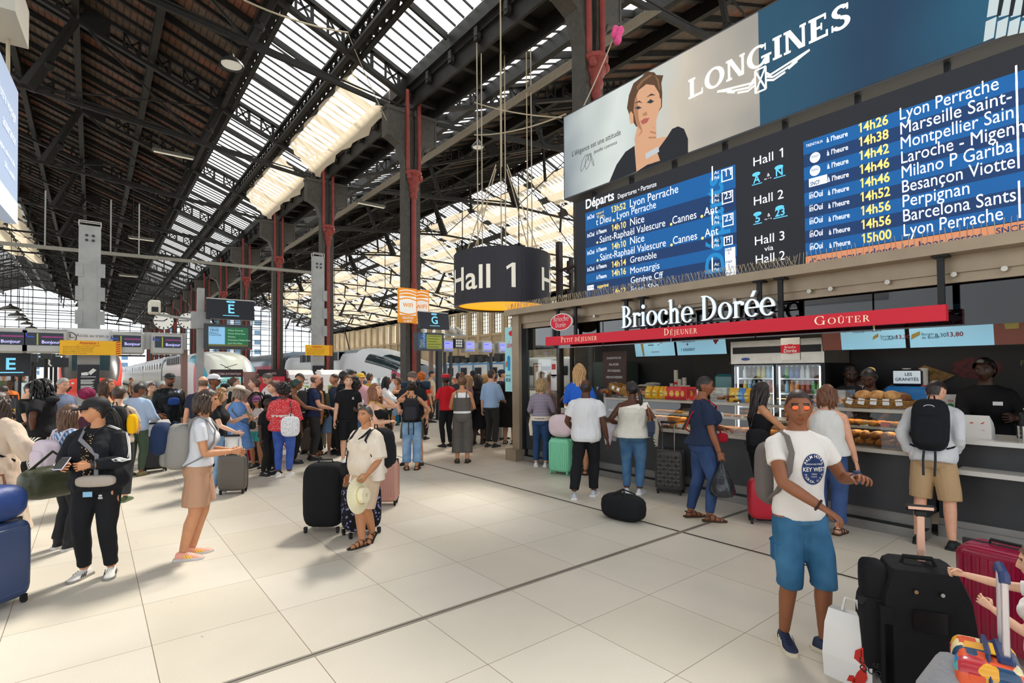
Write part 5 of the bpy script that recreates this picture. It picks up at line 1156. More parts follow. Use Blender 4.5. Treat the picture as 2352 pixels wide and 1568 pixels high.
t=thing('vending_box','black hot chocolate dispenser reading CHOKY beside the staff','dispenser',(9.05,2.98,1.31)); b=MB(); b.bbox(-.15,.15,-.16,.16,0,.48,.02); b.build('body',KX,t); b=MB(); b.T=face(-.155,0,0); b.rect(-.11,.11,.1,.42); b.build('panel',mat('#4a2f25',.4),t); b=MB(); b.T=face(-.158,0,0); b.text('CHOKY',0,.3,.07,align='C',bold=.015); b.build('lettering',mat('#d8c8b8',.5),t)
t=thing('slush_machine','slush drink machine with blue tank and lit sign behind the staff','slush machine',(9.2,2.35,1.31)); b=MB(); b.bbox(-.2,.2,-.3,.3,.0,.34,.04); b.build('tank',mat('#2f77b8',.2,emit=.15),t); b=MB(); b.bbox(-.18,.18,-.16,.2,.34,.58,.03); b.build('top_housing',KX,t)
b=MB(); b.T=face(-.185,0,0); b.rect(-.18,.14,.38,.56); o=b.build('lit_sign',mat('#c9d6de',.4,emit=.5),t); b=MB(); b.T=face(-.19,0,0); b.text('LES',0,.49,.06,align='C',bold=.015); b.text('GRANITÉS',-.02,.42,.06,align='C',bold=.015); b.build('lettering',KX,o)
t=thing('paper_towel_dispenser','black payment terminal with lit keys behind the bent customer','terminal',(8.85,1.75,1.22)); b=MB(); b.bbox(-.1,.1,-.2,.2,0,.14,.02); b.build('body',KX,t); b=MB()
for i in range(4):
    for j in range(2): b.box(-.106,-.1,-.15+i*.08,-.1+i*.08,.03+j*.05,.06+j*.05)
b.build('key',mat('#c9d2dc',.4,emit=.3),t)
# food on and in the vitrine
GOLD=mat('#c98a2c',.5,0,'golden_crust',col2='#8a4a12',ns=18,bump=.3); BRN=mat('#8a5328',.55,0,'brown_crust',col2='#5a3014',ns=14,bump=.3); PALE=mat('#d9a869',.6,0,'pale_crust',col2='#a86a32',ns=16,bump=.3)
def fsh(name,fn,m,lab,cat,spots,grp):
    b=MB(); fn(b); o=b.build(name,m,smooth=60,label=lab,cat=cat,group=grp); 
    for i,(x,y,z,r) in enumerate(spots):
        c=o if i==0 else o.copy()
        if i: C.objects.link(c)
        c.location=(x,y,z); c.rotation_euler=(0,0,r); c.scale=(1.25,1.25,1.3)
    return o
def sp(y0,y1,n,x,z,jit=.02,rr=.3): return [(x+rnd.uniform(-jit,jit),y0+(y1-y0)*(i+.5)/n,z,rnd.uniform(-rr,rr)) for i in range(n)]
bag=lambda b:b.loft([[(-.06*s,-.045*q,z),(.06*s,-.045*q,z),(.06*s,.045*q,z),(-.06*s,.045*q,z)] for z,s,q in ((0,1,1),(.04,1,1.2),(.12,1,1.1),(.18,1,.3),(.2,1.05,.05))])
fsh('filled_baguette',lambda b:(b.ball((0,0,.035),.13,sx=1.25,sy=.32,sz=.26,n=12,m=8),b.ball((0,0,.05),.12,sx=1.2,sy=.3,sz=.14,n=10,m=6,mi=0)),GOLD,'long golden filled baguette laid in the lowest tier of the vitrine','sandwich',sp(1.95,3.3,12,7.48,.97)+sp(2.0,3.2,10,7.52,1.05)+sp(5.0,6.3,12,7.48,.97)+sp(5.0,5.9,8,7.52,1.05)+sp(3.5,4.7,9,7.48,.97),'baguettes in the lower tier')
fsh('small_tart',lambda b:(b.lathe([(.035,0),(.052,.02),(.055,.03),(.04,.03),(.01,.034)],n=14)),mat('#d8a23a',.4,0,'yellow_filling',col2='#a8641c',ns=40),'small yellow tart on the upper tier of the vitrine','tart',sp(5.0,5.5,5,7.48,1.2)+sp(3.5,4.3,5,7.5,1.2),'tarts on the upper tier')
fsh('muffin',lambda b:b.lathe([(.03,0),(.04,.04),(.052,.05),(.045,.08),(.01,.095)],n=12),mat('#c8701e',.5,0,'orange_muffin',col2='#5a2a10',ns=30),'orange topped muffin on the upper tier near the middle of the vitrine','muffin',sp(3.05,3.34,4,7.5,1.2)+sp(2.75,3.0,3,7.52,1.2),'muffins on the upper tier')
fsh('pastry_slice',lambda b:b.ball((0,0,.03),.07,sx=1.1,sy=.8,sz=.4,n=10,m=6),GOLD,'golden pastry on the upper tier at the near end','pastry',sp(1.95,2.7,9,7.5,1.2,.04,1.2),'pastries at the near end')
fsh('round_loaf',lambda b:b.ball((0,0,.055),.1,sy=.85,sz=.6,n=14,m=8),BRN,'round brown loaf in the wicker basket on the counter top','bread',sp(2.0,2.55,4,7.62,1.47,.03,1),'loaves in the long basket')
fsh('flat_bun',lambda b:b.ball((0,0,.055),.085,sy=.9,sz=.62,n=12,m=8),PALE,'pale bun between the dark loaves in the wicker basket','bread',sp(2.06,2.5,3,7.52,1.5,.02,1),'buns in the long basket')
fsh('cookie',lambda b:b.lathe([(.05,0),(.055,.008),(.045,.018),(.01,.02)],n=12),BRN,'brown cookie heaped beside the clear box on the counter','cookie',[(7.45+.05*(i%3),4.02+.06*(i//3)+.01*i,1.435+.02*(i%4),0) for i in range(12)],'cookies on the counter')
fsh('croissant',lambda b:b.tube([(-.08,.03,.02),(-.05,-.01,.035),(0,-.025,.045),(.05,-.01,.035),(.08,.03,.02)],[.012,.034,.042,.034,.012],8),PALE,'croissant in the tilted wicker basket at the far end of the counter','croissant',sp(6.0,6.4,5,7.6,1.5,.05,1.5),'croissants at the far end')
def crisps(n,u0,u1,col,lab,grp,txt,tc,z=1.432):
    a,c=PX(u0,915,7.5).y,PX(u1,915,7.5).y
    for i in range(n):
        y=a+(c-a)*(i+.5)/n; t=thing('crisp_bag',lab,'crisp bag',(7.48+.12*(i%2),y,z+.0),rnd.uniform(-.25,.25),grp)
        b=MB(); b.T=Matrix.Rotation(R(90),4,'Z'); bag(b); b.build('bag',mat(col,.3,spec=.6),t,smooth=30)
        b=MB(); b.T=face(-.058,0,0); b.disc(0,.09,.04,.05); o=b.build('badge',mat(tc,.4),t); b=MB(); b.T=face(-.061,0,0); b.text(txt,0,.08,.028,align='C',bold=.01); b.build('lettering',mat('#3a2a10' if col!='#c41f2d' else '#f2e9d8',.5),o)
crisps(5,1490,1531,'#dca51e','yellow crisp bag standing left of the red ones','yellow crisps','VIPERS','#e9cf6a'); crisps(8,1531,1586,'#c41f2d','glossy red crisp bag in the heap on the counter','red crisps','Lays','#e0a83a')
crisps(3,1686,1702,'#dca51e','yellow crisp bag beside the blue one','yellow crisps by the blue bag','VIPERS','#e9cf6a'); crisps(1,1698,1716,'#3f7fc0','blue crisp bag between yellow ones on the counter',None,'VIPERS','#7fb0dc'); crisps(2,1716,1738,'#dca51e','yellow crisp bag close to the long haired customer','yellow crisps near the woman','VIPERS','#e9cf6a')
AC=glassmat('acrylic',(.97,.97,.96),.88,.03)
def acry(u0,u1,lab,h=.17,fill=None):
    a,c=PX(u0,910,7.55).y,PX(u1,910,7.55).y; t=thing('acrylic_box',lab,'display box',(7.6,(a+c)/2,1.433)); w=(a-c)/2; b=MB(); b.box(-.16,.16,-w,w,0,h); b.build('box',AC,t)
    if fill:
        b=MB(); 
        for i in range(9): b.ball((rnd.uniform(-.1,.1),rnd.uniform(-w*.8,w*.8),.035+rnd.random()*.05),.04,n=8,m=5)
        b.build('contents',mat(fill,.6),t,smooth=0)
acry(1380,1397,'clear acrylic box with bread at the far end of the counter',.17,'#b8762f'); acry(1424,1490,'clear acrylic box of pink wafers beside the yellow bags',.17,'#c98f74'); acry(1586,1608,'clear acrylic box of pink sweets beside the red bags',.17,'#c05a62'); acry(1640,1678,'clear tall acrylic box above the cookies',.2); acry(1855,1950,'long clear acrylic box with wrapped rolls behind the tee shirt man',.2,'#c88f6a')
WK=mat('#b98a4a',.7,0,'wicker',col2='#7a5526',ns=60,bump=.5,bs=90)
def basket(y,x,w,d,h,lab,tilt=0):
    t=thing('wicker_basket',lab,'basket',(x,y,1.435)); t.rotation_euler=(R(tilt),0,0); b=MB()
    for k in range(4): 
        z=k*h/4; o=.02*k/4
        b.loft([[(-d/2-o,-w/2-o,z),(d/2+o,-w/2-o,z),(d/2+o,w/2+o,z),(-d/2-o,w/2+o,z)],[(-d/2-o-.01,-w/2-o-.01,z+h/8),(d/2+o+.01,-w/2-o-.01,z+h/8),(d/2+o+.01,w/2+o+.01,z+h/8),(-d/2-o-.01,w/2+o+.01,z+h/8)],[(-d/2-o,-w/2-o,z+h/4),(d/2+o,-w/2-o,z+h/4),(d/2+o,w/2+o,z+h/4),(-d/2-o,w/2+o,z+h/4)]],False)
    b.box(-d/2,d/2,-w/2,w/2,0,.01); b.build('weave',WK,t); return t
t=basket(2.28,7.6,.66,.34,.09,'long wicker basket of loaves with price cards on the counter')
for i in range(5): b=MB(); b.T=face(-.19,.27-i*.13,.06)@Matrix.Rotation(R(-20+i*7),4,'Z'); b.rect(-.035,.035,-.03,.045); b.build('price_card',WHT,t)
t=basket(6.25,7.55,.42,.3,.12,'tilted wicker basket raised at the far end of the counter',16); t.location.z=1.5
for i in range(2): b=MB(); b.T=face(-.17,.12-i*.12,.06); b.rect(-.03,.03,-.02,.05); b.build('price_card',WHT,t)
def card(y,z,col,lab,x=7.36,w=.09,h=.06): b=MB(); b.T=face(x,y,z); b.add([(-w/2,0,0),(w/2,0,0),(w/2,h,0),(-w/2,h,0),(-w/2,0,-.03),(w/2,0,-.03)],[(0,1,2,3),(2,3,4,5)]); return b.build('price_card',mat(col,.5),label=lab,cat='price card')
for i,(u,v,c,l) in enumerate(((1985,973,'#ece6dc','white double price card among the pastries'),(2033,975,'#c2402f','red price card among the near pastries'),(1572,983,'#e5dccb','small cream price card at the foot of the vitrine, left one'),(1560,983,'#e8e2d6','small cream price card at the foot of the vitrine, right one'),(1655,950,'#e6e2da','white price card on the upper tier behind the navy shirt woman'),(1697,998,'#6faa4a','green price card at the foot of the vitrine'),(1819,963,'#8a62b0','purple price card on the upper tier beside the muffins'))):
    p=PX(u,v,7.4); card(p.y,1.205 if v<980 else .98,c,l,7.4)
# till area at the far end
t=thing('till','black till screen on the counter before the cashier','till',(7.5,7.3,.92)); b=MB(); b.box(-.1,.1,-.12,.12,0,.05); b.box(-.03,.03,-.04,.04,.05,.35); b.build('stand',KX,t); b=MB(); b.T=Matrix.Translation((0,0,.42))@Matrix.Rotation(R(-25),4,'Y'); b.box(-.02,.02,-.22,.22,-.14,.16); b.build('screen',mat('#15171a',.25),t)
for i,y in enumerate((7.62,7.72)): cup_stack(7.45,y,.92,.24,'paper cups beside the till, %s stack'%('left','right')[i],.05)
t=thing('straw_tin','slotted steel tin of straws beside the till','tin',(7.42,7.45,.92)); b=MB(); b.lathe([(.05,0),(.055,.16)],n=14); b.build('tin',CHROME,t); b=MB()
for i in range(8): b.cyl((.02*math.cos(i),.02*math.sin(i),.1),(.04*math.cos(i),.04*math.sin(i),.26),.004,n=5)
b.build('straw',WHT,t)
t=thing('cutlery_tin','perforated steel cutlery tin on the white serving top','tin',(7.68,.98,1.12)); b=MB(); b.lathe([(.075,0),(.085,.17)],n=18); b.build('tin',CHROME,t)
b=MB()
for i in range(10):
    for j in range(3): a=i*.63; b.box(.08*math.cos(a)-.006,.08*math.cos(a)+.006,.08*math.sin(a)-.006,.08*math.sin(a)+.006,.04+j*.045,.06+j*.045)
b.build('hole',KX,t)
t=thing('napkin_box','black napkin dispenser with a tissue at the near edge of the counter','napkin box',(7.95,.95,1.12)); b=MB(); b.bbox(-.12,.12,-.12,.12,0,.3,.02); b.build('box',KX,t); b=MB(); b.ball((0,0,.33),.1,sz=.5,n=8,m=4); b.build('tissue',WHT,t)
t=thing('takeaway_bag','white paper takeaway bag with red figure on the serving counter','paper bag',(7.8,1.42,1.12)); b=MB(); b.loft([[(-.09*s,-.15*q,z),(.09*s,-.15*q,z),(.09*s,.15*q,z),(-.09*s,.15*q,z)] for z,s,q in ((0,1,1),(.1,1,1),(.17,.7,.95),(.25,.1,.8))]); b.build('bag',mat('#dcdad6',.7),t)
b=MB(); b.T=face(-.075,0,.12)@Matrix.Rotation(R(-20),4,'X'); b.flat([(-.1,.0),(-.02,.06),(.02,.02),(.09,.07),(.05,-.01),(.1,-.04),(0,-.01)],.006); b.build('red_figure',TXR,t)
# side glass with posters at the far end, steel locker
t=thing('side_glazing','clear side glass of the kiosk behind the corner post with menu posters','glazing',(0,0,0)); b=MB(); b.box(7.42,9.6,8.82,8.84,.15,2.86); b.build('glass_pane',KG,t); b=MB(); b.box(7.36,7.38,7.75,8.7,.15,2.36); b.build('front_pane',KG,t); b=MB(); b.box(7.42,9.6,8.8,8.86,0,.15); b.build('sill',DGREY,t)
for i,(u,w,h,m,l,v) in enumerate(((1224,.2,.5,'#cfc2a8','framed menu poster inside the side glass',822),(1238,.2,.52,'#d3c9b6','pale reversed hours poster on the side glass',838),(1272,.17,.32,'#e2e0dc','white notice with red block on the front glass',846),(1272,.17,.32,'#dcdcdc','white notice with blue corner below the red one',878))):
    if i<2: p=PY(u+10,v+40,8.80); t=thing('poster',l,'poster',(p.x,8.79,p.z)); M=Matrix.Rotation(R(90),4,'X')
    else: p=PX(u,v,7.35); t=thing('poster',l,'poster',(7.35,p.y,p.z)); M=face(0,0,0)
    b=MB(); b.T=M; b.add([(-w/2,-h/2,0),(w/2,-h/2,0),(w/2,h/2,0),(-w/2,h/2,0)],[(0,1,2,3)]); b.build('sheet',mat(m,.6),t)
    if i==0:
        b=MB(); b.T=M
        for r in ((-w/2-.02,-w/2,-h/2-.02,h/2+.02),(w/2,w/2+.02,-h/2-.02,h/2+.02),(-w/2,w/2,h/2,h/2+.02),(-w/2,w/2,-h/2-.02,-h/2)): b.rect(*r,z=.002)
        b.build('frame',KX,t)
    b=MB(); b.T=M
    if i<2:
        for k in range(8): b.rect(-.05,.05+.01*(k%3),h/2-.12-k*.04,h/2-.11-k*.04,.003)
    b.rect(-w*.35,w*.35,-.02,.09,.003) if i==2 else b.rect(-w*.3,w*.3,h/2-.07,h/2-.04,.003); b.build('print',mat('#b03a34' if i in(0,2) else '#7d7a74',.6),t)
t=thing('steel_locker','tall grey metal cabinet behind the cashier','cabinet',(9.2,7.9,0)); b=MB(); b.box(-.2,.35,-.42,.42,0,2.1); b.build('body',mat('#3d4a48',.5,.1),t); b=MB(); b.box(-.24,-.2,.05,.08,.9,1.9); b.build('handle',WHT,t); b=MB(); b.T=face(-.205,-.1,0); b.rect(-.1,.1,1.6,1.95); b.build('notice',WHT,t)
# banner on the corner
t=thing('advert_banner','pale blue hanging banner for iced slush drinks at the kiosk corner','banner',(7.2,9.06,1.46))
b=MB(); M=face(0,.24,0); b.T=M; b.add([(0,0,0),(.47,0,0),(.47,1.42,0),(0,1.42,0),(0,0,-.02),(.47,0,-.02),(.47,1.42,-.02),(0,1.42,-.02)],[(0,1,2,3),(7,6,5,4),(0,4,5,1),(1,5,6,2),(2,6,7,3),(3,7,4,0)]); b.build('sheet',mat('#9fd6da',.6,0,'banner_aqua',emit=.12),t)
b=MB(); b.T=M; b.text('COMPLÈTEMENT',.235,1.08,.07,align='C',z=.004,bold=.02,sx=.75); b.build('white_lettering',WHT,t)
b=MB(); b.T=M; b.text('GIVRÉS',.235,.97,.12,align='C',z=.004,bold=.025,sx=.9); b.disc(.25,1.28,.11,.06,.004); b.flat([(.33,.78),(.36,.82),(.4,.78),(.39,.48),(.33,.48)],.004); b.build('red_print',KR,t)
b=MB(); b.T=M; b.flat([(.08,.76),(.13,.8),(.19,.76),(.18,.46),(.1,.46)],.004); b.build('blue_cup_print',mat('#1f8fd0',.5),t)
b=MB(); b.T=M; b.ellipse=None; b.disc(.06,.6,.04,.07,.006); b.disc(.41,.6,.04,.07,.006); b.build('hand_print',mat('#b98260',.6),t)
b=MB(); b.T=M
for x,s in ((.11,'3€20'),(.34,'3€20')): b.text(s,x,.22,.1,align='C',z=.004,bold=.02,sx=.8)
for x in (.11,.34): b.text('GRANITÉ',x,.34,.04,align='C',z=.004,bold=.01)
b.build('price_lettering',mat('#1f3a44',.6),t)
b=MB(); b.cyl((0,0,1.42),(0,0,1.62),.012,n=6); b.build('hook',KX,t)
# kiosk lamps inside
for y in (2.2,4.2,6.4,8.0):
    l=bpy.data.lights.new('shop_lamp','AREA'); l.energy=7; l.size=.5; l.color=(1,.86,.68); o=bpy.data.objects.new('shop_lamp',l); C.objects.link(o); o.location=(8.3,y,2.98)
t=thing('desk_fan','round wire ceiling fan guard hanging at the near end of the kiosk','fan',(7.9,1.3,2.55)); b=MB()
for r in (.1,.2,.3,.38): b.tube([(r*math.cos(R(i*15)),r*math.sin(R(i*15)),-.08*(1-(r/.38)**2)) for i in range(25)],.006,4)
for i in range(16): b.tube([(.02*math.cos(i*.39),.02*math.sin(i*.39),-.08),(.38*math.cos(i*.39),.38*math.sin(i*.39),0)],.004,3)
b.build('guard',CHROME,t); b=MB(); b.cyl((0,0,-.04),(0,0,.47),.04,n=10); b.build('motor',KX,t)
# ---- people: one continuous skinned body each, clothes and hair as parts ----
from mathutils.bvhtree import BVHTree
def remesh(b,vox,sm=2,it=None):
    me=bpy.data.meshes.new('r'); me.from_pydata(b.v,[],b.f); o=bpy.data.objects.new('r',me)
    m=o.modifiers.new('r','REMESH'); m.mode='VOXEL'; m.voxel_size=vox
    s=o.modifiers.new('s','SMOOTH'); s.iterations=sm; s.factor=.5
    r=evalmesh(o); vs=np.empty(len(r.vertices)*3); r.vertices.foreach_get('co',vs); fs=[tuple(p.vertices) for p in r.polygons]
    bpy.data.objects.remove(o); bpy.data.meshes.remove(me); bpy.data.meshes.remove(r)
    return vs.reshape(-1,3),fs
def lerp(a,b,t): return a+(b-a)*t
def chain(P,Rr,f0,f1,n,ex=0.,ex1=None):
    """n samples of a bent limb between the fractions f0..f1 of its length, radii grown by ex..ex1"""
    P=[V3(p) for p in P]; L=[0.]
    for a,c in zip(P,P[1:]): L.append(L[-1]+(c-a).length)
    o=[];r=[]; ex1=ex if ex1 is None else ex1
    for i in range(n):
        t=lerp(f0,f1,i/(n-1))*L[-1]; k=0
        while k<len(P)-2 and L[k+1]<t: k+=1
        u=(t-L[k])/(L[k+1]-L[k]); o.append(P[k].lerp(P[k+1],u)); r.append(lerp(Rr[k],Rr[k+1],u)+lerp(ex,ex1,i/(n-1)))
    return o,r
def ik(a,c,l1,l2,hint):
    d=c-a; D=min(d.length,(l1+l2)*.995); dn=d.normalized(); x=(l1*l1-l2*l2+D*D)/(2*D); h=math.sqrt(max(l1*l1-x*x,0))
    p=hint-dn*hint.dot(dn); p=p.normalized() if p.length>1e-5 else dn.orthogonal()
    return a+dn*x+p*h, a+dn*D
ARM={'down':((.27,.04,.84),(.3,-.7,-.3)),'bent':((.17,.30,1.06),(.5,-.5,-.7)),'ear':((.13,.11,1.50),(.7,.7,-.6)),'hip':((.20,.02,1.0),(1,-.35,.1)),'chest':((.06,.25,1.20),(.6,-.3,-.8)),
 'fold':((-.06,.23,1.12),(.7,-.2,-.7)),'back':((.25,-.16,.88),(.3,-.9,0)),'front':((.16,.44,1.12),(.4,-.3,-.8)),'side':((.38,.05,.88),(.4,-.8,-.2)),'up':((.16,.2,1.38),(.6,.2,-.9)),'watch':((.02,.34,1.13),(.9,.0,-.3)),'pocket':((.22,.04,.90),(.7,-.7,0))}
def hand(b,w,dirv,palm,side,curl=25,spread=1,s=1.,mi=0):
    """palm and five separate fingers; w wrist, dirv along the fingers, palm normal"""
    y=dirv.normalized(); z=-(palm-y*palm.dot(y)).normalized(); x=y.cross(z)
    T=Matrix((x,y,z)).transposed().to_4x4(); T.translation=w; o=b.T; b.T=T@Matrix.Scale(s,4)
    k=side
    pal=[]
    for yy,hw,th in ((-.035,.027,.024),(-.015,.026,.021),(.015,.031,.017),(.05,.039,.0155),(.078,.041,.013),(.092,.036,.010)):
        pal.append([(hw*math.copysign(abs(math.cos(a))**.75,math.cos(a)),yy,th*math.sin(a)) for a in [2*math.pi*i/10 for i in range(10)]])
    b.loft(pal,mi=mi)
    for i,(fx,L,r) in enumerate(((.030,.072,.0088),(.0105,.080,.0092),(-.0105,.075,.0088),(-.030,.058,.0076))):
        p=V3((fx*k,.08,.0)); a=R(curl*(.75+.12*i)); an=a*.5; pts=[p+V3((0,-.015,0))]; rs=[r*1.05]
        for seg,fr in ((0,.45),(1,.3),(2,.25)):
            q=p+V3((fx*k*.35*spread*fr,math.cos(an)*L*fr,-math.sin(an)*L*fr)); pts+= [p.lerp(q,.5),q]; rs+=[r*(1-.05*seg),r*(1-.08*(seg+1))]; p=q; an+=a
        pts.append(p+(pts[-1]-pts[-2]).normalized()*r*.5); rs.append(r*.45); b.tube(pts,rs,7,mi)
    t0=V3((.026*k,.012,-.004)); t1=V3((.052*k,.042,-.016-.01*curl/40)); t2=V3((.054*k-.01*k*curl/40,.072,-.022-.02*curl/40)); t3=t2+(t2-t1)*.62+V3((-.006*k,0,-.004))
    b.tube([t0,t0.lerp(t1,.5),t1,t1.lerp(t2,.6),t2,t3,t3+(t3-t2)*.15],[.014,.0135,.0115,.0105,.0098,.0078,.003],8,mi)
    b.T=o
def headpt(az,ph,fem=0):
    """point of the head surface; az 0 = front, ph from crown to under the chin"""
    d=V3((math.sin(az)*math.sin(ph),math.cos(az)*math.sin(ph),math.cos(ph)))
    x,y,z=d.x*.0765,d.y*.096,d.z*.1135; t=max(0,-z/.1135)
    x*=1-(.30+.05*fem)*t**1.4; 
    if y<0: y*=1-.52*t**.9; y*=1.04
    else: y*=1-.10*t; 
    y+=.012*t*(1 if d.y>0 else .6)
    if y>0:
        fr=max(0,d.y)**.5; g=lambda v,m,s:math.exp(-((v-m)/s)**2)
        nz=0 if z>.022 or z<-.052 else ((.022-z)/.056 if z>-.034 else max(0,(z+.052)/.018))
        y+=fr*(.024*g(x,0,.0125)*nz**1.1+.003*nz*g(abs(x),.014,.008)*(z<-.015))
        y-=fr*.0095*g(abs(x),.031,.016)*g(z,.006,.013); y+=fr*.0045*g(abs(x),.03,.025)*g(z,.027,.009)*(1-.5*fem)
        y+=fr*(.0065*g(x,0,.022)*(g(z,-.062,.0055)+g(z,-.073,.006)))-fr*.002*g(x,0,.02)*g(z,-.0675,.003); y+=fr*.008*g(x,0,.02)*g(z,-.1,.014); y+=fr*.004*g(abs(x),.045,.018)*g(z,-.02,.02)
        x+=math.copysign(.002*g(z,-.015,.03),x)
    return V3((x,y,z))
def azs(n): return [math.pi*math.copysign(abs(t)**1.45,t) for t in [-1+2*i/n for i in range(n)]]
HB=8  # material slots of the body: 0 skin 1 eye white 2 iris 3 lips 4 brow
def head(b,T,n,fem):
    A=azs(n); m=int(n*.8); o=b.T; b.T=T; g=[[headpt(a,math.pi*(.02+.96*j/m),fem) for a in A] for j in range(m+1)]
    off=len(b.v); b.v.extend(tuple(T@p) for r in g for p in r)
    for j in range(m):
        for i in range(n):
            k=(i+1)%n; c=(g[j][i]+g[j+1][k])/2; mi=0
            if c.y>.05:
                ax=abs(c.x)
                if (c.x/.0235)**2+((c.z+.0675)/.0105)**2<1: mi=3
                elif .014<ax<.05 and abs(c.z-.0275-.06*(.03-ax)*(ax>.03)-.0)<.0048: mi=4
            b.f.append((off+j*n+i,off+(j+1)*n+i,off+(j+1)*n+k,off+j*n+k)); b.m.append(mi)
    b.f.append(tuple(off+i for i in range(n))); b.m.append(0); b.f.append(tuple(off+m*n+i for i in range(n-1,-1,-1))); b.m.append(0)
    for s in (-1,1):
        b.ball((s*.031,.0725,.006),.0125,sy=.8,n=10,m=8,mi=1); b.ball((s*.031,.0815,.0055),.0058,sy=.45,n=8,m=6,mi=2)
        b.tube([(s*.019,.0815,.0075),(s*.026,.0855,.0135),(s*.035,.0845,.0135),(s*.044,.0765,.007)],.0026,5,mi=0)
        b.ball((s*.0765,-.008,-.006),.021,sx=.35,sy=.62,sz=1.35,n=10,m=8,mi=0); b.ball((s*.082,-.006,.004),.012,sx=.35,sy=.6,sz=1.2,n=8,m=6,mi=0)
    b.T=o
SK={'pale':'#e3b193','tan':'#c98d66','olive':'#b97f58','brown':'#8a5538','dark':'#563222','deep':'#41281d','pink':'#dfa587'}
_hm={}
def hairmat(c):
    if c not in _hm:
        m,t,b=nodes('hair'); L=t.links.new; tc=N(t,'TexCoord'); mp=N(t,'Mapping'); mp.inputs[3].default_value=(90,90,9); L(tc.outputs['Object'],mp.inputs[0])
        nz=N(t,'TexNoise'); nz.inputs['Scale'].default_value=1; nz.inputs['Detail'].default_value=4; L(mp.outputs[0],nz.inputs['Vector']); cr=N(t,'ValToRGB'); k=srgb(c)
        cr.color_ramp.elements[0].position=.35; cr.color_ramp.elements[0].color=(*[x*.55 for x in k],1); cr.color_ramp.elements[1].position=.65; cr.color_ramp.elements[1].color=(*[min(1,x*1.35+.004) for x in k],1)
        L(nz.outputs[0],cr.inputs[0]); L(cr.outputs[0],b.inputs['Base Color']); b.inputs['Roughness'].default_value=.45; bu=N(t,'Bump'); bu.inputs['Strength'].default_value=.5; bu.inputs['Distance'].default_value=.01; L(nz.outputs[0],bu.inputs['Height']); L(bu.outputs[0],b.inputs['Normal']); _hm[c]=m
    return _hm[c]
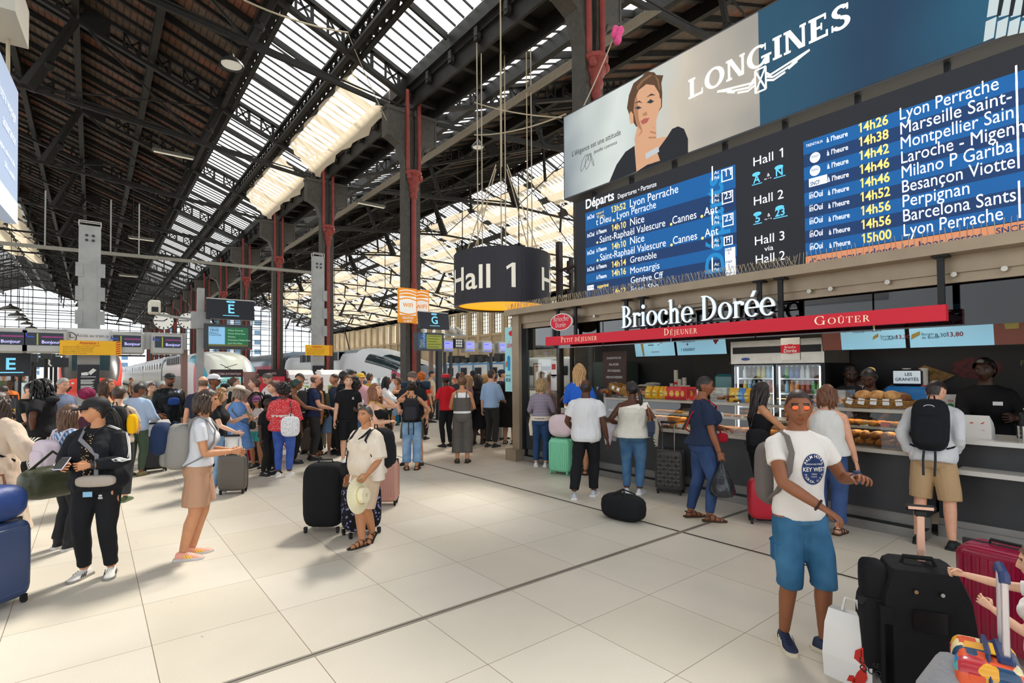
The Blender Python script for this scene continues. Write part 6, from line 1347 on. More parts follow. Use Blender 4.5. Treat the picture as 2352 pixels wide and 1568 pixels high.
def hair(T,style,col,par,n,seed,fem):
    q=random.Random(seed); b=MB(); b.T=T; A=azs(n); m=int(n*.8); off=dict(short=.009,crop=.003,buzz=.0025,bald=.0015,quiff=.014,tied=.008,thick=.02).get(style,.012)
    def mask(p,az):
        f=math.cos(az); line=lerp(-.075,.066,max(0,min(1,(f+.55)/1.25)))
        if style in('short','crop','buzz','quiff','thick') and abs(f)<.55: line=max(line,.012)
        if style=='bald': return p.z<.055 and f<.15 and p.z>-.05
        return p.z>line
    if style!='none':
        g=[]
        for j in range(m+1):
            row=[]
            for a in A:
                p=headpt(a,math.pi*(.02+.96*j/m),0); nn=V3((p.x/.0765**2,p.y/.096**2,p.z/.1135**2)).normalized(); 
                e=off*(1+.35*noise.noise(p*45+V3((seed,0,0)))); 
                if style in('quiff','thick'): e+=.02*max(0,p.y)/.09*max(0,p.z)/.11
                row.append((p+nn*e,mask(p,a)))
            g.append(row)
        vs=[p for r in g for p,_ in r]; fs=[]
        for j in range(m):
            for i in range(n):
                k=(i+1)%n
                if sum(g[a][c][1] for a,c in ((j,i),(j+1,i),(j+1,k),(j,k)))>=3: fs.append((j*n+i,(j+1)*n+i,(j+1)*n+k,j*n+k))
        if style!='bald': fs.append(tuple(range(n)))
        b.add(vs,fs)
    def strands(cnt,az0,az1,length,r,ph0=.25,ph1=.5,wave=.008,flare=.0,pull=0):
        for i in range(cnt):
            az=lerp(az0,az1,(i+.5)/cnt)*(1 if True else 1); ph=math.pi*q.uniform(ph0,ph1); p=headpt(az,ph,0)*1.07; pts=[p]; L=length*q.uniform(.82,1.05); w=q.random()*6
            o=V3((p.x,p.y,0)); o=o.normalized() if o.length>0 else V3((0,-1,0))
            zz=p.z; k=7
            for s in range(1,k+1):
                t=s/k; rad=1.10 if zz-L*t>-.02 else 1.0
                e=headpt(az,math.pi*.5,0); base=V3((e.x,e.y,0))*1.13
                tgt=base*(1-.25*min(1,t*L/.3))+o*flare*t
                if pull and t>.4: tgt.y-=pull*(t-.4)
                pts.append(V3((tgt.x+wave*math.sin(w+t*7),tgt.y+wave*math.cos(w*1.3+t*6),p.z-L*t)))
            b.tube(pts,[r*.8]+[r]*(k-2)+[r*.75,r*.25],6)
    pi=math.pi
    cut=n>=36
    if style=='bob': strands(34 if cut else 20,1.15,2*pi-1.15,.17,.0165,.3,.5,.005,.012)
    if style=='long': strands(46 if cut else 24,1.2,2*pi-1.2,.36,.0155,.3,.5,.01,.0)
    if style=='verylong': strands(48 if cut else 26,1.2,2*pi-1.2,.52,.016,.3,.5,.014,.0)
    if style=='midlong': strands(40 if cut else 22,1.15,2*pi-1.15,.25,.0165,.3,.5,.008,.01)
    if style=='dreads':
        strands(34,.5,2*pi-.5,.27,.017,.15,.5,.022,.05); strands(16,.9,2*pi-.9,.2,.018,.1,.35,.02,.06)
    if style in('pony','highpony'):
        z0=.02 if style=='pony' else .07
        b.ball((0,-.112,z0),.03,n=8,m=6)
        for i in range(12):
            w=q.random()*6; pts=[(q.uniform(-.015,.015),-.11,z0+.01)]
            for s in range(1,6): t=s/5; pts.append((q.uniform(-.006,.006)+.03*math.sin(w)*t,-.115-.06*math.sin(t*2.4)+.02*math.cos(w)*t,z0-.27*t))
            b.tube(pts,[.012,.017,.016,.014,.01,.003],6)
    if style in('bun','highbun','messybun'):
        c=V3((0,-.105,.035)) if style!='highbun' else V3((0,-.045,.135)); 
        for i in range(9): a=i*.7; b.tube([c+V3((.03*math.cos(a+k*.8),-.012*math.sin(k*2+i),.03*math.sin(a+k*.8))) for k in range(5)],.016,6)
        if style=='messybun':
            for i in range(14): b.tube([c,c+V3((q.uniform(-.06,.06),q.uniform(-.04,.02),q.uniform(-.02,.07)))],[.01,.003],5)
    if style in('afro','curly','frizz'):
        rr={'afro':.15,'curly':.115,'frizz':.135}[style]; c=V3((0,-.03,.035)); k=22 if cut else 14
        for i in range({'afro':150,'curly':90,'frizz':120}[style] if cut else 60):
            u=q.uniform(-.75,1); a=q.uniform(0,2*pi); d=V3((math.sqrt(1-u*u)*math.cos(a),math.sqrt(1-u*u)*math.sin(a),u))
            if d.y>.35 and d.z<.55: continue
            b.ball(c+V3((d.x*rr*.82,d.y*rr*.85,d.z*rr*.85)),q.uniform(.022,.034),n=7,m=5)
        b.ball(c,rr*.86,n=k,m=k//2)
    b.build('hair',hairmat(col),par,smooth=0)
def cloth(col,kind=None,col2=None,sc=1.):
    """fabric with an optional woven or printed pattern"""
    k=('c',col,kind,col2,sc)
    if k in _mt: return _mt[k]
    m,t,b=nodes('fabric'); L=t.links.new; tc=N(t,'TexCoord'); c=(*srgb(col),1); b.inputs['Base Color'].default_value=c; b.inputs['Roughness'].default_value=.85 if kind!='shiny' else .35; b.inputs['Specular IOR Level'].default_value=.2
    nz=N(t,'TexNoise'); nz.inputs['Scale'].default_value=9; nz.inputs['Detail'].default_value=3; mp=N(t,'Mapping'); mp.inputs[3].default_value=(1,1,.45); L(tc.outputs['Object'],mp.inputs[0]); L(mp.outputs[0],nz.inputs['Vector'])
    bu=N(t,'Bump'); bu.inputs['Strength'].default_value=.55; bu.inputs['Distance'].default_value=.03; L(nz.outputs[0],bu.inputs['Height']); L(bu.outputs[0],b.inputs['Normal'])
    if kind in('stripe','vstripe','dots','floral','denim','check','band','boho'):
        c2=(*srgb(col2 or '#ffffff'),1); mx=N(t,'Mix',data_type='RGBA'); mx.inputs[6].default_value=c; mx.inputs[7].default_value=c2
        if kind in('stripe','vstripe'):
            w=N(t,'TexWave'); w.bands_direction='Z' if kind=='stripe' else 'DIAGONAL'; w.inputs['Scale'].default_value=9*sc; r=N(t,'MapRange'); r.inputs[1].default_value=.5; r.inputs[2].default_value=.56; L(tc.outputs['Object'],w.inputs[0]); L(w.outputs[1],r.inputs[0]); L(r.outputs[0],mx.inputs[0])
        elif kind in('dots','floral','boho'):
            v=N(t,'TexVoronoi'); v.inputs['Scale'].default_value=(34 if kind!='floral' else 30)*sc; r=N(t,'MapRange'); r.inputs[1].default_value=.28 if kind!='floral' else .34; r.inputs[2].default_value=.22 if kind!='floral' else .3; L(tc.outputs['Object'],v.inputs['Vector']); L(v.outputs[0],r.inputs[0]); L(r.outputs[0],mx.inputs[0])
        elif kind=='denim':
            n2=N(t,'TexNoise'); n2.inputs['Scale'].default_value=4; L(tc.outputs['Object'],n2.inputs['Vector']); r=N(t,'MapRange'); r.inputs[1].default_value=.4; r.inputs[2].default_value=.65; L(n2.outputs[0],r.inputs[0]); L(r.outputs[0],mx.inputs[0])
        elif kind=='check':
            v=N(t,'TexChecker'); v.inputs['Scale'].default_value=30*sc; L(tc.outputs['Object'],v.inputs[0]); L(v.outputs[1],mx.inputs[0])
        elif kind=='band':
            sp_=N(t,'SeparateXYZ'); L(tc.outputs['Object'],sp_.inputs[0]); w=N(t,'TexWave'); w.bands_direction='Z'; w.inputs['Scale'].default_value=3.2; L(tc.outputs['Object'],w.inputs[0]); r=N(t,'MapRange'); r.inputs[1].default_value=.7; r.inputs[2].default_value=.74; L(w.outputs[1],r.inputs[0]); L(r.outputs[0],mx.inputs[0])
        out=mx.outputs[2]
        L(out,b.inputs['Base Color'])
    _mt[k]=m; return m
class Person: pass
def person(label,pos,face_deg,h,sex='m',skin='pale',hr=('short','#3a2a1e'),top=None,bot=None,shoe=('#222','#ddd'),arms=('down','down'),feet=((.1,0,0),(.1,0,0)),lean=0,look=(0,0),w=1.,belly=0,bust=None,lod=1,extra=None,z0=0,bare=False,group=None,curl=(25,25),twist=0):
    fem=1 if sex=='f' else 0; s=h/1.75; bust=(.035 if fem else 0) if bust is None else bust
    p=V3(pos[:2]).to_3d(); toc=(EYE-p); fw=math.atan2(toc.y,toc.x)+R(face_deg); rzv=fw-math.pi/2
    t=thing('person',label,'person',(p.x,p.y,z0),rzv,group)
    vox={2:.009,1:.013,0:.02}[lod]; n={2:48,1:36,0:22}[lod]
    LT=Matrix.Translation((0,0,.95))@Matrix.Rotation(R(-lean),4,'X')@Matrix.Rotation(R(twist),4,'Z')@Matrix.Translation((0,0,-.95))
    Sc=Matrix.Scale(s,4)
    # torso rings: z, half width, half depth, forward shift
    if fem: rg=[(.84,.13,.10,-.01),(.90,.172,.125,-.015),(.97,.178,.122,-.01),(1.06,.148,.10,0),(1.13,.135,.095,0),(1.22,.15,.105+bust*.5,bust*.45),(1.29,.158,.105+bust*.6,bust*.5),(1.36,.152,.096,.004),(1.41,.13,.078,-.005),(1.455,.078,.06,-.01),(1.50,.052,.055,-.005),(1.58,.05,.056,.012)]
    else: rg=[(.84,.13,.10,-.005),(.90,.162,.118,-.008),(.97,.165,.112,-.004),(1.06,.158,.105,0),(1.15,.162,.108,.002),(1.24,.178,.122,.006),(1.32,.184,.124,.006),(1.38,.18,.106,0),(1.43,.148,.084,-.008),(1.47,.088,.066,-.012),(1.51,.062,.062,-.006),(1.58,.058,.062,.012)]
    def ring(z,a,c,y,e=0,k=22): 
        q=w if z<1.42 else (1+w)/2
        by=belly*math.exp(-((z-1.08)/.12)**2)
        return [((a*q+e)*math.copysign(abs(math.cos(x))**.85,math.cos(x)),y+by*.6+(c*q+by*.6+e)*math.sin(x),z) for x in [2*math.pi*i/k for i in range(k)]]
    def ringat(z,e=0):
        for r0,r1 in zip(rg,rg[1:]):
            if r0[0]<=z<=r1[0]: u=(z-r0[0])/(r1[0]-r0[0]); return ring(z,*[lerp(r0[i],r1[i],u) for i in (1,2,3)],e)
        r0=rg[0] if z<rg[0][0] else rg[-1]; return ring(z,*r0[1:],e)
    J={}; 
    for k,(sd,spec) in enumerate(zip((1,-1),arms)):
        tg,hint=(ARM[spec] if isinstance(spec,str) else spec)[:2]
        sh=LT@V3((sd*(.15*(1+w)/2+.012 if fem else .172*(1+w)/2),-.005,1.38 if fem else 1.388)); 
        tgv=V3((sd*tg[0]*(1 if tg[0]<.15 else (1+w)/2),tg[1],tg[2])); tgv=LT@tgv if (lean<25 and lean!=0) else tgv
        el,wr=ik(sh,tgv,.285,.255,V3((sd*hint[0],hint[1],hint[2]))); J['arm',k]=(sh,el,wr)
    aw=(1+w)/2*(.9 if fem else 1.02)
    AR=[.054*aw,.05*aw,.041*aw,.043*aw,.030*aw]
    apts=lambda k:(lambda a:[a[0],a[0].lerp(a[1],.5),a[1],a[1].lerp(a[2],.35),a[2]])(J['arm',k])
    lw=(1+w)/2*(1.03 if fem else .98); LR=[.098*lw,.085*lw,.058*lw,.059*lw,.037*lw]
    for k,(sd,f) in enumerate(zip((1,-1),feet)):
        hp=V3((sd*.088*(1+w)/2,-.005,.90)); an=V3((sd*f[0],f[1]-.02,.085+(f[3] if len(f)>3 else 0))); kn,an=ik(hp,an,.42,.41,V3((sd*.08,1,.0))); J['leg',k]=(hp,kn,an)
    lpts=lambda k:(lambda a:[a[0],a[0].lerp(a[1],.5),a[1],a[1].lerp(a[2],.32)+V3((0,-.012,0)),a[2]])(J['leg',k])
    b=MB(); b.T=LT; b.loft([ring(*r) for r in rg]); b.T=None
    if fem and bust: 
        b.T=LT
        for sd in (-1,1): b.ball((sd*.072*w,.085*w+bust*.3,1.255),.062*w,sz=1.05,n=12,m=8)
        b.T=None
    b.T=None
    for sd in (-1,1): b.ball((sd*.078*w,-.045*w,.925),.092*w,sz=1.05,sy=.85,n=12,m=8)
    for k in (0,1):
        q,r=chain(apts(k),AR,0,1,14); b.tube(q,r,12); b.tube([LT@V3((0,-.012,1.452)),LT@V3(((.09 if k==0 else -.09),-.012,1.425)),q[0]],[.055,.05,.05],10); b.ball(q[0],AR[0]*1.05,n=10,m=6)
        q,r=chain(lpts(k),LR,0,1,16); b.tube(q,r,14)
    vs,fs=remesh(b,vox,3); body=MB(); body.add([V3(v) for v in vs],fs,0)
    HT=LT@Matrix.Translation((0,.012+.0,1.57))@Matrix.Rotation(R(-look[0]),4,'Z')@Matrix.Rotation(R(-look[1]),4,'X')@Matrix.Translation((0,.012,.075))
    hs=1.07 if h>1.45 else 1.07+(1.45-h)*.45; HT=HT@Matrix.Scale(hs,4)
    head(body,HT,n,fem)
    for k,sd in enumerate((1,-1)):
        sh,el,wr=J['arm',k]; dv=(wr-el).normalized(); spec=arms[k]; pm=V3((-sd,.25,-.1))
        if isinstance(spec,tuple) and len(spec)>2: pm=V3(spec[2]); 
        if isinstance(spec,tuple) and len(spec)>3: dv=V3(spec[3])
        elif spec in('bent','front','watch','chest','fold'): pm=V3((-sd*.55,0,-.9)) if spec!='chest' else V3((-sd*.3,-1,-.2))
        hand(body,wr+(wr-el).normalized()*.012,dv,pm,-sd if True else sd,curl[k],1,1.0 if not fem else .93)
    FP_=[]
    for k,sd in enumerate((1,-1)):
        f=feet[k]; an=J['leg',k][2]; T=Matrix.Translation((an.x,an.y,f[3] if len(f)>3 else 0))@Matrix.Rotation(R(-sd*(10 if abs(f[2])<1 else f[2])),4,'Z')@Matrix.Rotation(R(f[4] if len(f)>4 else 0),4,'X'); FP_.append(T)
        if bare:
            body.T=T; sec=[(-.055,.022,.045),(-.04,.03,.07),(-.005,.033,.085),(.04,.034,.07),(.09,.04,.045),(.13,.043,.032),(.15,.04,.026)]
            body.loft([[(x_*hw,y,.016+max(0,z_)*ht) for x_,z_ in [(math.cos(a),math.sin(a)) for a in [2*math.pi*i/12 for i in range(12)]]] for y,hw,ht in sec],mi=0)
            for i in range(5): body.tube([((.032-.016*i)*sd*-1,.135,.022),((.033-.0165*i)*sd*-1,.175-.008*i,.022)],[.011-.001*i,.007-.0005*i],6,mi=0)
            body.T=None
    body.v=[tuple(V3(p)*s) for p in body.v]
    sc_=SK[skin]; cs=srgb(sc_)
    mats=[mat(sc_,.5,0,'skin',noise=.10,ns=14,bump=.06,bs=50),mat('#e9e4dc',.2),mat('#2a1a10',.15),mat(tuple(min(1,c*f) for c,f in zip(cs,(.86,.55,.55))),.4),mat(hr[1] if hr[0]!='none' else '#2a1c14',.7)]
    body.build('body',mats,t,smooth=0)
    P=Person(); P.t=t; P.s=s; P.J=J; P.LT=LT; P.HT=HT; P.w=w; P.ring=ringat; P.lod=lod; P.bvh={}
    if hr and hr[0]!='none': hair(Matrix.Scale(s,4)@HT,hr[0],hr[1],t,n,hash(label)%97 if False else sum(map(ord,label))%97,fem)
    def put(name,b,m,sm=3,wr=.004,v=None,post=None):
        vs,fs=remesh(b,v or vox*1.05,sm)
        o=MB(); L=[]
        if lod>0:
            for v in vs: k=V3(v); e=noise.noise(V3((v[0]*9,v[1]*9,v[2]*4.5)))+.6*noise.noise(V3((v[0]*20,v[1]*20,v[2]*11))); L.append(k+V3((v[0],v[1]+.01,0)).normalized()*e*wr)
        else: L=[V3(v) for v in vs]
        P.bvh[name]=BVHTree.FromPolygons(L,fs); o.v=[tuple(k*s) for k in L]; o.f=fs; o.m=[0]*len(fs); return o.build(name,m,t,smooth=0)
    P.put=put
    if bot:
        b=MB(); kd=bot['k']; lo=bot.get('lo',.012)
        if kd in('pants','shorts'):
            end=bot.get('end',.97 if kd=='pants' else .5); z=bot.get('waist',1.0); zz=[.82,.86,.91,.96,z]
            b.loft([ringat(max(q_,.842),min(lo,.013)+.012*(q_<.9)) if q_>.83 else [(x*.8,y*.8,q_) for x,y,_ in ringat(.842,lo)] for q_ in zz])
            for sd in (-1,1): b.ball((sd*.078*w,-.045*w,.925),.092*w+.009,sz=1.05,sy=.85,n=12,m=8)
            e1=bot.get('flare',lo)
            for k in (0,1): q,r=chain(lpts(k),LR,.02,end,18,min(lo,.008),e1); r=[max(x_,bot.get('minr',0)) for x_ in r]; b.tube(q,r,14)
        else:
            z1=bot['end']; z=bot.get('waist',1.02); fl=bot.get('flare',.06); b.loft([ringat(max(.86,lerp(z1,z,i/9)),lo+fl*(1-i/9)) if lerp(z1,z,i/9)>.9 else [(x,y,lerp(z1,z,i/9)) for x,y,_ in ringat(.9,lo+fl*(1-i/9))] for i in range(10)])
        put(bot.get('name',{'pants':'trousers','shorts':'shorts','skirt':'skirt'}.get(kd,kd)),b,bot['m'],3,bot.get('wr',.006))
    if top:
        b=MB(); lo=top.get('lo',.014); z1=top.get('end',.9); zt=top.get('neck',1.485 if not fem else 1.47); fl=top.get('flare',.012); b.T=LT if z1>.8 else None
        hang=top.get('hang',.5); rr=[]
        mx=[max(abs(p[0]) for p in ringat(z,0)) for z in (1.24,1.3,1.36)]; mx=max(mx)
        K=14
        for i in range(K):
            z=lerp(z1,zt,i/(K-1)); zz=max(z,.9) if z1<.84 else max(z,.85); r=ringat(zz,lo+fl*(1-i/(K-1))**1.5); m2=max(abs(p[0]) for p in r)
            g=1+hang*max(0,mx*.97/m2-1) if z<1.2 else 1
            if z1<.84 and z<.9: fr=(.9-z)/(.9-z1); g*=1+top.get('skirt',.25)*fr
            sb=1+.22*max(0,min(1,(1.03-z)/.1)); r=[(x*g,y*g*(sb if y<0 else 1),z) for x,y,_ in r]; rr.append([LT@V3(p) for p in r] if (z1<.84 and z>.95) else r)
        b.loft(rr); b.T=None
        if fem and bust:
            b.T=LT
            for sd in (-1,1): b.ball((sd*.072*w,.085*w+bust*.3,1.255),.062*w+lo*.8,sz=1.05,n=12,m=8)
            b.T=None
        if z1<.86:
            for sd in (-1,1): b.ball((sd*.078*w,-.045*w,.925),.092*w+.018,sz=1.05,sy=.85,n=12,m=8)
        sv=top.get('sleeve',.3)
        if sv:
            for k in (0,1): q,r=chain(apts(k),AR,0,sv,12,lo*.9,top.get('cuff',lo*1.5)); b.tube(q,r,12); b.tube([LT@V3((0,-.012,1.44)),LT@V3(((.09 if k==0 else -.09),-.012,1.425)),q[0]],[.05+lo*.6]*3,10); b.ball(q[0],AR[0]+lo*.6,n=10,m=6)
        elif top.get('strap'):
            for k,sd in enumerate((1,-1)): b.tube([LT@V3(p) for p in ((sd*.08,.09,1.36),(sd*.085,.05,1.44),(sd*.085,-.02,1.455),(sd*.08,-.09,1.38))],.014,6)
        put(top.get('name','shirt'),b,top['m'],3,top.get('wr',.005))
    # shoes
    if shoe:
        for k in (0,1):
            T=FP_[k]; b=MB(); b.T=Sc@T; st=shoe[2] if len(shoe)>2 else 'low'
            sec=[(-.072,.022,.05),(-.065,.03,.075),(-.04,.037,.09),(0,.04,.092),(.035,.041,.078),(.08,.044,.058),(.12,.047,.05),(.155,.044,.043),(.18,.034,.034),(.193,.018,.024)]
            if st!='sandal':
                b.loft([[(hw*1.0*math.copysign(abs(math.cos(a))**.8,math.cos(a)),y,max(.004,.016+(ht-.016)*math.sin(a))) for a in [2*math.pi*i/14 for i in range(14)]] for y,hw,ht in sec]); 
                if st=='high': b.tube([(0,-.015,.06),(0,-.02,.15)],[.05,.048],12)
                o=b.build('shoe',mat(shoe[0],.6,0,'shoe',bump=.1),t,smooth=60)
            b=MB(); b.T=Sc@T; ol=[(-.045,-.078),(-.03,-.085),(.03,-.085),(.045,-.07),(.045,0),(.05,.06),(.054,.12),(.045,.17),(.02,.203),(-.02,.203),(-.045,.17),(-.054,.12),(-.05,.06),(-.045,0)]
            b.prism(ol,0,.024 if st!='sandal' else .016)
            so_=b.build('sole' if st!='sandal' else 'sandal',mat(shoe[1],.7,0,'sole'),t)
            if st=='sandal':
                b=MB(); b.T=Sc@T
                for y,z in ((.115,.05),(.06,.075),(-.0,.095)): b.tube([(-.046,y,.012),(-.04,y,z*.75),(0,y,z),(.04,y,z*.75),(.046,y,.012)],.006,6,flat=1)
                b.tube([(-.04,0,.06),(-.03,-.06,.07),(.03,-.06,.07),(.04,0,.06)],.006,6); b.build('strap',mat(shoe[1],.7,0,'sole'),so_)
            elif lod>0:
                b=MB(); b.T=Sc@T
                for i in range(5): y=.035+i*.02; z=.078-i*.0052; b.tube([(-.022,y,z-.008),(0,y+.004,z+.002),(.022,y,z-.008)],.0035,5)
                b.build('lace',mat(shoe[3] if len(shoe)>3 else '#e8e6e0',.7),o)
            if lod>1 and len(shoe)>4 and st!='sandal':
                b=MB(); b.T=Sc@T
                for i in range(3):
                    for sd in (-1,1): b.beam((sd*.0445,.02+i*.026,.064-i*.006),(sd*.0475,.048+i*.026,.022),.004,.009)
                b.build('stripe',mat(shoe[4],.6),o)
    if extra: extra(P)
    return P
def wear(P,name,m,fn,smooth=60,T=None,world=False):
    """a worn piece built in the 1.75 m frame of the body (or of the head)"""
    b=MB(); b.T=Matrix.Scale(P.s,4)@(P.HT if T=='head' else P.LT if T=='torso' else Matrix.Identity(4)); fn(b); return b.build(name,m,P.t,smooth=smooth)
def cap(col,visor=True,m=None,back=False):
    def f(P):
        wear(P,'cap',m or mat(col,.7,0,'cap'),lambda b:(b.loft([[(.088*c*math.cos(a),-.008+.110*c*math.sin(a),z) for a in [2*math.pi*i/24 for i in range(24)]] for z,c in ((.04,1.0),(.065,1.0),(.095,.88),(.118,.6),(.128,.25),(.13,.02))]),
          visor and b.loft([[(.075*math.cos(R(15+150*i/12))*1.0,(.075+(.1 if k else 0)*math.sin(R(15+150*i/12))+.03*math.sin(R(15+150*i/12))-.02)*(1),.043-.012*k+.006*abs(math.cos(R(15+150*i/12)))*-1+z) for i in range(13)]+[] for k,z in ((0,0),(1,-.004))],False,False),
          visor and b.loft([[(.075*math.cos(R(15+150*i/12))*1.0,(.075+(.1 if k else 0)*math.sin(R(15+150*i/12))+.03*math.sin(R(15+150*i/12))-.02)*(1),.052-.012*k-.006*abs(math.cos(R(15+150*i/12)))+z) for i in range(13)][::-1] for k,z in ((0,0),(1,-.004))],False,False)),50,'head')
    return f
def hat(col,br=.16,band='#2a2a2a',crown=.11):
    def f(P):
        wear(P,'hat',mat(col,.8,0,'hat'),lambda b:b.lathe([(br,.045),(br*.98,.052),(.098,.055),(.092,crown*.9),(.07,crown*1.18),(.02,crown*1.22)],(0,-.006,0),28,sy=1.15),50,'head'); wear(P,'hat_band',mat(band,.7),lambda b:b.lathe([(.099,.056),(.096,.075)],(0,-.006,0),28,cap=False,sy=1.15),50,'head')
    return f
def glasses(col,frame_='#1a1a1a',sun=True,z=.006,y=.0):
    def f(P):
        o=wear(P,'sunglasses' if sun else 'glasses',mat(frame_,.4),lambda b:([b.tube([(s*.031+.021*math.cos(R(i*30)),.094+y-.01*abs(math.cos(R(i*30))),z+.016*math.sin(R(i*30))) for i in range(13)],.0022,5) for s in (-1,1)],b.tube([(-.01,.096+y,z+.004),(.01,.096+y,z+.004)],.002,5),[b.tube([(s*.052,.086+y,z+.003),(s*.08,.0+y,z+.004)],.002,5) for s in (-1,1)]),60,'head')
        b=MB(); b.T=Matrix.Scale(P.s,4)@P.HT; [b.ball((s*.031,.0915+y,z),.0195,sy=.14,sz=.8,n=12,m=6) for s in (-1,1)]; b.build('lens',mat(col,.1,.3,'lens',spec=.8),o,smooth=60)
    return f
def both(*fs): return lambda P:[f(P) for f in fs]
def decal(P,g,b2,org,m,name,off=.004,nd=(0,1,0),par=None):
    """print laid onto the surface of garment g; b2 is a flat x/y shape, org its centre on the 1.75 m body"""
    nd=V3(nd).normalized(); up=V3((0,0,1)); rt=nd.cross(up)*-1; bv=P.bvh[g]; o=MB(); org=P.LT@V3(org)
    for p in b2.v:
        q=org+rt*p[0]+up*p[1]+nd*.4; hit=bv.ray_cast(q,-nd)
        k=(hit[0]+nd*(off+p[2])) if hit[0] else q-nd*.4
        o.v.append(tuple(k*P.s))
    o.f=b2.f; o.m=b2.m; return o.build(name,m,P.t)
def pts_stripe(P,g,pts,outs,wd,m,name,off=.003):
    """cloth tape laid along the garment through pts, seen from the directions outs"""
    bv=P.bvh[g]; L=[]
    for i,(p,d) in enumerate(zip(pts,outs)):
        d=d.normalized(); q=p+d*.3; h=bv.ray_cast(q,-d); c=(h[0]+d*off) if h[0] else p
        tg=(pts[min(i+1,len(pts)-1)]-pts[max(0,i-1)]).normalized(); sdv=tg.cross(d).normalized(); L.append((c-sdv*wd/2,c+sdv*wd/2))
    o=MB(); o.add([k*P.s for a in L for k in a],[(2*i,2*i+1,2*i+3,2*i+2) for i in range(len(L)-1)]); return o.build(name,m,P.t)
def DEN(c='#5f86ad',c2='#84a6c6'): return cloth(c,'denim',c2)
def at(u,vt,vf):
    g=G(u,vf); return (g.x,g.y),hgt(g,vt)
def atd(u,vt,d):
    r=ray(u,855.); r=r/np.linalg.norm(r[:2]); p=EYE+V3(r)*d*math.hypot(1,(u-PU)/FP); return (p.x,p.y),hgt(p,vt)
def tee(c,sv=.28,**k): return dict(dict(m=cloth(c) if isinstance(c,str) else c,sleeve=sv,end=.9 ,hang=.5),**k)
def pants(c,**k): return dict(dict(k='pants',m=cloth(c) if isinstance(c,str) else c,lo=.012),**k)
def shorts(c,**k): return dict(dict(k='shorts',m=cloth(c) if isinstance(c,str) else c,lo=.02,end=.46,flare=.035),**k)
def prim(u,vt,vf,lab,f,*a,**k): p,h=at(u,vt,vf); return person(lab,p,f,h,*a,**k)
def sec(u,vt,d,lab,f,*a,**k): p,h=atd(u,vt,d); k.setdefault('lod',1 if d<12.5 else 0); return person(lab,p,f,min(max(h,1.0),1.93),*a,**k)
NAVYJ=DEN('#2c3f63','#3a5078'); JEAN=DEN('#3f6488','#587da3'); LJ=DEN('#6b8fb5','#93b2cf')
SHW=('#e6e3de','#f0eeea'); SHB=('#1c1c1e','#2a2a2c'); SAN=('#5a3a28','#3a2a20','sandal'); SANB=('#222','#1c1a19','sandal')
PP={}
# nearest people
def ex_key(P):
    glasses('#f0601a','#3a2a20')(P)
    b=MB(); b.disc(0,0,.082,.105,n=40)
    for k in range(3):  # finer skin so that the print follows the cloth
        v,f=[],[]
        for q in b.f:
            c=len(b.v); b.v.append(tuple(sum(b.v[i][j] for i in q)/len(q) for j in range(3))); f+=[(q[i],q[(i+1)%len(q)],c) for i in range(len(q))]
        b.f=f; b.m=[0]*len(f)
    o=decal(P,'shirt',b,(-.035,.12,1.235),mat('#23396b',.8,0,'navy_print',noise=.2,ns=60),'print')
    b=MB(); b.text('KEY WEST',0,-.012,.040,align='C',bold=.012,sx=.85); 
    for i,c in enumerate('PALM HOTEL'):
        a=R(150-i*13.3); t=MB(); t.T=Matrix.Translation((.062*math.cos(a),.08*math.sin(a),0))@Matrix.Rotation(a-R(90),4,'Z'); t.text(c,0,0,.026,align='C',bold=.012); b.add(t.v,t.f)
    for i,c in enumerate('FLORIDA, U.S.A.'):
        a=R(205+i*10); t=MB(); t.T=Matrix.Translation((.072*math.cos(a),.092*math.sin(a),0))@Matrix.Rotation(a+R(90),4,'Z'); t.text(c,0,0,.022,align='C',bold=.01); b.add(t.v,t.f)
    b.text('SIMONTON STREET',0,.032,.013,align='C'); b.text('SPEND',0,-.035,.013,align='C'); b.text('LOCAL',0,-.053,.013,align='C')
    decal(P,'shirt',b,(-.035,.12,1.235),mat('#e9e4dc',.8),'print_lettering',off=.008)
    sh,el,wr=P.J['arm',0]; d=(wr-el).normalized()
    wear(P,'bead_bracelet',mat('#2a1712',.4),lambda b:[b.ball(wr-d*.012+(d.orthogonal().normalized()*math.cos(i*.52)+d.cross(d.orthogonal().normalized())*math.sin(i*.52))*.034,.0085,n=7,m=5) for i in range(12)])
    sh,el,w2=P.J['arm',1]; e=(w2-el).normalized(); wear(P,'wrist_watch',mat('#26365c',.3),lambda b:(b.cyl(w2-e*.03,w2-e*.005,.037,n=14),b.cyl(w2-e*.018+V3((0,0,.03)),w2-e*.018+V3((0,0,.045)),.02,n=14)))
    wear(P,'cargo_pocket',cloth('#2b6089'),lambda b:[(b.bbox(s*.165-.02,s*.165+.02,-.06,.07,.58,.72,.015),b.bbox(s*.167-.022,s*.167+.022,-.065,.075,.70,.735,.012)) for s in (-1,1)])
PP['key']=prim(1842,900,1482,'man in white printed tee, blue cargo shorts and orange mirrored sunglasses',28,'m','brown',('crop','#2a1c15'),dict(m=cloth('#d9d3cd'),sleeve=.27,lo=.012,end=.88,hang=.2,flare=.01),dict(k='shorts',m=DEN('#2a5676','#406f92'),lo=.016,end=.56,flare=.032),('#232d48','#d8ccb4','low','#232d48','#e6ddcc'),(((.02,.29,1.03),(1,-.2,.05),(.2,-.2,-.9)),((.27,.24,1.2),(.5,-.3,-.8),(.3,-.3,-1))),feet=((.1,-.02,0),(.11,.10,35)),lod=2,w=.92,extra=ex_key,look=(20,2),curl=(28,45))
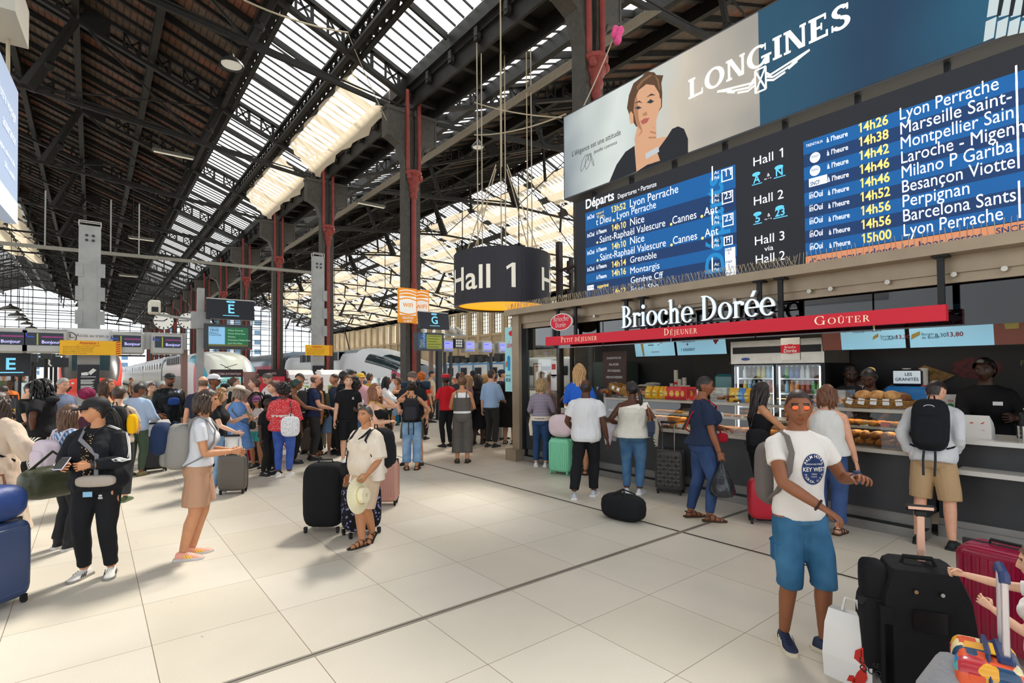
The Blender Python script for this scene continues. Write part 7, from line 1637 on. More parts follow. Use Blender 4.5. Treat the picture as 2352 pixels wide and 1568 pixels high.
PP['girl']=prim(456,898,1276,'woman in profile with bobbed brown hair, white tee and tan shorts',82,'f','tan',('bob','#3a2619'),tee('#cfd0d5',.28,end=.97),dict(k='shorts',m=cloth('#b58d72'),lo=.02,end=.42,flare=.06,waist=1.05),('#f0a58e','#c9c6c4','low','#f4f0ec','#f2d33a'),(((.1,.3,1.12),(.4,-.6,-.7)),((.08,.32,1.10),(.4,-.6,-.7))),feet=((.08,-.11,0),(.08,-.05,0)),lean=4,lod=2,w=1.02,curl=(55,55),extra=lambda P:wear(P,'neck_lanyard',BLK,lambda b:b.tube([(-.05,.05,1.47),(-.06,-.03,1.5),(0,-.06,1.505),(.06,-.03,1.5),(.05,.05,1.47)],.007,6)))
def ex_adi(P):
    cap('#17171a')(P)
    for k in (0,1):
        sh,el,wr=P.J['arm',k]; sd=1 if k==0 else -1
        for j in (-1,0,1):
            pts=[P.LT@V3((sd*.06,.0+j*.02,1.47)),sh+V3((0,j*.022,.01)),sh.lerp(el,.5)+V3((0,j*.022,0)),el+V3((0,j*.02,0)),el.lerp(wr,.5)+V3((0,0,j*.02)),wr]
            pts=[p.lerp(q,u) for p,q in zip(pts,pts[1:]) for u in (0,.33,.66)]
            pts_stripe(P,'jacket',pts,[V3((sd*(.2 if i<2 else 1),-.15 if i>9 else 0,.9 if i<3 else .25)) for i in range(len(pts))],.012,WHT,'sleeve_stripe')
    b=MB(); gx,gz=[-.045+.0225*i for i in range(5)],[-.26+.052*i for i in range(11)]
    for i in range(4):
        for j in range(10): k=(1-abs(j-4.5)/14); b.flat([(gx[i]*k,gz[j]),(gx[i+1]*k,gz[j]),(gx[i+1]*k,gz[j+1]),(gx[i]*k,gz[j+1])])
    decal(P,'jacket',b,(-.0,.12,1.17),cloth('#1a1612','floral','#c9a88a',1.8),'floral_top',off=.006)
    wear(P,'collar',cloth('#222327'),lambda b:b.tube([(.0,.12,1.40),(.07,.075,1.46),(.08,-.02,1.5),(0,-.07,1.515),(-.08,-.02,1.5),(-.07,.075,1.46),(0,.12,1.40)],.017,7,flat=.6))
    b=MB(); b.T=Matrix.Identity(4)
    for a in (-.5,0,.5): b.flat([(.012*math.sin(a)-.009*math.cos(a),.012*math.cos(a)),(.012*math.sin(a)+.009*math.cos(a),.012*math.cos(a)),(.034*math.sin(a),.034*math.cos(a))])
    b.rect(-.022,.022,-.004,.003); b.rect(-.02,.02,-.014,-.008); decal(P,'joggers',b,(-.09,.1,.8),WHT,'logo',off=.006)
    wear(P,'id_badge',mat('#8fbfe0',.4),lambda b:b.box(-.045,.035,.17,.175,.82,.87)); wear(P,'hair_tie',mat('#2f7fc0',.5),lambda b:b.ball((0,-.115,.02),.03,n=9,m=6,sy=.5),T='head')
    w=P.J['arm',1]; d=(w[2]-w[1]).normalized(); wear(P,'wrist_watch',mat('#20242a',.3),lambda b:b.cyl(w[2]-d*.03,w[2],.04,n=12))
PP['adi']=prim(222,918,1322,'woman in black cap and black three striped track jacket holding a phone',-28,'f','tan',('pony','#17120f'),dict(m=cloth('#1b1c20'),sleeve=.93,end=.86,lo=.035,cuff=.02,name='jacket',wr=.012,hang=.9),dict(k='pants',m=cloth('#1c1d20'),lo=.02,flare=.012,minr=.06,name='joggers',wr=.012),('#d8d4cc','#8a8680','low','#efece6','#2a2a2a'),(((.14,.3,1.14),(.6,-.4,-.8)),((.08,.27,1.14),(.9,-.2,-.5))),feet=((.11,.02,0),(.12,.0,20)),lod=2,w=1.22,look=(48,4),curl=(50,60),extra=ex_adi)
PP['hairgirl']=prim(152,932,1258,'girl with long brown hair, black cargo trousers and black high top shoes',118,'f','pale',('long','#5a3c28'),tee(cloth('#5f86b5','vstripe','#c9d6e6'),.9,end=.95),pants('#2a2b2e',lo=.03,minr=.075,wr=.014),('#1c1c1e','#d9d6d0','high','#eee'),('bent','bent'),lod=2,w=.98)
PP['robe']=prim(-12,905,1262,'person in a long beige robe cut by the frame edge',140,'f','pale',('midlong','#3a2a20'),dict(m=cloth('#c9b5a2'),sleeve=.82,end=.2,lo=.03,cuff=.075,skirt=.5,name='robe',wr=.012,flare=.02),None,SHB,(((.42,.02,.98),(.4,-.8,-.1)),'down'),lod=2,w=1.1)
def ex_lady(P):
    wear(P,'sunglasses',mat('#22242c',.3),lambda b:[(b.tube([(s*.033+.022*math.cos(R(i*30)),.045+.01*math.sin(R(i*30)),.118+.01*math.sin(R(i*30))) for i in range(13)],.003,5),b.ball((s*.033,.045,.118),.02,sz=.3,sy=.5,n=9,m=5)) for s in (-1,1)],T='head')
    for s in (-1,1): wear(P,'earring',CHROME,lambda b:b.ball((s*.083,.0,-.04),.009,n=6,m=5,sz=2.2),T='head')
    wear(P,'overshirt',cloth('#ddd2c4'),lambda b:b.tube([(-.2,.02,1.36),(-.21,.02,1.2),(-.2,.02,1.0),(-.19,.0,.85)],[.07,.09,.10,.10],12,flat=.9))
PP['lady']=prim(842,934,1250,'older woman in beige playsuit with backpack, legs crossed, holding a straw hat',-46,'f','olive',('tied','#4a4440'),dict(m=cloth('#d8cab8'),sleeve=.52,end=.9,lo=.03,cuff=.05,wr=.012,belly=0),dict(k='shorts',m=cloth('#cdb59c'),lo=.03,end=.5,flare=.06,waist=1.1,name='playsuit'),SANB,('down',((.22,.22,.95),(.4,-.7,-.5))),feet=((.0,.10,0),(-.02,-.10,0,.05,-40)),lod=2,w=1.22,belly=.06,look=(-8,0),curl=(30,50),bare=True,extra=ex_lady)
PP['pack']=prim(2148,868,1252,'man in white shirt and khaki shorts leaning over the counter with a black backpack',172,'m','pink',('short','#2a211c'),tee('#cfcfd2',.93,end=.86,lo=.018,cuff=.014,wr=.014,flare=.03),shorts('#b99a74',end=.52,lo=.03,flare=.045),('#17181a','#1f2022','low','#222'),(((.17,.16,1.0),(.3,-.9,-.1)),((.19,.0,.93),(.5,-.9,0))),feet=((.14,0,5),(.14,0,5)),lean=14,look=(15,25),lod=2,w=1.0)
PP['bald']=prim(1348,874,1138,'bald man in white short sleeved shirt and black trousers, seen from behind',172,'m','dark',('bald','#2a1a14'),tee('#d2d2d4',.36,end=.84,lo=.028,cuff=.03,wr=.012,flare=.03),pants('#1a1b1e',lo=.03,wr=.012),('#b9bcc4','#e0e0e2','low','#4a5a8a'),(((.3,.02,.84),(.4,-.7,-.2)),((.24,.22,1.0),(.5,-.7,-.4))),feet=((.1,.05,0),(.16,-.22,10)),lod=2,w=1.12)
PP['ruffle']=prim(1455,879,1132,'woman in white off shoulder ruffle top and blue jeans, seen from behind',172,'f','dark',('pony','#17100d'),dict(m=cloth('#d6d1c6'),sleeve=0,end=.9,neck=1.36,lo=.03,flare=.045,wr=.012,strap=1),pants(JEAN,lo=.01),('#d9d9dc','#f0f0f0'),(((.34,.16,1.02),(.4,-.7,-.3)),((.22,.16,1.08),(.6,-.6,-.4))),lod=2,w=1.32,look=(-55,0),extra=both(lambda P:wear(P,'ruffle',cloth('#efeadf','dots','#cfc6b4',2.2),lambda b:b.loft([[((.165+.02*math.sin(i*1.7)+k*.035)*1.3*math.cos(R(i*15)),(.10+.015*math.sin(i*2.3)+k*.02)*1.25*math.sin(R(i*15)),1.40+.05*math.cos(R(i*15))-k*.09-(.02*math.sin(i*2.1) if k else 0)) for i in range(24)] for k in (0,1)],False),40,'torso'),lambda P:wear(P,'hoop_earring',mat('#c9a04a',.3,.8),lambda b:b.tube([(-.086,.0+.022*math.sin(R(i*30)),-.05+.022*math.cos(R(i*30))) for i in range(13)],.0025,5),T='head')))
PP['stripe']=prim(1243,872,1070,'blond woman in striped long sleeved top and blue trousers at the till',168,'f','pale',('bob','#a88a5f'),tee(cloth('#545a78','stripe','#b9a6ac',1.2),.7,end=.96),pants('#2f4a70',lo=.02,minr=.062,end=.96),SHW,(((.18,.3,1.08),(.5,-.6,-.6)),'bent'),lod=1,w=1.02,extra=lambda P:wear(P,'tied_jumper',cloth('#d9cbb6'),lambda b:(b.loft([[(x*1.06,y*1.06,z) for x,y,z in P.ring(zz,.028)] for zz in (.93,.96,1.0,1.02)]),b.tube([(-.18,-.06,.98),(-.2,-.05,.85),(-.19,-.05,.62)],[.03,.045,.03],8,flat=.4))))
PP['blond']=prim(1332,838,1088,'woman with very long blond hair in a blue top behind the bald man',165,'f','tan',('verylong','#c29a68'),tee('#2a63c9',.5),dict(k='skirt',m=cloth('#1b1c20'),end=.6,flare=.03),SANB,('bent','bent'),lod=1,w=1.0,bare=True)
PP['navy']=prim(1618,866,1192,'person with cropped hair in navy tee and jeans holding a black plastic bag',108,'f','brown',('buzz','#1c1512'),tee('#232e45',.38,end=.93,lo=.02,wr=.01),pants(NAVYJ,lo=.008),SAN,(((.22,.12,.80),(.3,-.8,-.2)),'fold'),feet=((.1,.05,0),(.1,-.12,0)),lod=2,w=1.2,bust=.05,bare=True,look=(8,5),curl=(75,40),extra=both(glasses('#2a2a2c','#1a1a1a'),lambda P:decal(P,'shirt',(lambda b:(b.disc(0,0,.05,.05,n=20),b)[1])(MB()),(-.03,.1,1.22),WHT,'print')))
PP['longhair']=prim(1748,880,1188,'woman with long dark hair and black top looking into the vitrine',118,'f','tan',('verylong','#1f1512'),dict(m=cloth('#17171a'),sleeve=0,end=.95,neck=1.36,lo=.012,strap=1),pants('#1b1b1e',lo=.03,end=.9),SHB,('front','front'),lod=2,look=(-5,8))
PP['white']=prim(1905,887,1222,'woman in white sleeveless top and navy trousers with auburn bob, seen from behind',166,'f','pink',('bob','#6a4026'),dict(m=cloth('#d3d1cd'),sleeve=0,end=.94,lo=.025,flare=.03,neck=1.47,wr=.01),pants('#3a4f7a',lo=.03,minr=.085,end=.93,wr=.01),SAN,(((.26,.1,.84),(.3,-.8,-.2)),'bent'),lod=2,w=1.1,bare=True,extra=lambda P:wear(P,'shoulder_strap',mat('#6b4a3a',.6),lambda b:b.tube([(.12,-.1,1.2),(.11,-.07,1.42),(.09,.0,1.47),(.06,.08,1.42),(-.05,.13,1.2)],.009,6)))
# kiosk staff
def staff(u,vt,x,lab,f,*a,**k): p=PX(u,vt,x); return person(lab,(p.x,p.y),f,p.z,*a,lod=1,**k)
staff(1330,840,8.5,'kiosk cashier in grey shirt with red lanyard behind the till',-25,'f','deep',('bun','#120d0b'),tee('#4a4b4e',.3),pants('#222'),SHB,('front','front'),look=(-20,18),extra=lambda P:wear(P,'lanyard',KR,lambda b:b.tube([(-.07,.0,1.47),(-.05,.11,1.38),(0,.14,1.2),(.05,.11,1.38),(.07,0,1.47)],.008,6)))
staff(1952,838,8.85,'kiosk worker in dark shirt, left of two women bending over the display',10,'f','deep',('tied','#100c0a'),tee('#2b2c2e',.35),pants('#222'),SHB,('front','front'),look=(0,22))
staff(1998,846,8.42,'kiosk worker in dark top with light hair wrap, reaching into the vitrine',-5,'f','dark',('bun','#15100d'),tee('#232426',.35),pants('#222'),SHB,('front',((.1,.42,1.1),(.4,-.3,-.8))),look=(10,30),w=1.1,extra=lambda P:wear(P,'hair_wrap',mat('#c9a86a',.7),lambda b:b.ball((0,-.1,.04),.055,n=10,m=7,sz=.8),T='head'))
staff(2263,828,8.75,'kiosk worker in black jumper with white name tag handing over a paper bag',0,'m','deep',('thick','#0f0c0a'),tee('#141416',.95),pants('#222'),SHB,('front',((.2,.3,1.15),(.5,-.5,-.6))),w=1.08,look=(18,4),extra=lambda P:wear(P,'name_tag',WHT,lambda b:b.box(-.13,-.05,.15,.155,1.27,1.31)))
# child at the near edge
pc,hc=atd(2384,1268,2.55); PP['child']=person('child in white tee cut by the frame edge, hand on the trolley handle',pc,-95,hc,'f','pale',('midlong','#6a4630'),tee('#e9e6e4',.3),shorts('#c96a8a'),SHW,(((.14,.62,1.38),(.5,-.2,-.8)),((.2,.3,1.25),(.5,-.2,-.8))),lod=2,look=(0,5),curl=(75,45))
# crowd left of the hall
S_=sec
PP['dread']=prim(95,872,1128,'man with black dreadlocks in black hooded tee and striped trousers, hand on hip',-115,'m','dark',('dreads','#100e0e'),tee('#19191c',.36,end=.86,lo=.03,wr=.01),pants(cloth('#e2ddd2','vstripe','#1b1b1d',1.4),lo=.03),('#3a3a3c','#2b2b2d','sandal'),('bent','hip'),lod=1,w=1.15,look=(-10,22),extra=lambda P:wear(P,'hood',cloth('#26272a'),lambda b:b.ball((0,-.1,1.44),.12,n=12,m=8,sz=.55),T='torso'))
S_(142,870,9.8,'grey haired man in blue grey polo shirt behind the dreadlocked man',35,'m','pink',('short','#9a9792'),tee('#76819b',.3),pants('#3a4050'),SHB,('bent','down'),look=(0,10))
S_(62,880,9.2,'man in black tee reading a phone beside the dreadlocked man',75,'m','pale',('crop','#4a3424'),tee('#1a1b1d',.3),pants('#222'),SHB,('bent','bent'),look=(0,25))
PP['orange']=S_(20,874,14.5,'staff member in orange shirt and dark waistcoat far behind the crowd',35,'m','dark',('bald','#1c1410'),tee('#e8742a',.35),pants('#222'),SHB,('bent','down'),look=(20,12),lod=1,extra=lambda P:wear(P,'waistcoat',cloth('#20242c'),lambda b:b.loft([[(x*1.07,y*1.1-.01,z) for x,y,z in P.ring(zz,.02)] for zz in (.95,1.1,1.25,1.36)])))
S_(4,888,9.8,'person with short dark hair and patterned top at the left frame edge',120,'f','tan',('short','#2a1e18'),tee(cloth('#2a2422','floral','#c9b7a6'),.5),pants('#222'),SHB,('bent','down'))
S_(200,897,8.9,'person wearing a maroon head wrap behind the black cap',160,'f','tan',('none','#222'),tee('#4a2a38',.4),pants('#333'),SHB,('bent','bent'),extra=lambda P:wear(P,'head_wrap',cloth('#7a2146'),lambda b:(b.ball((0,-.02,.05),.125,n=16,m=10,sz=.85),b.ball((0,-.11,.04),.08,n=12,m=8)),T='head'))
S_(243,872,9.6,'woman with long wavy brown hair and bare shoulders before the red train',70,'f','tan',('long','#4a3020'),dict(m=cloth('#3a6a3a','floral','#e9d9b0'),sleeve=0,neck=1.35,end=.9,strap=1,lo=.012),pants('#333'),SHB,('bent','down'))
PP['hiker']=prim(270,889,1152,'person with short brown hair carrying a black hiking pack with yellow pouch',165,'f','pale',('short','#3f2c20'),tee('#cdb9a4',.4),pants('#3a3c3e',lo=.03),('#4a5a3a','#6a7a5a','low'),('bent','down'),lod=1,w=1.05)
PP['blueshirt']=prim(312,881,1092,'man in pale blue shirt with dark hair bending his head, seen from behind',150,'m','brown',('short','#15110f'),tee(cloth('#a9c0de','dots','#cfdcee',3),.9,lo=.025,end=.86),pants('#4a5a4a'),('#8a7a52','#6a6048','low'),('bent','bent'),lod=1,look=(25,25),w=1.12)
S_(347,880,11.4,'woman in khaki jacket with tied brown hair and yellow backpack straps',40,'f','pale',('pony','#5a3a28'),tee('#8f8a72',.9),pants('#4a4a44'),SHB,('bent','chest'),look=(20,10))
S_(374,884,12.4,'person with brown hair just behind the leather jacket man',170,'f','pale',('midlong','#7a5236'),tee('#8a5a4a',.4),pants('#333'),SHB,('down','down'))
PP['leather']=prim(388,860,1062,'man in black cap and shiny black jacket with blue crossbody bag',22,'m','brown',('crop','#1a1410'),dict(m=cloth('#1b1f22','shiny'),sleeve=.96,end=.86,lo=.03,cuff=.02,wr=.014),pants('#22242a'),SHB,(((.22,.2,.98),(.5,-.7,-.4)),'down'),lod=1,w=1.18,extra=both(cap('#222326'),lambda P:wear(P,'beard',hairmat('#17120f'),lambda b:(b.ball((0,.055,-.085),.05,n=12,m=8,sx=1.05,sy=.75,sz=.75)),T='head')),look=(15,0))
PP['phone']=prim(500,892,1128,'woman with long blond brown hair in black tee and jeans holding a green phone',72,'f','pale',('verylong','#8a6238'),tee('#1d1d20',.3,end=.95),pants(LJ,lo=.012),('#e9e7e3','#f2f0ee','low','#fff','#1c1c1e'),(((.22,.34,1.02),(.3,-.7,-.4)),((.12,.36,1.24),(.5,-.4,-.8))),lod=1,look=(-5,14),curl=(60,45))
S_(466,866,9.9,'balding man in navy tee seen from behind beside the grey pole',165,'m','pink',('bald','#6a5442'),tee('#2b3042',.34),pants('#3a3f4c'),SHB,('bent','down'),w=1.18)
S_(489,862,11,'man in white cap and blue shirt looking right',75,'m','brown',('crop','#2a1f18'),tee('#243a8a',.3),pants('#333'),SHB,('bent','down'),extra=both(cap('#d8dade'),glasses('#8a8a8a','#222',False)))
S_(516,884,12.3,'man in black fedora hat behind the blond woman',150,'m','tan',('short','#2a2320'),tee('#7a7466',.4),pants('#333'),SHB,('bent','down'),extra=hat('#1b1b1d',.14,'#000'))
S_(536,868,11.7,'woman with brown bun and sunglasses pushed up, facing right',80,'f','pale',('bun','#4a2f20'),tee('#26262a',.3),pants('#333'),SHB,('bent','bent'))
PP['denimdress']=prim(545,890,1092,'woman in white sun hat and blue denim dress with white hem, seen from behind',165,'f','pink',('bob','#8a7a6a'),dict(m=DEN('#4f74ad','#6b8fc2'),sleeve=0,end=.55,lo=.02,skirt=.35,name='dress',flare=.03),dict(k='skirt',m=cloth('#e6e2da'),end=.52,flare=.075,lo=.02,waist=.7,name='hem'),SHW,('bent',((.25,.3,1.0),(.6,-.6,-.4))),lod=1,w=1.12,extra=hat('#e8e2d6',.2,'#3a3a3a',.12),look=(20,20))
PP['purple']=prim(590,911,1074,'girl in purple cap, long brown hair and turquoise shorts',-28,'f','tan',('verylong','#3f2a1e'),tee('#d6cac2',.3),shorts('#4fb5ab',end=.3,lo=.015),SHB,('bent','bent'),lod=1,w=.86,extra=cap('#7d3f72'),look=(-10,8))
S_(613,917,9.9,'dark haired boy in black top behind the purple cap girl',55,'m','deep',('crop','#120e0c'),tee('#1d1f20',.4),pants('#222'),SHB,('down','down'))
PP['leatherpack']=S_(588,868,10.9,'woman with top bun reaching left, leather backpack on her back',-95,'f','pale',('highbun','#5a4030'),tee('#3a3230',.3),pants('#333'),SHB,('front','front'))
S_(632,877,10.1,'woman with tied auburn hair in navy top, facing left',-75,'f','pale',('bun','#5a3626'),tee('#232a48',.3),pants('#333'),SHB,('bent','down'),look=(0,5))
S_(621,857,12.2,'grey haired man in white tee looking down before the red kiosk',-60,'m','pink',('short','#55504c'),tee('#e4e4e4',.3),pants('#444'),SHB,('bent','bent'),look=(0,30))
PP['red']=prim(652,884,1092,'woman with curly dark hair in red patterned blouse and blue jeans, seen from behind',170,'f','dark',('frizz','#1d1512'),dict(m=cloth('#cf3c42','boho','#ecd9d2',1.4),sleeve=.62,end=.88,lo=.03,cuff=.045,flare=.03,wr=.01),pants(DEN('#3a56a5','#4a68b8'),lo=.006),('#d9d6d2','#efedea'),(((.28,.02,.82),(.4,-.7,-.2)),'bent'),lod=1,w=1.3,look=(5,0),extra=lambda P:[wear(P,'patterned_band',cloth('#e6d8d2','dots','#5a3038',2.5),lambda b,z=z:b.loft([[(x*1.075,y*1.085,zz) for x,y,zz in P.ring(q,.03)] for q in (z,z+.03,z+.055)],False)) for z in (.98,1.13)])
S_(676,872,11.2,'woman in green head scarf leaning across with bare arms',95,'f','brown',('bun','#1f3a2a'),dict(m=cloth('#18191b'),sleeve=0,end=.9,lo=.015,neck=1.44),pants('#222'),SHB,('front','front'),w=1.1,look=(0,15))
S_(690,860,12.6,'young man in white tee before the white ticket machine',-30,'m','tan',('quiff','#2a1d15'),tee('#e6e4dd',.3),pants('#333'),SHB,('down','down'))
PP['baldpack']=S_(720,861,11.6,'bald man in navy tee with dark backpack, facing right',100,'m','pink',('bald','#5a4434'),tee('#2a3350',.3),pants('#333'),SHB,('bent','bent'),look=(0,12))
PP['floral']=prim(730,868,1044,'woman in black floral sleeveless top and black trousers carrying a backpack',-65,'f','tan',('midlong','#5f3824'),dict(m=cloth('#1c1a18','floral','#b08a5a'),sleeve=0,end=.84,lo=.03,neck=1.46,flare=.03),pants('#1d1d20',lo=.015),SAN,('down','down'),lod=1,bare=True,w=1.04)
PP['mask']=prim(765,890,1040,'blond woman wearing a face mask and light blue dress',8,'f','pink',('curly','#b8874a'),dict(m=DEN('#82a5cf','#94b4da'),sleeve=.3,end=.56,lo=.03,skirt=.3,name='dress',flare=.03,cuff=.04),None,('#c9c9cc','#c2c2c6','sandal'),('down','down'),lod=1,w=1.1,bare=True,extra=lambda P:wear(P,'face_mask',mat('#cfe0ee',.7),lambda b:b.ball((0,.052,-.055),.062,n=14,m=8,sx=.95,sy=.85,sz=.85),T='head'))
def ex_tee(P):
    b=MB()
    for a in (-.5,0,.5): b.flat([(.012*math.sin(a)-.009*math.cos(a),.012*math.cos(a)),(.012*math.sin(a)+.009*math.cos(a),.012*math.cos(a)),(.036*math.sin(a),.036*math.cos(a))])
    b.rect(-.022,.022,-.004,.003); b.rect(-.02,.02,-.014,-.008); decal(P,'shirt',b,(-.08,.12,1.3),WHT,'logo',off=.006)
    for k in (0,1):
        sh,el,wr=P.J['arm',k]; sd=1 if k==0 else -1
        for j in (-1,0,1): pts=[P.LT@V3((sd*.075,j*.02,1.46)),sh+V3((-sd*.03,j*.02,.0)),sh+V3((0,j*.022,-.02)),sh.lerp(el,.3)+V3((0,j*.022,0)),sh.lerp(el,.5)]; pts=[p.lerp(q,u) for p,q in zip(pts,pts[1:]) for u in (0,.5)]; pts_stripe(P,'shirt',pts,[V3((sd*.5,0,.9))]*3+[V3((sd,0,.3))]*(len(pts)-3),.012,WHT,'sleeve_stripe')
        q,r=chain([sh,el],[.062,.062],.50,.58,3); wear(P,'white_cuff',WHT,lambda b:b.tube(q,[.066,.067,.066],14,cap=False))
    wear(P,'white_collar',WHT,lambda b:b.tube([(.085*math.cos(R(i*20)),-.01+.075*math.sin(R(i*20)),1.475-.02*math.sin(R(i*20))) for i in range(19)],.009,6))
PP['boy']=prim(800,864,1062,'teenage boy in black three striped tee and black shorts facing the camera',5,'m','pale',('quiff','#6a4428'),tee('#191a1d',.33,end=.88,lo=.02),shorts('#1b1c1f',end=.52,lo=.03),('#e9e9ea','#f2f2f2','low'),('down','down'),lod=1,extra=ex_tee)
S_(770,860,12.5,'man with short dark hair behind the masked woman',-60,'m','tan',('crop','#2a1f18'),tee('#3a4456',.3),pants('#333'),SHB,('down','down'))
S_(787,853,12.3,'tall dark skinned man in black shirt with white stripe behind the boy',80,'m','deep',('buzz','#100d0b'),tee('#1c1d20',.4),pants('#222'),SHB,('bent','down'))
S_(806,853,12.9,'man with black afro hair behind the teenage boy',60,'m','tan',('thick','#15110f'),tee('#2a2c30',.4),pants('#222'),SHB,('down','down'))
S_(816,872,11.4,'dark skinned girl with black hair beside the teenage boy',70,'f','deep',('frizz','#120e0c'),tee('#d8d8da',.3),pants(JEAN),SHB,('bent','bent'))
S_(828,859,14.2,'person in yellow cap and pink top behind the boy',20,'m','pink',('short','#5a4030'),tee('#d8a6b0',.3),pants('#3a4f7a'),SHB,('bent','down'),extra=cap('#e0b82a'))
S_(834,846,18,'man with grey backpack walking beside the white train',170,'m','tan',('short','#17130f'),tee('#5a5e62',.3),pants('#333'),SHB,('down','down'),lod=0)
S_(848,858,15,'person in mustard yellow top behind the barrier',150,'f','tan',('short','#3a2a1e'),tee('#b9a42a',.6),pants('#333'),SHB,('bent','down'))
PP['bra']=prim(862,883,1120,'woman in black crop top with straight brown hair holding a phone to her ear',66,'f','pale',('midlong','#7d4f30'),dict(m=cloth('#17171a'),sleeve=0,end=1.17,neck=1.33,lo=.012,strap=1,name='crop_top'),pants('#1b1b1e',lo=.02),SHB,('fold','ear'),lod=1,w=1.25,bust=.06,look=(0,-14))
S_(886,866,14,'woman in white long sleeved top with long black hair by the barrier',80,'f','dark',('verylong','#120e0d'),tee('#e4e4e6',.97),pants('#1d1d20'),SHB,('front','front'),lod=1)
PP['shortsgirl']=prim(916,868,1012,'woman in black vest and denim shorts striding and phoning',-72,'f','tan',('pony','#4a3424'),dict(m=cloth('#1d1d20'),sleeve=0,neck=1.36,end=.98,strap=1,lo=.01),dict(k='shorts',m=DEN('#7f9fc0','#a3bcd6'),end=.28,lo=.012),SHB,('down','ear'),feet=((.08,.28,0),(.08,-.3,0,.04,-25)),lod=1)
PP['capman']=prim(948,856,1066,'bearded man in cap and grey shorts with a very large trekking backpack',-12,'m','pink',('crop','#4a3628'),tee('#23252a',.34),shorts('#5c574c',end=.5),('#1c1c1e','#222'),('bent','down'),feet=((.16,0,0),(.16,0,0)),lod=1,w=1.15,extra=both(cap('#5f5146'),lambda P:wear(P,'beard',hairmat('#4a3424'),lambda b:b.ball((0,.055,-.085),.048,n=12,m=8,sy=.75,sz=.75),T='head')),look=(-20,0))
PP['jeans']=prim(946,876,1078,'woman in rolled jeans with black daypack, one hand on her hip, seen from behind',176,'f','tan',('messybun','#2a1d16'),dict(m=cloth('#1b1b1d'),sleeve=0,neck=1.42,end=.95,strap=1,lo=.012),pants(LJ,lo=.03,minr=.088,end=.93,wr=.01),SANB,('hip','ear'),lod=1,bare=True,w=.98)
S_(969,858,15,'person with curly orange hair beyond the large backpack',165,'f','pale',('curly','#c2641f'),tee('#d9452a',.3),pants('#333'),SHB,('down','down'))
S_(905,858,19,'person in white shirt with blue backpack beside the train door',170,'m','pale',('short','#2a2018'),tee('#d8dadd',.3),pants('#333'),SHB,('down','down'),lod=0)
S_(990,853,20,'person with dark hair partly hidden by the brown gate pole',100,'m','tan',('short','#17120e'),tee('#c9b59a',.3),pants('#333'),SHB,('down','down'),lod=0)
S_(1025,862,13.5,'assistant in red waistcoat and red cap by the gates',-150,'m','dark',('crop','#120e0c'),tee('#c4202c',.0,sleeve=.4),pants('#1d1e22'),SHB,('bent','bent'),lod=1,extra=lambda P:wear(P,'cap',mat('#c4202c',.6),lambda b:b.lathe([(.092,.05),(.1,.09),(.1,.125),(.02,.135)],n=18,sy=1.1),50,'head'))
PP['teal']=prim(1046,868,976,'woman in teal vest with red hair striding with a jacket on her arm',-85,'f','pink',('bun','#a5673a'),dict(m=cloth('#5fa89e'),sleeve=0,neck=1.4,end=.9,strap=1,lo=.015),dict(k='shorts',m=cloth('#c96a5a'),end=.3,lo=.015),SHW,('bent','bent'),feet=((.08,.26,0),(.08,-.3,0,.05,-25)),lod=1,extra=lambda P:wear(P,'carried_jacket',cloth('#d3c9bb'),lambda b:b.tube([(.2,.22,1.1),(.22,.2,.95),(.2,.18,.72)],[.07,.1,.08],9)))
PP['dung']=prim(1062,864,1062,'woman in grey wide dungarees with a high bun, seen from behind',176,'f','tan',('highbun','#6a4a30'),dict(m=cloth('#ecebea'),sleeve=0,neck=1.42,end=1.0,lo=.012),dict(k='pants',m=cloth('#5f5a55'),lo=.04,minr=.115,end=.86,waist=1.1,flare=.06,wr=.014,name='dungarees'),SAN,('bent','bent'),lod=1,extra=lambda P:(wear(P,'bib',cloth('#5f5a55'),lambda b:b.loft([[(x*1.05,y*1.07,z) for x,y,z in P.ring(zz,.02)] for zz in (1.05,1.15,1.25,1.32)])),wear(P,'strap',cloth('#5f5a55'),lambda b:[b.tube([(s*.09,-.125,1.3),(s*.1,-.09,1.42),(s*.1,-.01,1.46),(s*.09,.09,1.4)],.012,6) for s in (-1,1)])))
S_(1054,856,14.5,'dark haired man half hidden behind the high bun woman',150,'m','tan',('short','#15110e'),tee('#3a3a40',.3),pants('#333'),SHB,('down','down'))
S_(1076,862,13.6,'woman with fair hair and mauve bag just beyond the dungarees',-100,'f','pale',('midlong','#9a7a54'),tee('#8a6a70',.5),pants('#333'),SHB,('bent','bent'))
S_(1087,853,16,'man in dark cap and white shirt facing the concourse',5,'m','deep',('crop','#0f0d0c'),tee('#cfd4da',.3),pants('#333'),SHB,('bent','bent'),extra=cap('#1b1c1f'))
PP['blacklong']=S_(1098,861,14,'woman with very long black hair in black dress, seen from behind',170,'f','dark',('verylong','#0f0c0c'),dict(m=cloth('#1a1a1c'),sleeve=0,end=.4,neck=1.42,skirt=.3,name='dress',lo=.03),None,SANB,('bent','down'),lod=1,w=1.1,bare=True)
S_(1113,860,14.6,'blond woman in dark top beyond the grey tee man',100,'f','pink',('bob','#b9955f'),tee('#2a2a2e',.3),pants('#333'),SHB,('bent','down'))
S_(1128,850,13.4,'man in pale blue shirt with short dark hair beyond the grey tee man',150,'m','pale',('short','#3a332c'),tee('#9cbadf',.6),pants('#333'),SHB,('bent','down'))
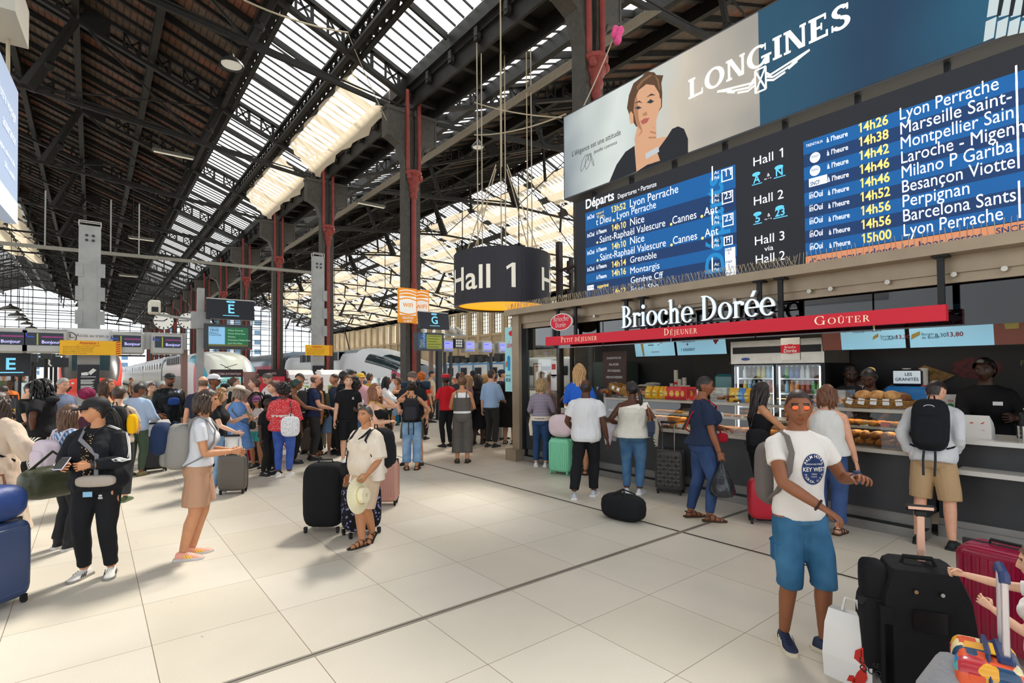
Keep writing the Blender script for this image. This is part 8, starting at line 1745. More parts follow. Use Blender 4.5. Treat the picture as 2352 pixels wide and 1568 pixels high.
PP['greytee']=prim(1138,857,985,'man in pale grey tee with black sling strap striding away',165,'m','brown',('buzz','#1d1714'),tee('#c9c6c2',.36,end=.84,lo=.03,cuff=.04),shorts('#3a4f78',end=.5),('#22283a','#e6e6e6','low'),('down','bent'),feet=((.1,.22,0),(.1,-.3,0,.08,-35)),lod=1,w=1.1,extra=lambda P:wear(P,'sling_strap',BLK,lambda b:b.tube([(-.1,-.1,1.43),(0,-.16,1.28),(.14,-.16,1.05)],.012,6)))
S_(1151,848,15,'man in navy baseball cap above the blue banner edge',120,'m','pale',('crop','#2a221c'),tee('#2a3450',.3),pants('#333'),SHB,('down','down'),extra=cap('#1d2644'))
PP['blackdress']=prim(1170,852,1018,'woman in loose black midi dress with silver suitcase by the kiosk post',160,'f','pink',('pony','#4a3424'),dict(m=cloth('#191a1c'),sleeve=.42,end=.42,lo=.035,skirt=.45,cuff=.05,name='dress',wr=.014),None,SANB,('bent','bent'),lod=1,w=1.12,bare=True)
S_(1262,852,13.2,'grey haired person in pink top seen through the kiosk glass',-40,'f','pink',('bob','#8a8a8c'),tee('#d8b0ae',.4),pants('#555'),SHB,('bent','down'))
for i,(u,vt,d,c) in enumerate(((8,862,30,'#5a6a4a'),(34,858,34,'#3a4050'),(41,862,26,'#8a8f94'),(53,862,31,'#4a5a5a'),(300,868,30,'#7a6a5a'),(1192,862,24,'#8a6a5a'))):
    S_(u,vt,d,'small distant passenger on the platforms beyond the gates',20*i,'m' if i%2 else 'f','tan',('short','#2a2018'),tee(c,.3),pants('#333'),SHB,('down','bent'),lod=0,group='distant passengers on the platforms')
# ---- luggage and bags (each a thing of its own) ----
def bagroot(name,lab,cat,P): o=thing(name,lab,cat,tuple(P.t.location),P.t.rotation_euler.z); return o
def rbox(b,c,sx,sy,sz,e=.5,n=24,m=10,mi=None):
    """soft rounded block (superellipsoid)"""
    rings=[]
    for j in range(m+1):
        f=-math.pi/2+math.pi*j/m; cf,sf=max(abs(math.cos(f)),.02)**e,math.copysign(abs(math.sin(f))**e,math.sin(f))
        rings.append([(c[0]+sx*cf*math.copysign(abs(math.cos(a))**e,math.cos(a)),c[1]+sy*cf*math.copysign(abs(math.sin(a))**e,math.sin(a)),c[2]+sz*sf) for a in [2*math.pi*i/n for i in range(n)]])
    b.loft(rings,mi=mi)
def backpack(P,lab,col,w=.15,d=.1,z0=.98,z1=1.44,y=-.2,pocket=True,col2=None,strap=True,name='backpack',one=False,x=0,tails=False):
    t=bagroot(name,lab,'backpack',P); Sc=Matrix.Scale(P.s,4)@P.LT; m=cloth(col); y=y-.02*P.w-.03*(P.w-1)
    b=MB(); b.T=Sc; rbox(b,(x,y,(z0+z1)/2),w,d,(z1-z0)/2,.55); b.build('body',m,t,smooth=50)
    if pocket: b=MB(); b.T=Sc; rbox(b,(x,y-d*.75,lerp(z0,z1,.36)),w*.78,d*.55,(z1-z0)*.3,.5); o=b.build('front_pocket',cloth(col2 or col),t,smooth=50); b=MB(); b.T=Sc; b.tube([(x+w*.7*math.cos(R(a)),y-d*1.12+.02*abs(math.cos(R(a))),lerp(z0,z1,.42)+(z1-z0)*.2*math.sin(R(a))) for a in range(20,161,20)],.005,5); b.build('zip',BLK,o)
    b=MB(); b.T=Sc; b.tube([(x-.03,y+d*.6,z1-.01),(x-.02,y+d*.6,z1+.05),(x+.02,y+d*.6,z1+.05),(x+.03,y+d*.6,z1-.01)],.008,6); b.build('grab_loop',m,t)
    if strap:
        for s in ((1,) if one==1 else (-1,) if one==-1 else (-1,1)):
            sx=s*.105*(1+P.w)/2; f=.135+.05*(P.w-1); b=MB(); b.T=Sc; b.tube([(sx*.8,y+d*.7,z1-.05),(sx,-.09,1.45),(sx*1.0,-.02,1.475),(sx*1.02,.055,1.45),(sx*1.12,f,1.35),(sx*1.3,f-.0,1.22),(sx*1.75,.06,1.08),(sx*1.6,-.1,z0+.06),(sx*1.2,y+d*.6,z0+.04)],.021,8,flat=.4); b.build('strap',m,t,smooth=60)
    if tails:
        for s in (-.04,.05): b=MB(); b.T=Sc; b.tube([(s,y-d*.4,z0+.02),(s*1.1,y-d*.6,z0-.1),(s,y-d*.5,z0-.26)],.012,5,flat=.3); b.build('hanging_strap',BLK,t)
    return t,Sc,y,d
backpack(PP['key'],'grey backpack slung on one shoulder of the printed tee man','#6a625f',.14,.09,.92,1.38,-.19,one=1,x=.06)
t,Sc,y,d=backpack(PP['girl'],'grey canvas backpack with brown straps on the woman in tan shorts','#8a8783',.17,.12,.92,1.40,-.18)
t=bagroot('gym_bag','navy blue sports bag hanging behind the grey backpack','bag',PP['girl']); b=MB(); b.T=Sc; rbox(b,(.03,-.36,1.24),.15,.09,.17,.6); b.build('body',cloth('#22314f'),t,smooth=50); b=MB(); b.T=Sc; b.tube([(.03,-.3,1.36),(.03,-.26,1.42),(.0,-.22,1.4)],.012,6); b.build('strap',cloth('#1b2740'),t)
backpack(PP['hairgirl'],'pale lilac backpack on the girl with long brown hair','#cbbcc8',.15,.1,1.0,1.36,-.2)
t,Sc,y,d=backpack(PP['lady'],'large black backpack on the woman holding a straw hat','#1d1e22',.18,.14,.92,1.46,-.22)
t,Sc,y,d=backpack(PP['pack'],'black mountain daypack on the man leaning at the counter','#1c1d21',.16,.10,.96,1.50,-.17,tails=True)
b=MB(); b.T=Sc
for s in (-1,1): b.tube([(s*.10,y-.085,1.30),(s*.125,y-.07,1.24),(s*.12,y-.075,1.2)],.006,5)
b.disc; b.tube([(.045*math.cos(R(i*36)),y-.088,1.40+.022*math.sin(R(i*36))) for i in range(11)],.005,5); b.build('light_print',mat('#d9dadc',.5),t)
backpack(PP['hiker'],'black hiking pack with badge on the person before the light blue shirt','#1e1f22',.17,.13,.98,1.48,-.22)
t=bagroot('pouch','bright yellow pouch clipped to the black hiking pack','pouch',PP['hiker']); b=MB(); b.T=Matrix.Scale(PP['hiker'].s,4); rbox(b,(.24,-.24,1.2),.07,.08,.15,.7); b.build('body',cloth('#f2b813'),t,smooth=50); b=MB(); b.T=Matrix.Scale(PP['hiker'].s,4); b.tube([(.24,-.25,1.34),(.2,-.24,1.4)],.01,5); b.build('clip',BLK,t)
backpack(PP['jeans'],'black daypack with red tag on the woman in rolled jeans','#26262b',.155,.1,.98,1.42,-.2,col2='#313138',tails=True)
t=backpack(PP['capman'],'very tall black trekking pack of the bearded man in a cap','#202226',.2,.16,.9,1.58,-.28)[0]
b=MB(); b.T=Matrix.Scale(PP['capman'].s,4); b.cyl((-.28,-.3,1.5),(.28,-.3,1.5),.085,n=14); b.build('rolled_mat',cloth('#2a3a4a'),t,smooth=60)
backpack(PP['baldpack'],'dark grey backpack on the bald man before the ticket machine','#3a3a38',.15,.1,1.0,1.44,-.2)
backpack(PP['leatherpack'],'black leather backpack on the woman reaching left','#1f1d1d',.15,.09,1.06,1.42,-.19)
backpack(PP['floral'],'olive backpack on the woman in the floral top','#6a6a52',.14,.09,1.0,1.4,-.19)
t,Sc,y,d=backpack(PP['red'],'black and white patterned drawstring bag on the woman in red','#e9e9ec',.17,.07,.78,1.16,-.24,pocket=False,strap=False,name='drawstring_bag',x=.16)
t.children[0].data.materials[0]=cloth('#e9e9ec','dots','#15151a',1.6)
b=MB(); b.T=Sc; b.tube([(.16,-.25,1.14),(.17,-.2,1.3),(.12,-.1,1.44),(.12,.08,1.4),(.2,.02,1.15)],.008,5); b.build('cord',BLK,t)
backpack(PP['blacklong'],'black leather rucksack beneath very long black hair','#17171a',.15,.1,.98,1.34,-.22)
def xbody(P,lab,col,c,size,side=1,strapc=None,name='crossbody_bag',belt=False,e=.6):
    t=bagroot(name,lab,'bag',P); Sc=Matrix.Scale(P.s,4); b=MB(); b.T=Sc; rbox(b,c,*size,e); b.build('body',cloth(col),t,smooth=50); g=.13*P.w
    b=MB(); b.T=Sc; s=side; w=P.w
    b.tube([c,(c[0]*.6,.155*w,1.25),(-s*.09,.11*w,1.4),(-s*.1,.03,1.47),(-s*.1,-.04,1.47),(-s*.06,-.13*w,1.3),(s*.1*w,-.15*w,1.1),(s*.2*w,-.02,1.0),(c[0],c[1],c[2])],.014,6,flat=.5) if not belt else b.tube([c,(s*.1,.17*w,1.22),(-s*.06,.15*w,1.38),(-s*.1,.02,1.48)],.02,6,flat=.4)
    b.build('strap',cloth(strapc or col),t); return t
xbody(PP['leather'],'blue padded crossbody bag over the black jacket','#2c4a8c',(.0,.19,1.22),(.10,.045,.075),1,'#35559a')
xbody(PP['adi'],'beige belt bag with grey strap across the track jacket','#a89d92',(-.1,.22,.98),(.17,.05,.055),-1,'#7a7a80',belt=True)
xbody(PP['lady'],'small black bucket bag hanging at the hip of the woman in beige','#1c1c1e',(.20,.17,.97),(.06,.05,.075),1,'#1c1c1e')
xbody(PP['robe'],'black crossbody bag worn over the beige robe','#19191b',(-.12,-.18,1.05),(.10,.05,.07),1,'#19191b')
xbody(PP['bra'],'small black round bag with gold chain on the crop top woman','#1b1b1d',(-.2,.18,1.0),(.06,.035,.06),-1,'#b89a4a')
xbody(PP['denimdress'],'small patterned pouch with olive strap on the denim dress','#4a4a40',(.25,.12,.98),(.06,.04,.08),1,'#5a5640')
xbody(PP['longhair'],'black leather hobo bag under the arm of the long haired woman','#16161a',(.2,-.14,1.06),(.08,.13,.12),1)
xbody(PP['capman'],'teal bag hanging at the side of the bearded man','#1f5a6c',(.3,-.1,.86),(.05,.07,.09),1,'#222')
def hang(P,k,name,lab,cat,build,dz=0):
    """a bag hung from hand k"""
    t=bagroot(name,lab,cat,P); w=P.J['arm',k]; h=(w[2]+(w[2]-w[1]).normalized()*.09)*P.s; build(t,V3((h.x,h.y,h.z+dz))); return t
def b_plastic(t,h):
    b=MB(); r=random.Random(5); n=22; rings=[]
    for z,rr in ((0,.02),(-.03,.03),(-.1,.06),(-.2,.12),(-.3,.17),(-.38,.19),(-.43,.17),(-.455,.1),(-.46,.02)): rings.append([(h.x+rr*1.05*(1+.10*math.sin(i*2.4+z*20)+.06*math.sin(i*5))*math.cos(2*math.pi*i/n)-.02,h.y+rr*.75*(1+.08*math.sin(i*3.1+z*14))*math.sin(2*math.pi*i/n),h.z+z) for i in range(n)])
    b.loft(rings); b.build('bag',mat('#22262b',.22,0,'bin_liner',bump=.5,bs=14,spec=.6),t,smooth=0)
    b=MB(); b.tube([h,h+V3((-.02,.02,-.12))],.012,6); b.tube([h,h+V3((.03,-.02,-.12))],.012,6); b.build('handle',mat('#22262b',.3),t)
hang(PP['navy'],0,'plastic_bag','shiny black plastic bag hanging from the hand of the navy tee customer','plastic bag',b_plastic)
t=xbody(PP['navy'],'small red handbag in front of the navy tee customer','#b3202e',(-.18,.30,.98),(.03,.07,.06),-1,'#b3202e')
def b_hat(t,h):
    M=Matrix.Translation(h+V3((.02,.03,-.16)))@Matrix.Rotation(R(12),4,'Z')@Matrix.Rotation(R(-82),4,'Y'); b=MB(); b.T=M; b.lathe([(.02,.09),(.075,.085),(.088,.02),(.1,.004),(.185,-.012),(.187,-.018),(.1,-.002)],n=36,cap=False); b.build('brim',mat('#ece2bd',.7,0,'straw',noise=.08,ns=60,bump=.2,bs=160),t,smooth=50)
    b=MB(); b.T=M; b.lathe([(.0895,.02),(.0895,.035)],n=36,cap=False); b.build('band',mat('#d8c684',.7),t)
hang(PP['lady'],1,'straw_hat','cream straw hat held upright in the hand of the woman in beige','hat',b_hat)
def b_duffel(t,h):
    b=MB(); rbox(b,(h.x,h.y,h.z-.30),.10,.2,.13,.55); b.build('body',cloth('#55545c'),t,smooth=50); b=MB(); rbox(b,(h.x,h.y,h.z-.20),.085,.19,.045,.6); b.build('top_panel',cloth('#c8325f'),t,smooth=50)
    b=MB()
    for s in (-1,1): b.tube([(h.x+s*.07,h.y-.1,h.z-.22),(h.x,h.y-.02,h.z),(h.x+s*.07,h.y+.1,h.z-.22)],.011,6)
    b.tube([(h.x+.1,h.y-.19,h.z-.25),(h.x+.12,h.y-.15,h.z-.5),(h.x+.12,h.y,h.z-.57),(h.x+.12,h.y+.12,h.z-.5),(h.x+.1,h.y+.19,h.z-.25)],.012,6); b.build('strap',mat('#c8325f',.6),t)
hang(PP['red'],1,'duffel_bag','grey sports bag with pink straps carried by the woman in red','duffel bag',b_duffel,.06)
def b_tote(t,h):
    b=MB(); b.loft([[(h.x+x*.16*q,h.y+y*.04*q,h.z-.1-z) for x,y in ((-1,-1),(1,-1),(1,1),(-1,1))] for z,q in ((0,.75),(.15,.95),(.38,1))]); b.build('bag',cloth('#dcdcd6','vstripe','#3a3a3a',1.0),t); b=MB(); b.tube([(h.x-.08,h.y,h.z-.11),(h.x,h.y,h.z+.01),(h.x+.08,h.y,h.z-.11)],.008,5); b.build('handle',BLK,t)
hang(PP['mask'],1,'tote_bag','black and cream striped tote held by the masked woman','tote bag',b_tote)
def b_duf2(t,h):
    b=MB(); rbox(b,(h.x,h.y,h.z-.22),.13,.27,.16,.6); b.build('body',mat('#3b3f2c',.35,0,'waxed_green',noise=.2,ns=8,bump=.4,bs=14),t,smooth=50); b=MB(); b.tube([(h.x,h.y-.2,h.z-.1),(h.x,h.y,h.z+.08),(h.x,h.y+.2,h.z-.1)],.014,6); b.build('strap',cloth('#2c2f24'),t); b=MB(); rbox(b,(h.x-.12,h.y-.14,h.z-.28),.02,.06,.05,.6); b.build('mesh_pocket',cloth('#22251d'),t)
p,s=PP['hairgirl'],1
t=thing('duffel_bag','dark olive holdall on the arm of the girl with long brown hair','duffel bag'); pt=G(118,1296); t.location=(pt.x,pt.y,0); t.rotation_euler=(0,0,R(115)); b_duf2(t,V3((0,0,1.05)))
t=bagroot('tote_bag','navy leather tote with zebra scarf on the ruffle top woman','tote bag',PP['ruffle']); s=PP['ruffle'].s; b=MB(); b.T=Matrix.Scale(s,4); b.loft([[(.31+x*.05,-.06+y*.15*q,z) for x,y in ((-1,-1),(1,-1),(1,1),(-1,1))] for z,q in ((.92,.8),(1.0,.95),(1.16,1.05))]); b.build('body',mat('#27324c',.5),t)
b=MB(); b.T=Matrix.Scale(s,4); b.tube([(.3,-.16,1.15),(.24,-.05,1.4),(.3,.06,1.15)],.011,6); b.build('handle',mat('#8a4a24',.5),t); b=MB(); b.T=Matrix.Scale(s,4); b.tube([(.36,-.12,1.2),(.38,-.15,1.05),(.37,-.17,.9),(.38,-.16,.78)],[.03,.045,.04,.02],8); b.build('scarf',cloth('#d8d4c4','vstripe','#1b1b1b',2.5),t)
t=bagroot('folded_jacket','pale lilac jacket draped over the arm between the two customers','jacket',PP['ruffle']); b=MB(); b.T=Matrix.Scale(s,4); b.tube([(-.30,.17,1.13),(-.36,.1,1.02),(-.4,.06,.88),(-.41,.05,.74)],[.07,.10,.10,.05],12,flat=.6); b.tube([(-.28,.2,1.1),(-.3,.12,.95),(-.31,.1,.8)],[.05,.06,.03],10); b.build('cloth',cloth('#d2cad6'),t,smooth=60)
# phones
for k,(P,i,c,l) in enumerate(((PP['phone'],1,'#4f8f72','green cased phone in the hand of the blond woman'),(PP['adi'],0,'#c9cbe0','pale phone in the hand of the black cap woman'),(PP['bra'],1,'#1d1d20','dark phone at the ear of the crop top woman'),(PP['shortsgirl'],1,'#1d1d20','dark phone at the ear of the denim shorts woman'))):
    t=bagroot('mobile_phone',l,'phone',P); w=P.J['arm',i]; h=(w[2]+(w[2]-w[1]).normalized()*.11+V3((0,.0,.035)))*P.s; b=MB(); b.T=Matrix.Translation(h)@Matrix.Rotation(R(-35 if k<2 else -80),4,'X'); b.bbox(-.038,.038,-.078,.078,-.004,.005,.004); b.build('case',mat(c,.3),t); b=MB(); b.T=Matrix.Translation(h)@Matrix.Rotation(R(-35 if k<2 else -80),4,'X'); b.rect(-.034,.034,-.072,.072,.0056); b.build('screen',mat('#20242a',.1),t)
# suitcases
def suitcase(u,v,lab,col,w=.42,d=.26,h=.62,f=0,style='ribs',handle=0,hc=CHROME,grp=None,z=0,mat_=None,pos=None,wheels=True,m2=None):
    g=G(u,v) if pos is None else V3((*pos,0)); to=EYE-g; a=math.atan2(to.y,to.x)+R(f)-math.pi/2
    t=thing('suitcase',lab,'suitcase',(g.x,g.y,z),a,grp); m=mat_ or mat(col,.35,0,'shell',spec=.5); z0=.055
    b=MB(); 
    if style=='soft': rbox(b,(0,0,z0+h/2),w/2,d/2,h/2,.42,28,12)
    else: b.bbox(-w/2,w/2,-d/2,d/2,z0,z0+h,.05); rbox(b,(0,0,z0+h/2),w/2+.004,d/2+.004,h/2+.002,.28,28,12)
    b.build('shell',m,t,smooth=35)
    b=MB()
    if style=='ribs':
        for i in range(9):
            x=-w*.4+w*.8*i/8
            for s in (-1,1): b.box(x-.007,x+.007,s*d/2-.008,s*d/2+.010,z0+.07,z0+h-.07)
        for i in range(5):
            for s in (-1,1): y=-d*.3+d*.6*i/4; b.box(s*w/2-.008,s*w/2+.010,y-.007,y+.007,z0+.07,z0+h-.07)
        b.build('rib',m,t)
    if style=='geo':
        for s in (-1,1):
            for i in range(6):
                for j in range(8):
                    x=-w*.42+w*.84*(i+.5)/6; zz=z0+.06+(h-.12)*(j+.5)/8; p,q=w*.07,(h-.12)/16; yy=s*(d/2+.003)
                    b.add([(x-p,yy,zz-q),(x+p,yy,zz-q),(x+p,yy,zz+q),(x-p,yy,zz+q),(x+(p*.5 if (i+j)%2 else -p*.5),yy+s*.016,zz)],[(0,1,4),(1,2,4),(2,3,4),(3,0,4)] if s<0 else [(1,0,4),(2,1,4),(3,2,4),(0,3,4)])
        b.build('faceting',m,t)
    if style in('ribs','geo','plain'): b=MB(); b.loft([[(x*(w/2+.006),y*(.014),zz) for x,y in ((-1,-1),(1,-1),(1,1),(-1,1))] for zz in (z0+.03,z0+h+.004)]); b.build('zip',m2 or DGREY,t)
    if style=='plain':
        b=MB()
        for x in (-.3,.3):
            for zz in (.22,.8): b.cyl((x*w,-d/2-.012,z0+h*zz),(x*w,-d/2,z0+h*zz),.026,n=10)
        b.build('corner_stud',DGREY,t)
    if style=='soft':
        b=MB(); rbox(b,(0,-d/2,z0+h*.38),w*.4,.05,h*.28,.4); b.build('front_pocket',m,t,smooth=50); b=MB(); rbox(b,(0,-d/2,z0+h*.8),w*.38,.035,h*.12,.4); b.build('top_pocket',m,t,smooth=50)
    b=MB(); b.tube([(-.09,0,z0+h-.01),(-.08,0,z0+h+.03),(.08,0,z0+h+.03),(.09,0,z0+h-.01)],.011,6); b.build('carry_handle',m2 or BLK,t)
    if handle:
        b=MB()
        for s in (-1,1): b.cyl((s*.09,d*.35,z0+h*.9),(s*.09,d*.35,z0+h+handle),.009,n=8)
        b.build('telescopic_rod',hc,t); b=MB(); b.bbox(-.12,.12,d*.35-.018,d*.35+.018,z0+h+handle-.01,z0+h+handle+.025,.01); b.build('grip',BLK,t)
    if wheels:
        for x in (-1,1):
            for y in (-1,1): b=MB(); b.cyl((x*w*.4-.012,y*d*.36,.03),(x*w*.4+.012,y*d*.36,.03),.03,n=10); b.box(x*w*.4-.018,x*w*.4+.018,y*d*.36-.018,y*d*.36+.018,.035,.07); b.build('wheel',m2 if style!='soft' and m2 else BLK,t)
    return t
navy=suitcase(-24,1402,'navy hard suitcase with a blue bag on top, cut by the frame','#33456a',.44,.28,.64,35,'plain')
pt=navy.location; t=thing('holdall','blue nylon holdall with brown tabs lying on the navy suitcase','bag',(pt.x,pt.y,.70),navy.rotation_euler.z); b=MB(); rbox(b,(0,0,.15),.23,.15,.15,.7); b.build('body',mat('#26407c',.5,0,'nylon',noise=.2,ns=6,bump=.5,bs=9),t,smooth=50); b=MB(); b.cyl((0,-.155,.2),(0,-.14,.2),.025,n=12); b.tube([(-.1,0,.28),(-.08,0,.38),(.08,0,.38),(.1,0,.28)],.012,6); b.build('handle',mat('#8a5a3a',.5),t)
k=suitcase(355,1082,'black ribbed suitcase carrying a white shopping bag with red flowers','#222427',.42,.27,.60,10,'ribs',.28); pt=k.location; rzz=k.rotation_euler.z
def shopbag(loc,rz_,lab,w,h,d=.1,art=None,name='shopping_bag',col='#e2dfdb'):
    t=thing(name,lab,'shopping bag',loc,rz_); b=MB(); b.loft([[(x*w/2*q,y*d/2*r,z) for x,y in ((-1,-1),(-.3,-1.12),(.3,-1.1),(1,-1),(1,1),(-1,1))] for z,q,r in ((0,1,1),(h*.35,1.03,1.1),(h*.8,.98,.8),(h,.9,.35))]); b.build('bag',mat(col,.55,0,'paper_bag',bump=.3,bs=10),t)
    b=MB(); b.tube([(-w*.2,0,h*.97),(-w*.12,0,h*1.2),(w*.12,0,h*1.2),(w*.2,0,h*.97)],.009,5); b.build('handle',mat(col,.6),t)
    if art: b=MB(); art(b); b.build('print',TXR,t)
    return t
shopbag((pt.x,pt.y-.02,.70),rzz,'white plastic bag with red flower print on the black suitcase',.5,.3,.2,lambda b:[b.lathe([(.002,0),(.03,.004),(.002,.006)],(-.14+.05*i,-.128,.19-.012*abs(i-3)+.02*(i%2)),9,sx=1,sy=.2) for i in range(7)])
k=suitcase(536,1132,'grey brown hard suitcase with corner studs and a white bag on top','#5f5851',.40,.25,.56,-15,'plain',.3); pt=k.location; shopbag((pt.x,pt.y,.64),k.rotation_euler.z,'white bakery bag with red print on the grey brown suitcase',.2,.26,.14,lambda b:b.box(.02,.09,-.082,-.075,.05,.2))
suitcase(578,1062,'bright red fabric suitcase behind the denim dress','#c21c38',.44,.26,.62,20,'soft',0,mat_=cloth('#c21c38'))
suitcase(676,1026,'dark green suitcase beside the red blouse woman','#3a3d38',.4,.25,.6,15,'plain',.3)
k=suitcase(712,1040,'brown grey hard suitcase with a monogram style bag on top','#5d5249',.38,.25,.54,-20,'plain',.4)
suitcase(728,1030,'taller brown grey suitcase standing behind the other one','#655a50',.42,.26,.66,-20,'plain',0)
pt=k.location; t=thing('handbag','brown patterned handbag with orange scarf on the brown suitcase','handbag',(pt.x,pt.y,.63),k.rotation_euler.z); b=MB(); b.loft([[(x*.19*q,y*.08*q,z) for x,y in ((-1,-1),(1,-1),(1,1),(-1,1))] for z,q in ((0,1),(.1,1.05),(.25,.6))]); b.build('body',cloth('#4a3020','check','#6a4a2e',1.5),t); b=MB(); b.tube([(-.1,0,.22),(-.06,0,.36),(.06,0,.36),(.1,0,.22)],.009,6); b.build('handle',mat('#7a4a24',.5),t); b=MB(); b.ball((0,-.03,.27),.05,n=9,m=6); b.build('scarf',cloth('#e0762a'),t)
big=suitcase(748,1216,'very large black soft trolley bag standing before the woman in beige','#18191b',.48,.36,.76,-20,'soft',mat_=cloth('#18191b'))
b=MB(); b.tube([(-.26,-.1,.5),(-.34,-.12,.35),(-.33,-.14,.12),(-.36,-.2,.015),(-.5,-.3,.012)],.014,6,flat=.5); b.build('loose_strap',cloth('#1a1a1c'),big); b=MB(); b.bbox(-.36,-.27,-.17,-.09,.18,.36,.02); b.build('buckle_pad',cloth('#1a1a1c'),big)
suitcase(830,1226,'black suitcase with a flower print behind the legs of the woman in beige','#1c1c20',.44,.27,.56,25,'soft',mat_=cloth('#1a1b20','floral','#8a86b8',.8))
suitcase(886,1158,'rose pink hard suitcase behind the large black backpack','#c08f80',.36,.25,.60,-10,'ribs')
suitcase(1026,962,'dark brown suitcase with strap beside the gate pole','#3f322b',.42,.27,.62,0,'plain'); suitcase(1094,972,'black suitcase towed behind the dungarees woman','#1d1e20',.42,.27,.66,15,'soft',.3,mat_=cloth('#1d1e20'))
k=suitcase(1141,1010,'silver aluminium suitcase beside the black dress','#b9b7b2',.40,.25,.66,-20,'ribs',.35,mat_=mat('#b9b7b2',.3,.6)); pt=k.location; shopbag((pt.x,pt.y,.74),k.rotation_euler.z,'crumpled silver white tote on the silver suitcase',.3,.28,.16,name='tote_bag',col='#c9c6bc')
k=suitcase(1290,1088,'mint green ribbed suitcase under a pink pillow','#7fd1a8',.42,.27,.60,-28,'ribs',0,m2=mat('#6cc49a',.4)); pt=k.location; t=thing('pillow','pale pink pillow bag resting on the mint suitcase','pillow',(pt.x,pt.y,.69),k.rotation_euler.z); b=MB(); rbox(b,(.0,0,.2),.25,.12,.21,.7); b.build('cover',mat('#dcc6cc',.7,0,'pillow_cover',noise=.08,ns=8,bump=.6,bs=7),t,smooth=60)
suitcase(1540,1132,'dark faceted hard suitcase with raised handle before the counter','#3d3a38',.42,.27,.62,-12,'geo',.42)
suitcase(1752,1200,'red and black cabin case behind the printed tee man','#b01c30',.34,.23,.5,10,'soft',mat_=mat('#b01c30',.4))
# black sports bag on the floor
g=G(1432,1192); t=thing('duffel_bag','black sports duffel lying on the floor behind the white shirt man','duffel bag',(g.x,g.y,0),R(96)); b=MB(); rbox(b,(0,0,.16),.30,.16,.165,.62); b.build('body',cloth('#1a1b1e'),t,smooth=50); b=MB()
for s in (-1,1): b.tube([(-.12,s*.15,.12),(-.11,s*.1,.32),(0,0,.38),(.11,s*.1,.32),(.12,s*.15,.12)],.014,6,flat=.5)
b.build('strap',cloth('#242528'),t); b=MB(); b.T=Matrix.Translation((-.06,-.172,.2))@Matrix.Rotation(R(80),4,'X')
for i in range(3): b.rect(i*.03,i*.03+.018,0,.05)
b.build('logo',WHT,t)
# big black roller with rose handle near the camera
g=G(2118,1588); to=EYE-g; t=thing('trolley_bag','big black wheeled travel bag with rose gold handle, nearest to the camera','suitcase',(g.x,g.y,0),math.atan2(to.y,to.x)+math.pi/2+R(14)); t.scale=(.86,.9,.97); BK=cloth('#19191b')
b=MB(); b.loft([[(x*w,y,z) for x,y in ((-1,-.12+o),(-.92,-.2+o),(.92,-.2+o),(1,-.12+o),(1,.12),(-1,.12))] for z,w,o in ((.05,.25,.0),(.1,.27,0),(.45,.27,0),(.62,.25,.02),(.76,.19,.06),(.78,.15,.1))]); b.build('body',BK,t,smooth=30)
b=MB(); b.box(-.27,-.2,-.2,.0,.1,.55); rbox(b,(-.30,-.02,.34),.07,.15,.24,.5); rbox(b,(-.27,.0,.64),.08,.13,.12,.5); b.build('side_pocket',BK,t,smooth=50)
b=MB(); b.box(-.09,.09,-.212,-.2,.44,.56); b.build('label_window',mat('#101012',.3),t); b=MB()
for x in (-.07,.07): b.cyl((x,-.205,.66),(x,-.17,.66),.012,n=8)
b.build('rivet',CHROME,t); b=MB()
for z in (.2,.52): b.box(-.375,-.15,-.13,-.09,z,z+.04)
b.build('compression_strap',cloth('#2a2a2c'),t); b=MB(); b.tube([(-.12,-.05,.76),(-.1,-.05,.82),(.06,-.05,.82),(.08,-.05,.77)],.014,6); b.build('carry_handle',BK,t)
RG=mat('#d9b09c',.3,.5,'rose_gold'); b=MB(); b.bbox(-.0,.045,.02,.05,.74,1.06,.006); b.build('telescopic_rod',RG,t); b=MB(); b.bbox(-.01,.055,.015,.055,1.05,1.09,.008); b.bbox(-.07,.115,.015,.06,1.085,1.12,.015); b.build('grip',BLK,t); b=MB(); b.box(-.05,.095,.012,.02,1.095,1.112); b.build('grip_trim',RG,t)
for x in (-.2,.2): b=MB(); b.cyl((x-.02,.1,.05),(x+.02,.1,.05),.05,n=12); b.build('wheel',BLK,t)
g=G(1958,1556); t=shopbag((g.x,g.y,0),math.atan2(EYE.y-g.y,EYE.x-g.x)+math.pi/2-R(18),'white paper bakery bag with red figure standing beside the black roller',.26,.40,.17,lambda b:[b.add([(x,-.098,z) for x,z in p],[tuple(range(len(p)))]) for p in ([(.02,.0),(.06,.1),(.04,.16),(.05,.22),(.10,.26),(.125,.2),(.10,.15),(.11,.08),(.08,0)],[(.0,.02),(.03,.1),(.05,.03)])],'paper_bag')
b=MB(); b.T=Matrix.Translation((.09,-.0995,.1))@Matrix.Rotation(R(90),4,'X'); b.text('LIBRE',-.02,.06,.045,bold=.02); b.text('QUOI',-.02,.015,.05,bold=.02); b.build('lettering',KX,t)
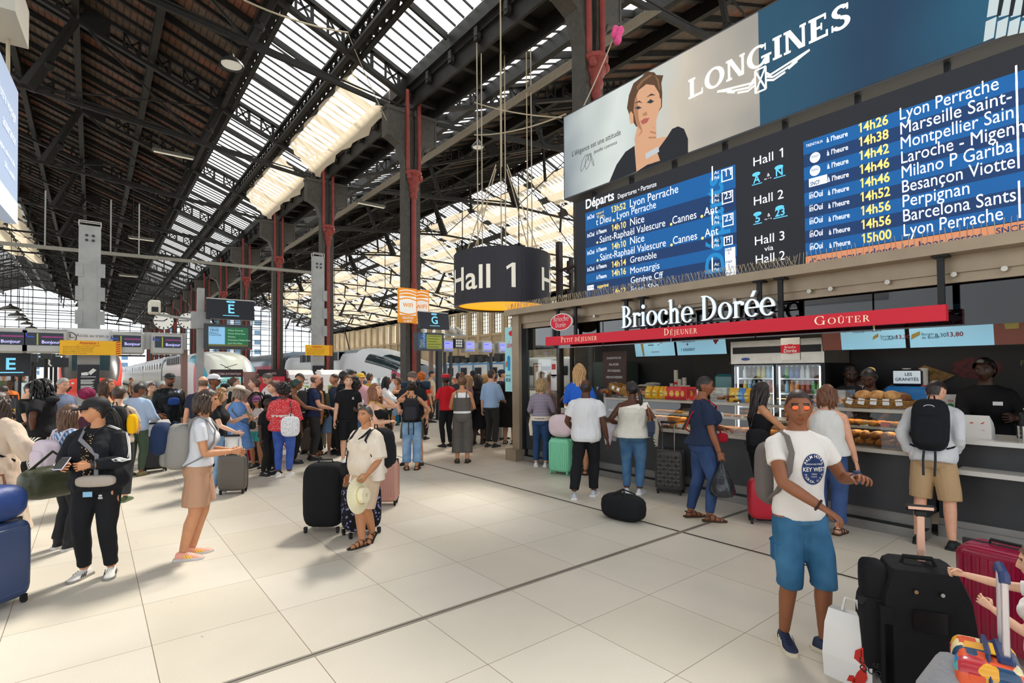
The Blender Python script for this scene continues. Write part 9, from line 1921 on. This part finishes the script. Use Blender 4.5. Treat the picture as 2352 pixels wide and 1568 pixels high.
# child's patterned trolley, neck pillow, magenta suitcase
STK=nodes('sticker_print'); m,tt_,bb=STK; tc=N(tt_,'TexCoord'); v=N(tt_,'TexVoronoi'); v.distance='CHEBYCHEV'; v.inputs['Scale'].default_value=14; tt_.links.new(tc.outputs['Object'],v.inputs['Vector']); cr=N(tt_,'ValToRGB'); cr.color_ramp.interpolation='CONSTANT'
for i,(p_,c_) in enumerate(((0,'#d9542a'),(.18,'#2f7fb0'),(.34,'#e9d9a8'),(.5,'#2a4a6a'),(.62,'#e8a83a'),(.74,'#5aa8b0'),(.86,'#b8323a'))):
    e=cr.color_ramp.elements[0] if i==0 else (cr.color_ramp.elements[1] if i==1 else cr.color_ramp.elements.new(p_)); e.position=p_; e.color=(*srgb(c_),1)
sp_=N(tt_,'SeparateColor'); tt_.links.new(v.outputs['Color'],sp_.inputs[0]); tt_.links.new(sp_.outputs[0],cr.inputs[0]); tt_.links.new(cr.outputs[0],bb.inputs['Base Color']); bb.inputs['Roughness'].default_value=.25
gx=G(2272,1808); NV=mat('#2a3a66',.35,0,'navy_plastic')
k=suitcase(0,0,'colourful trolley case covered in travel stickers at the lower frame edge','#fff',.34,.24,.56,95,'none',0,mat_=m,pos=(gx.x,gx.y),m2=NV); b=MB(); b.tube([(-.165,0,.1),(-.175,0,.55),(-.1,0,.625),(.1,0,.625),(.175,0,.55),(.165,0,.1)],.012,6,flat=.6); b.build('zip_band',NV,k)
b=MB()
for s in (-1,1): b.bbox(s*.075-.011,s*.075+.011,.05,.075,.58,.97,.004)
b.build('telescopic_rod',mat('#c9c3c8',.25,.7),k); b=MB(); b.tube([(-.09,.062,.96),(-.07,.062,.99),(.07,.062,.99),(.09,.062,.96)],.02,8); b.bbox(-.11,.11,.03,.09,.6,.64,.01); b.build('grip',NV,k)
b=MB(); b.T=Matrix.Translation((0,-.128,.36))@Matrix.Rotation(R(90),4,'X'); b.text('FRANCE',-.1,.06,.06,bold=.02); b.text('MEXICO',-.12,-.05,.06,bold=.02); b.build('sticker_lettering',WHT,k); b=MB(); b.box(-.06,.06,.0,.09,.625,.63); b.build('luggage_tag',YEL,k)
g=G(2205,1800); t=thing('neck_pillow','grey plush neck pillow propped against the sticker trolley','pillow',(g.x,g.y,0),R(-20)); b=MB(); b.tube([(.10,0,.08),(-.02,.0,.06),(-.12,.0,.14),(-.15,.0,.28),(-.10,.0,.42),(.0,.0,.50),(.09,.0,.47)],[.05,.085,.095,.10,.10,.095,.05],14); b.build('plush',mat('#8f8f93',.95,0,'plush',noise=.12,ns=10,bump=.4,bs=40),t,smooth=60)
suitcase(2318,1508,'magenta ribbed suitcase with worn scratches behind the child','#a5123f',.46,.28,.66,-22,'ribs',0,mat_=mat('#a5123f',.25,0,'magenta_shell',noise=.25,ns=5,spec=.6))
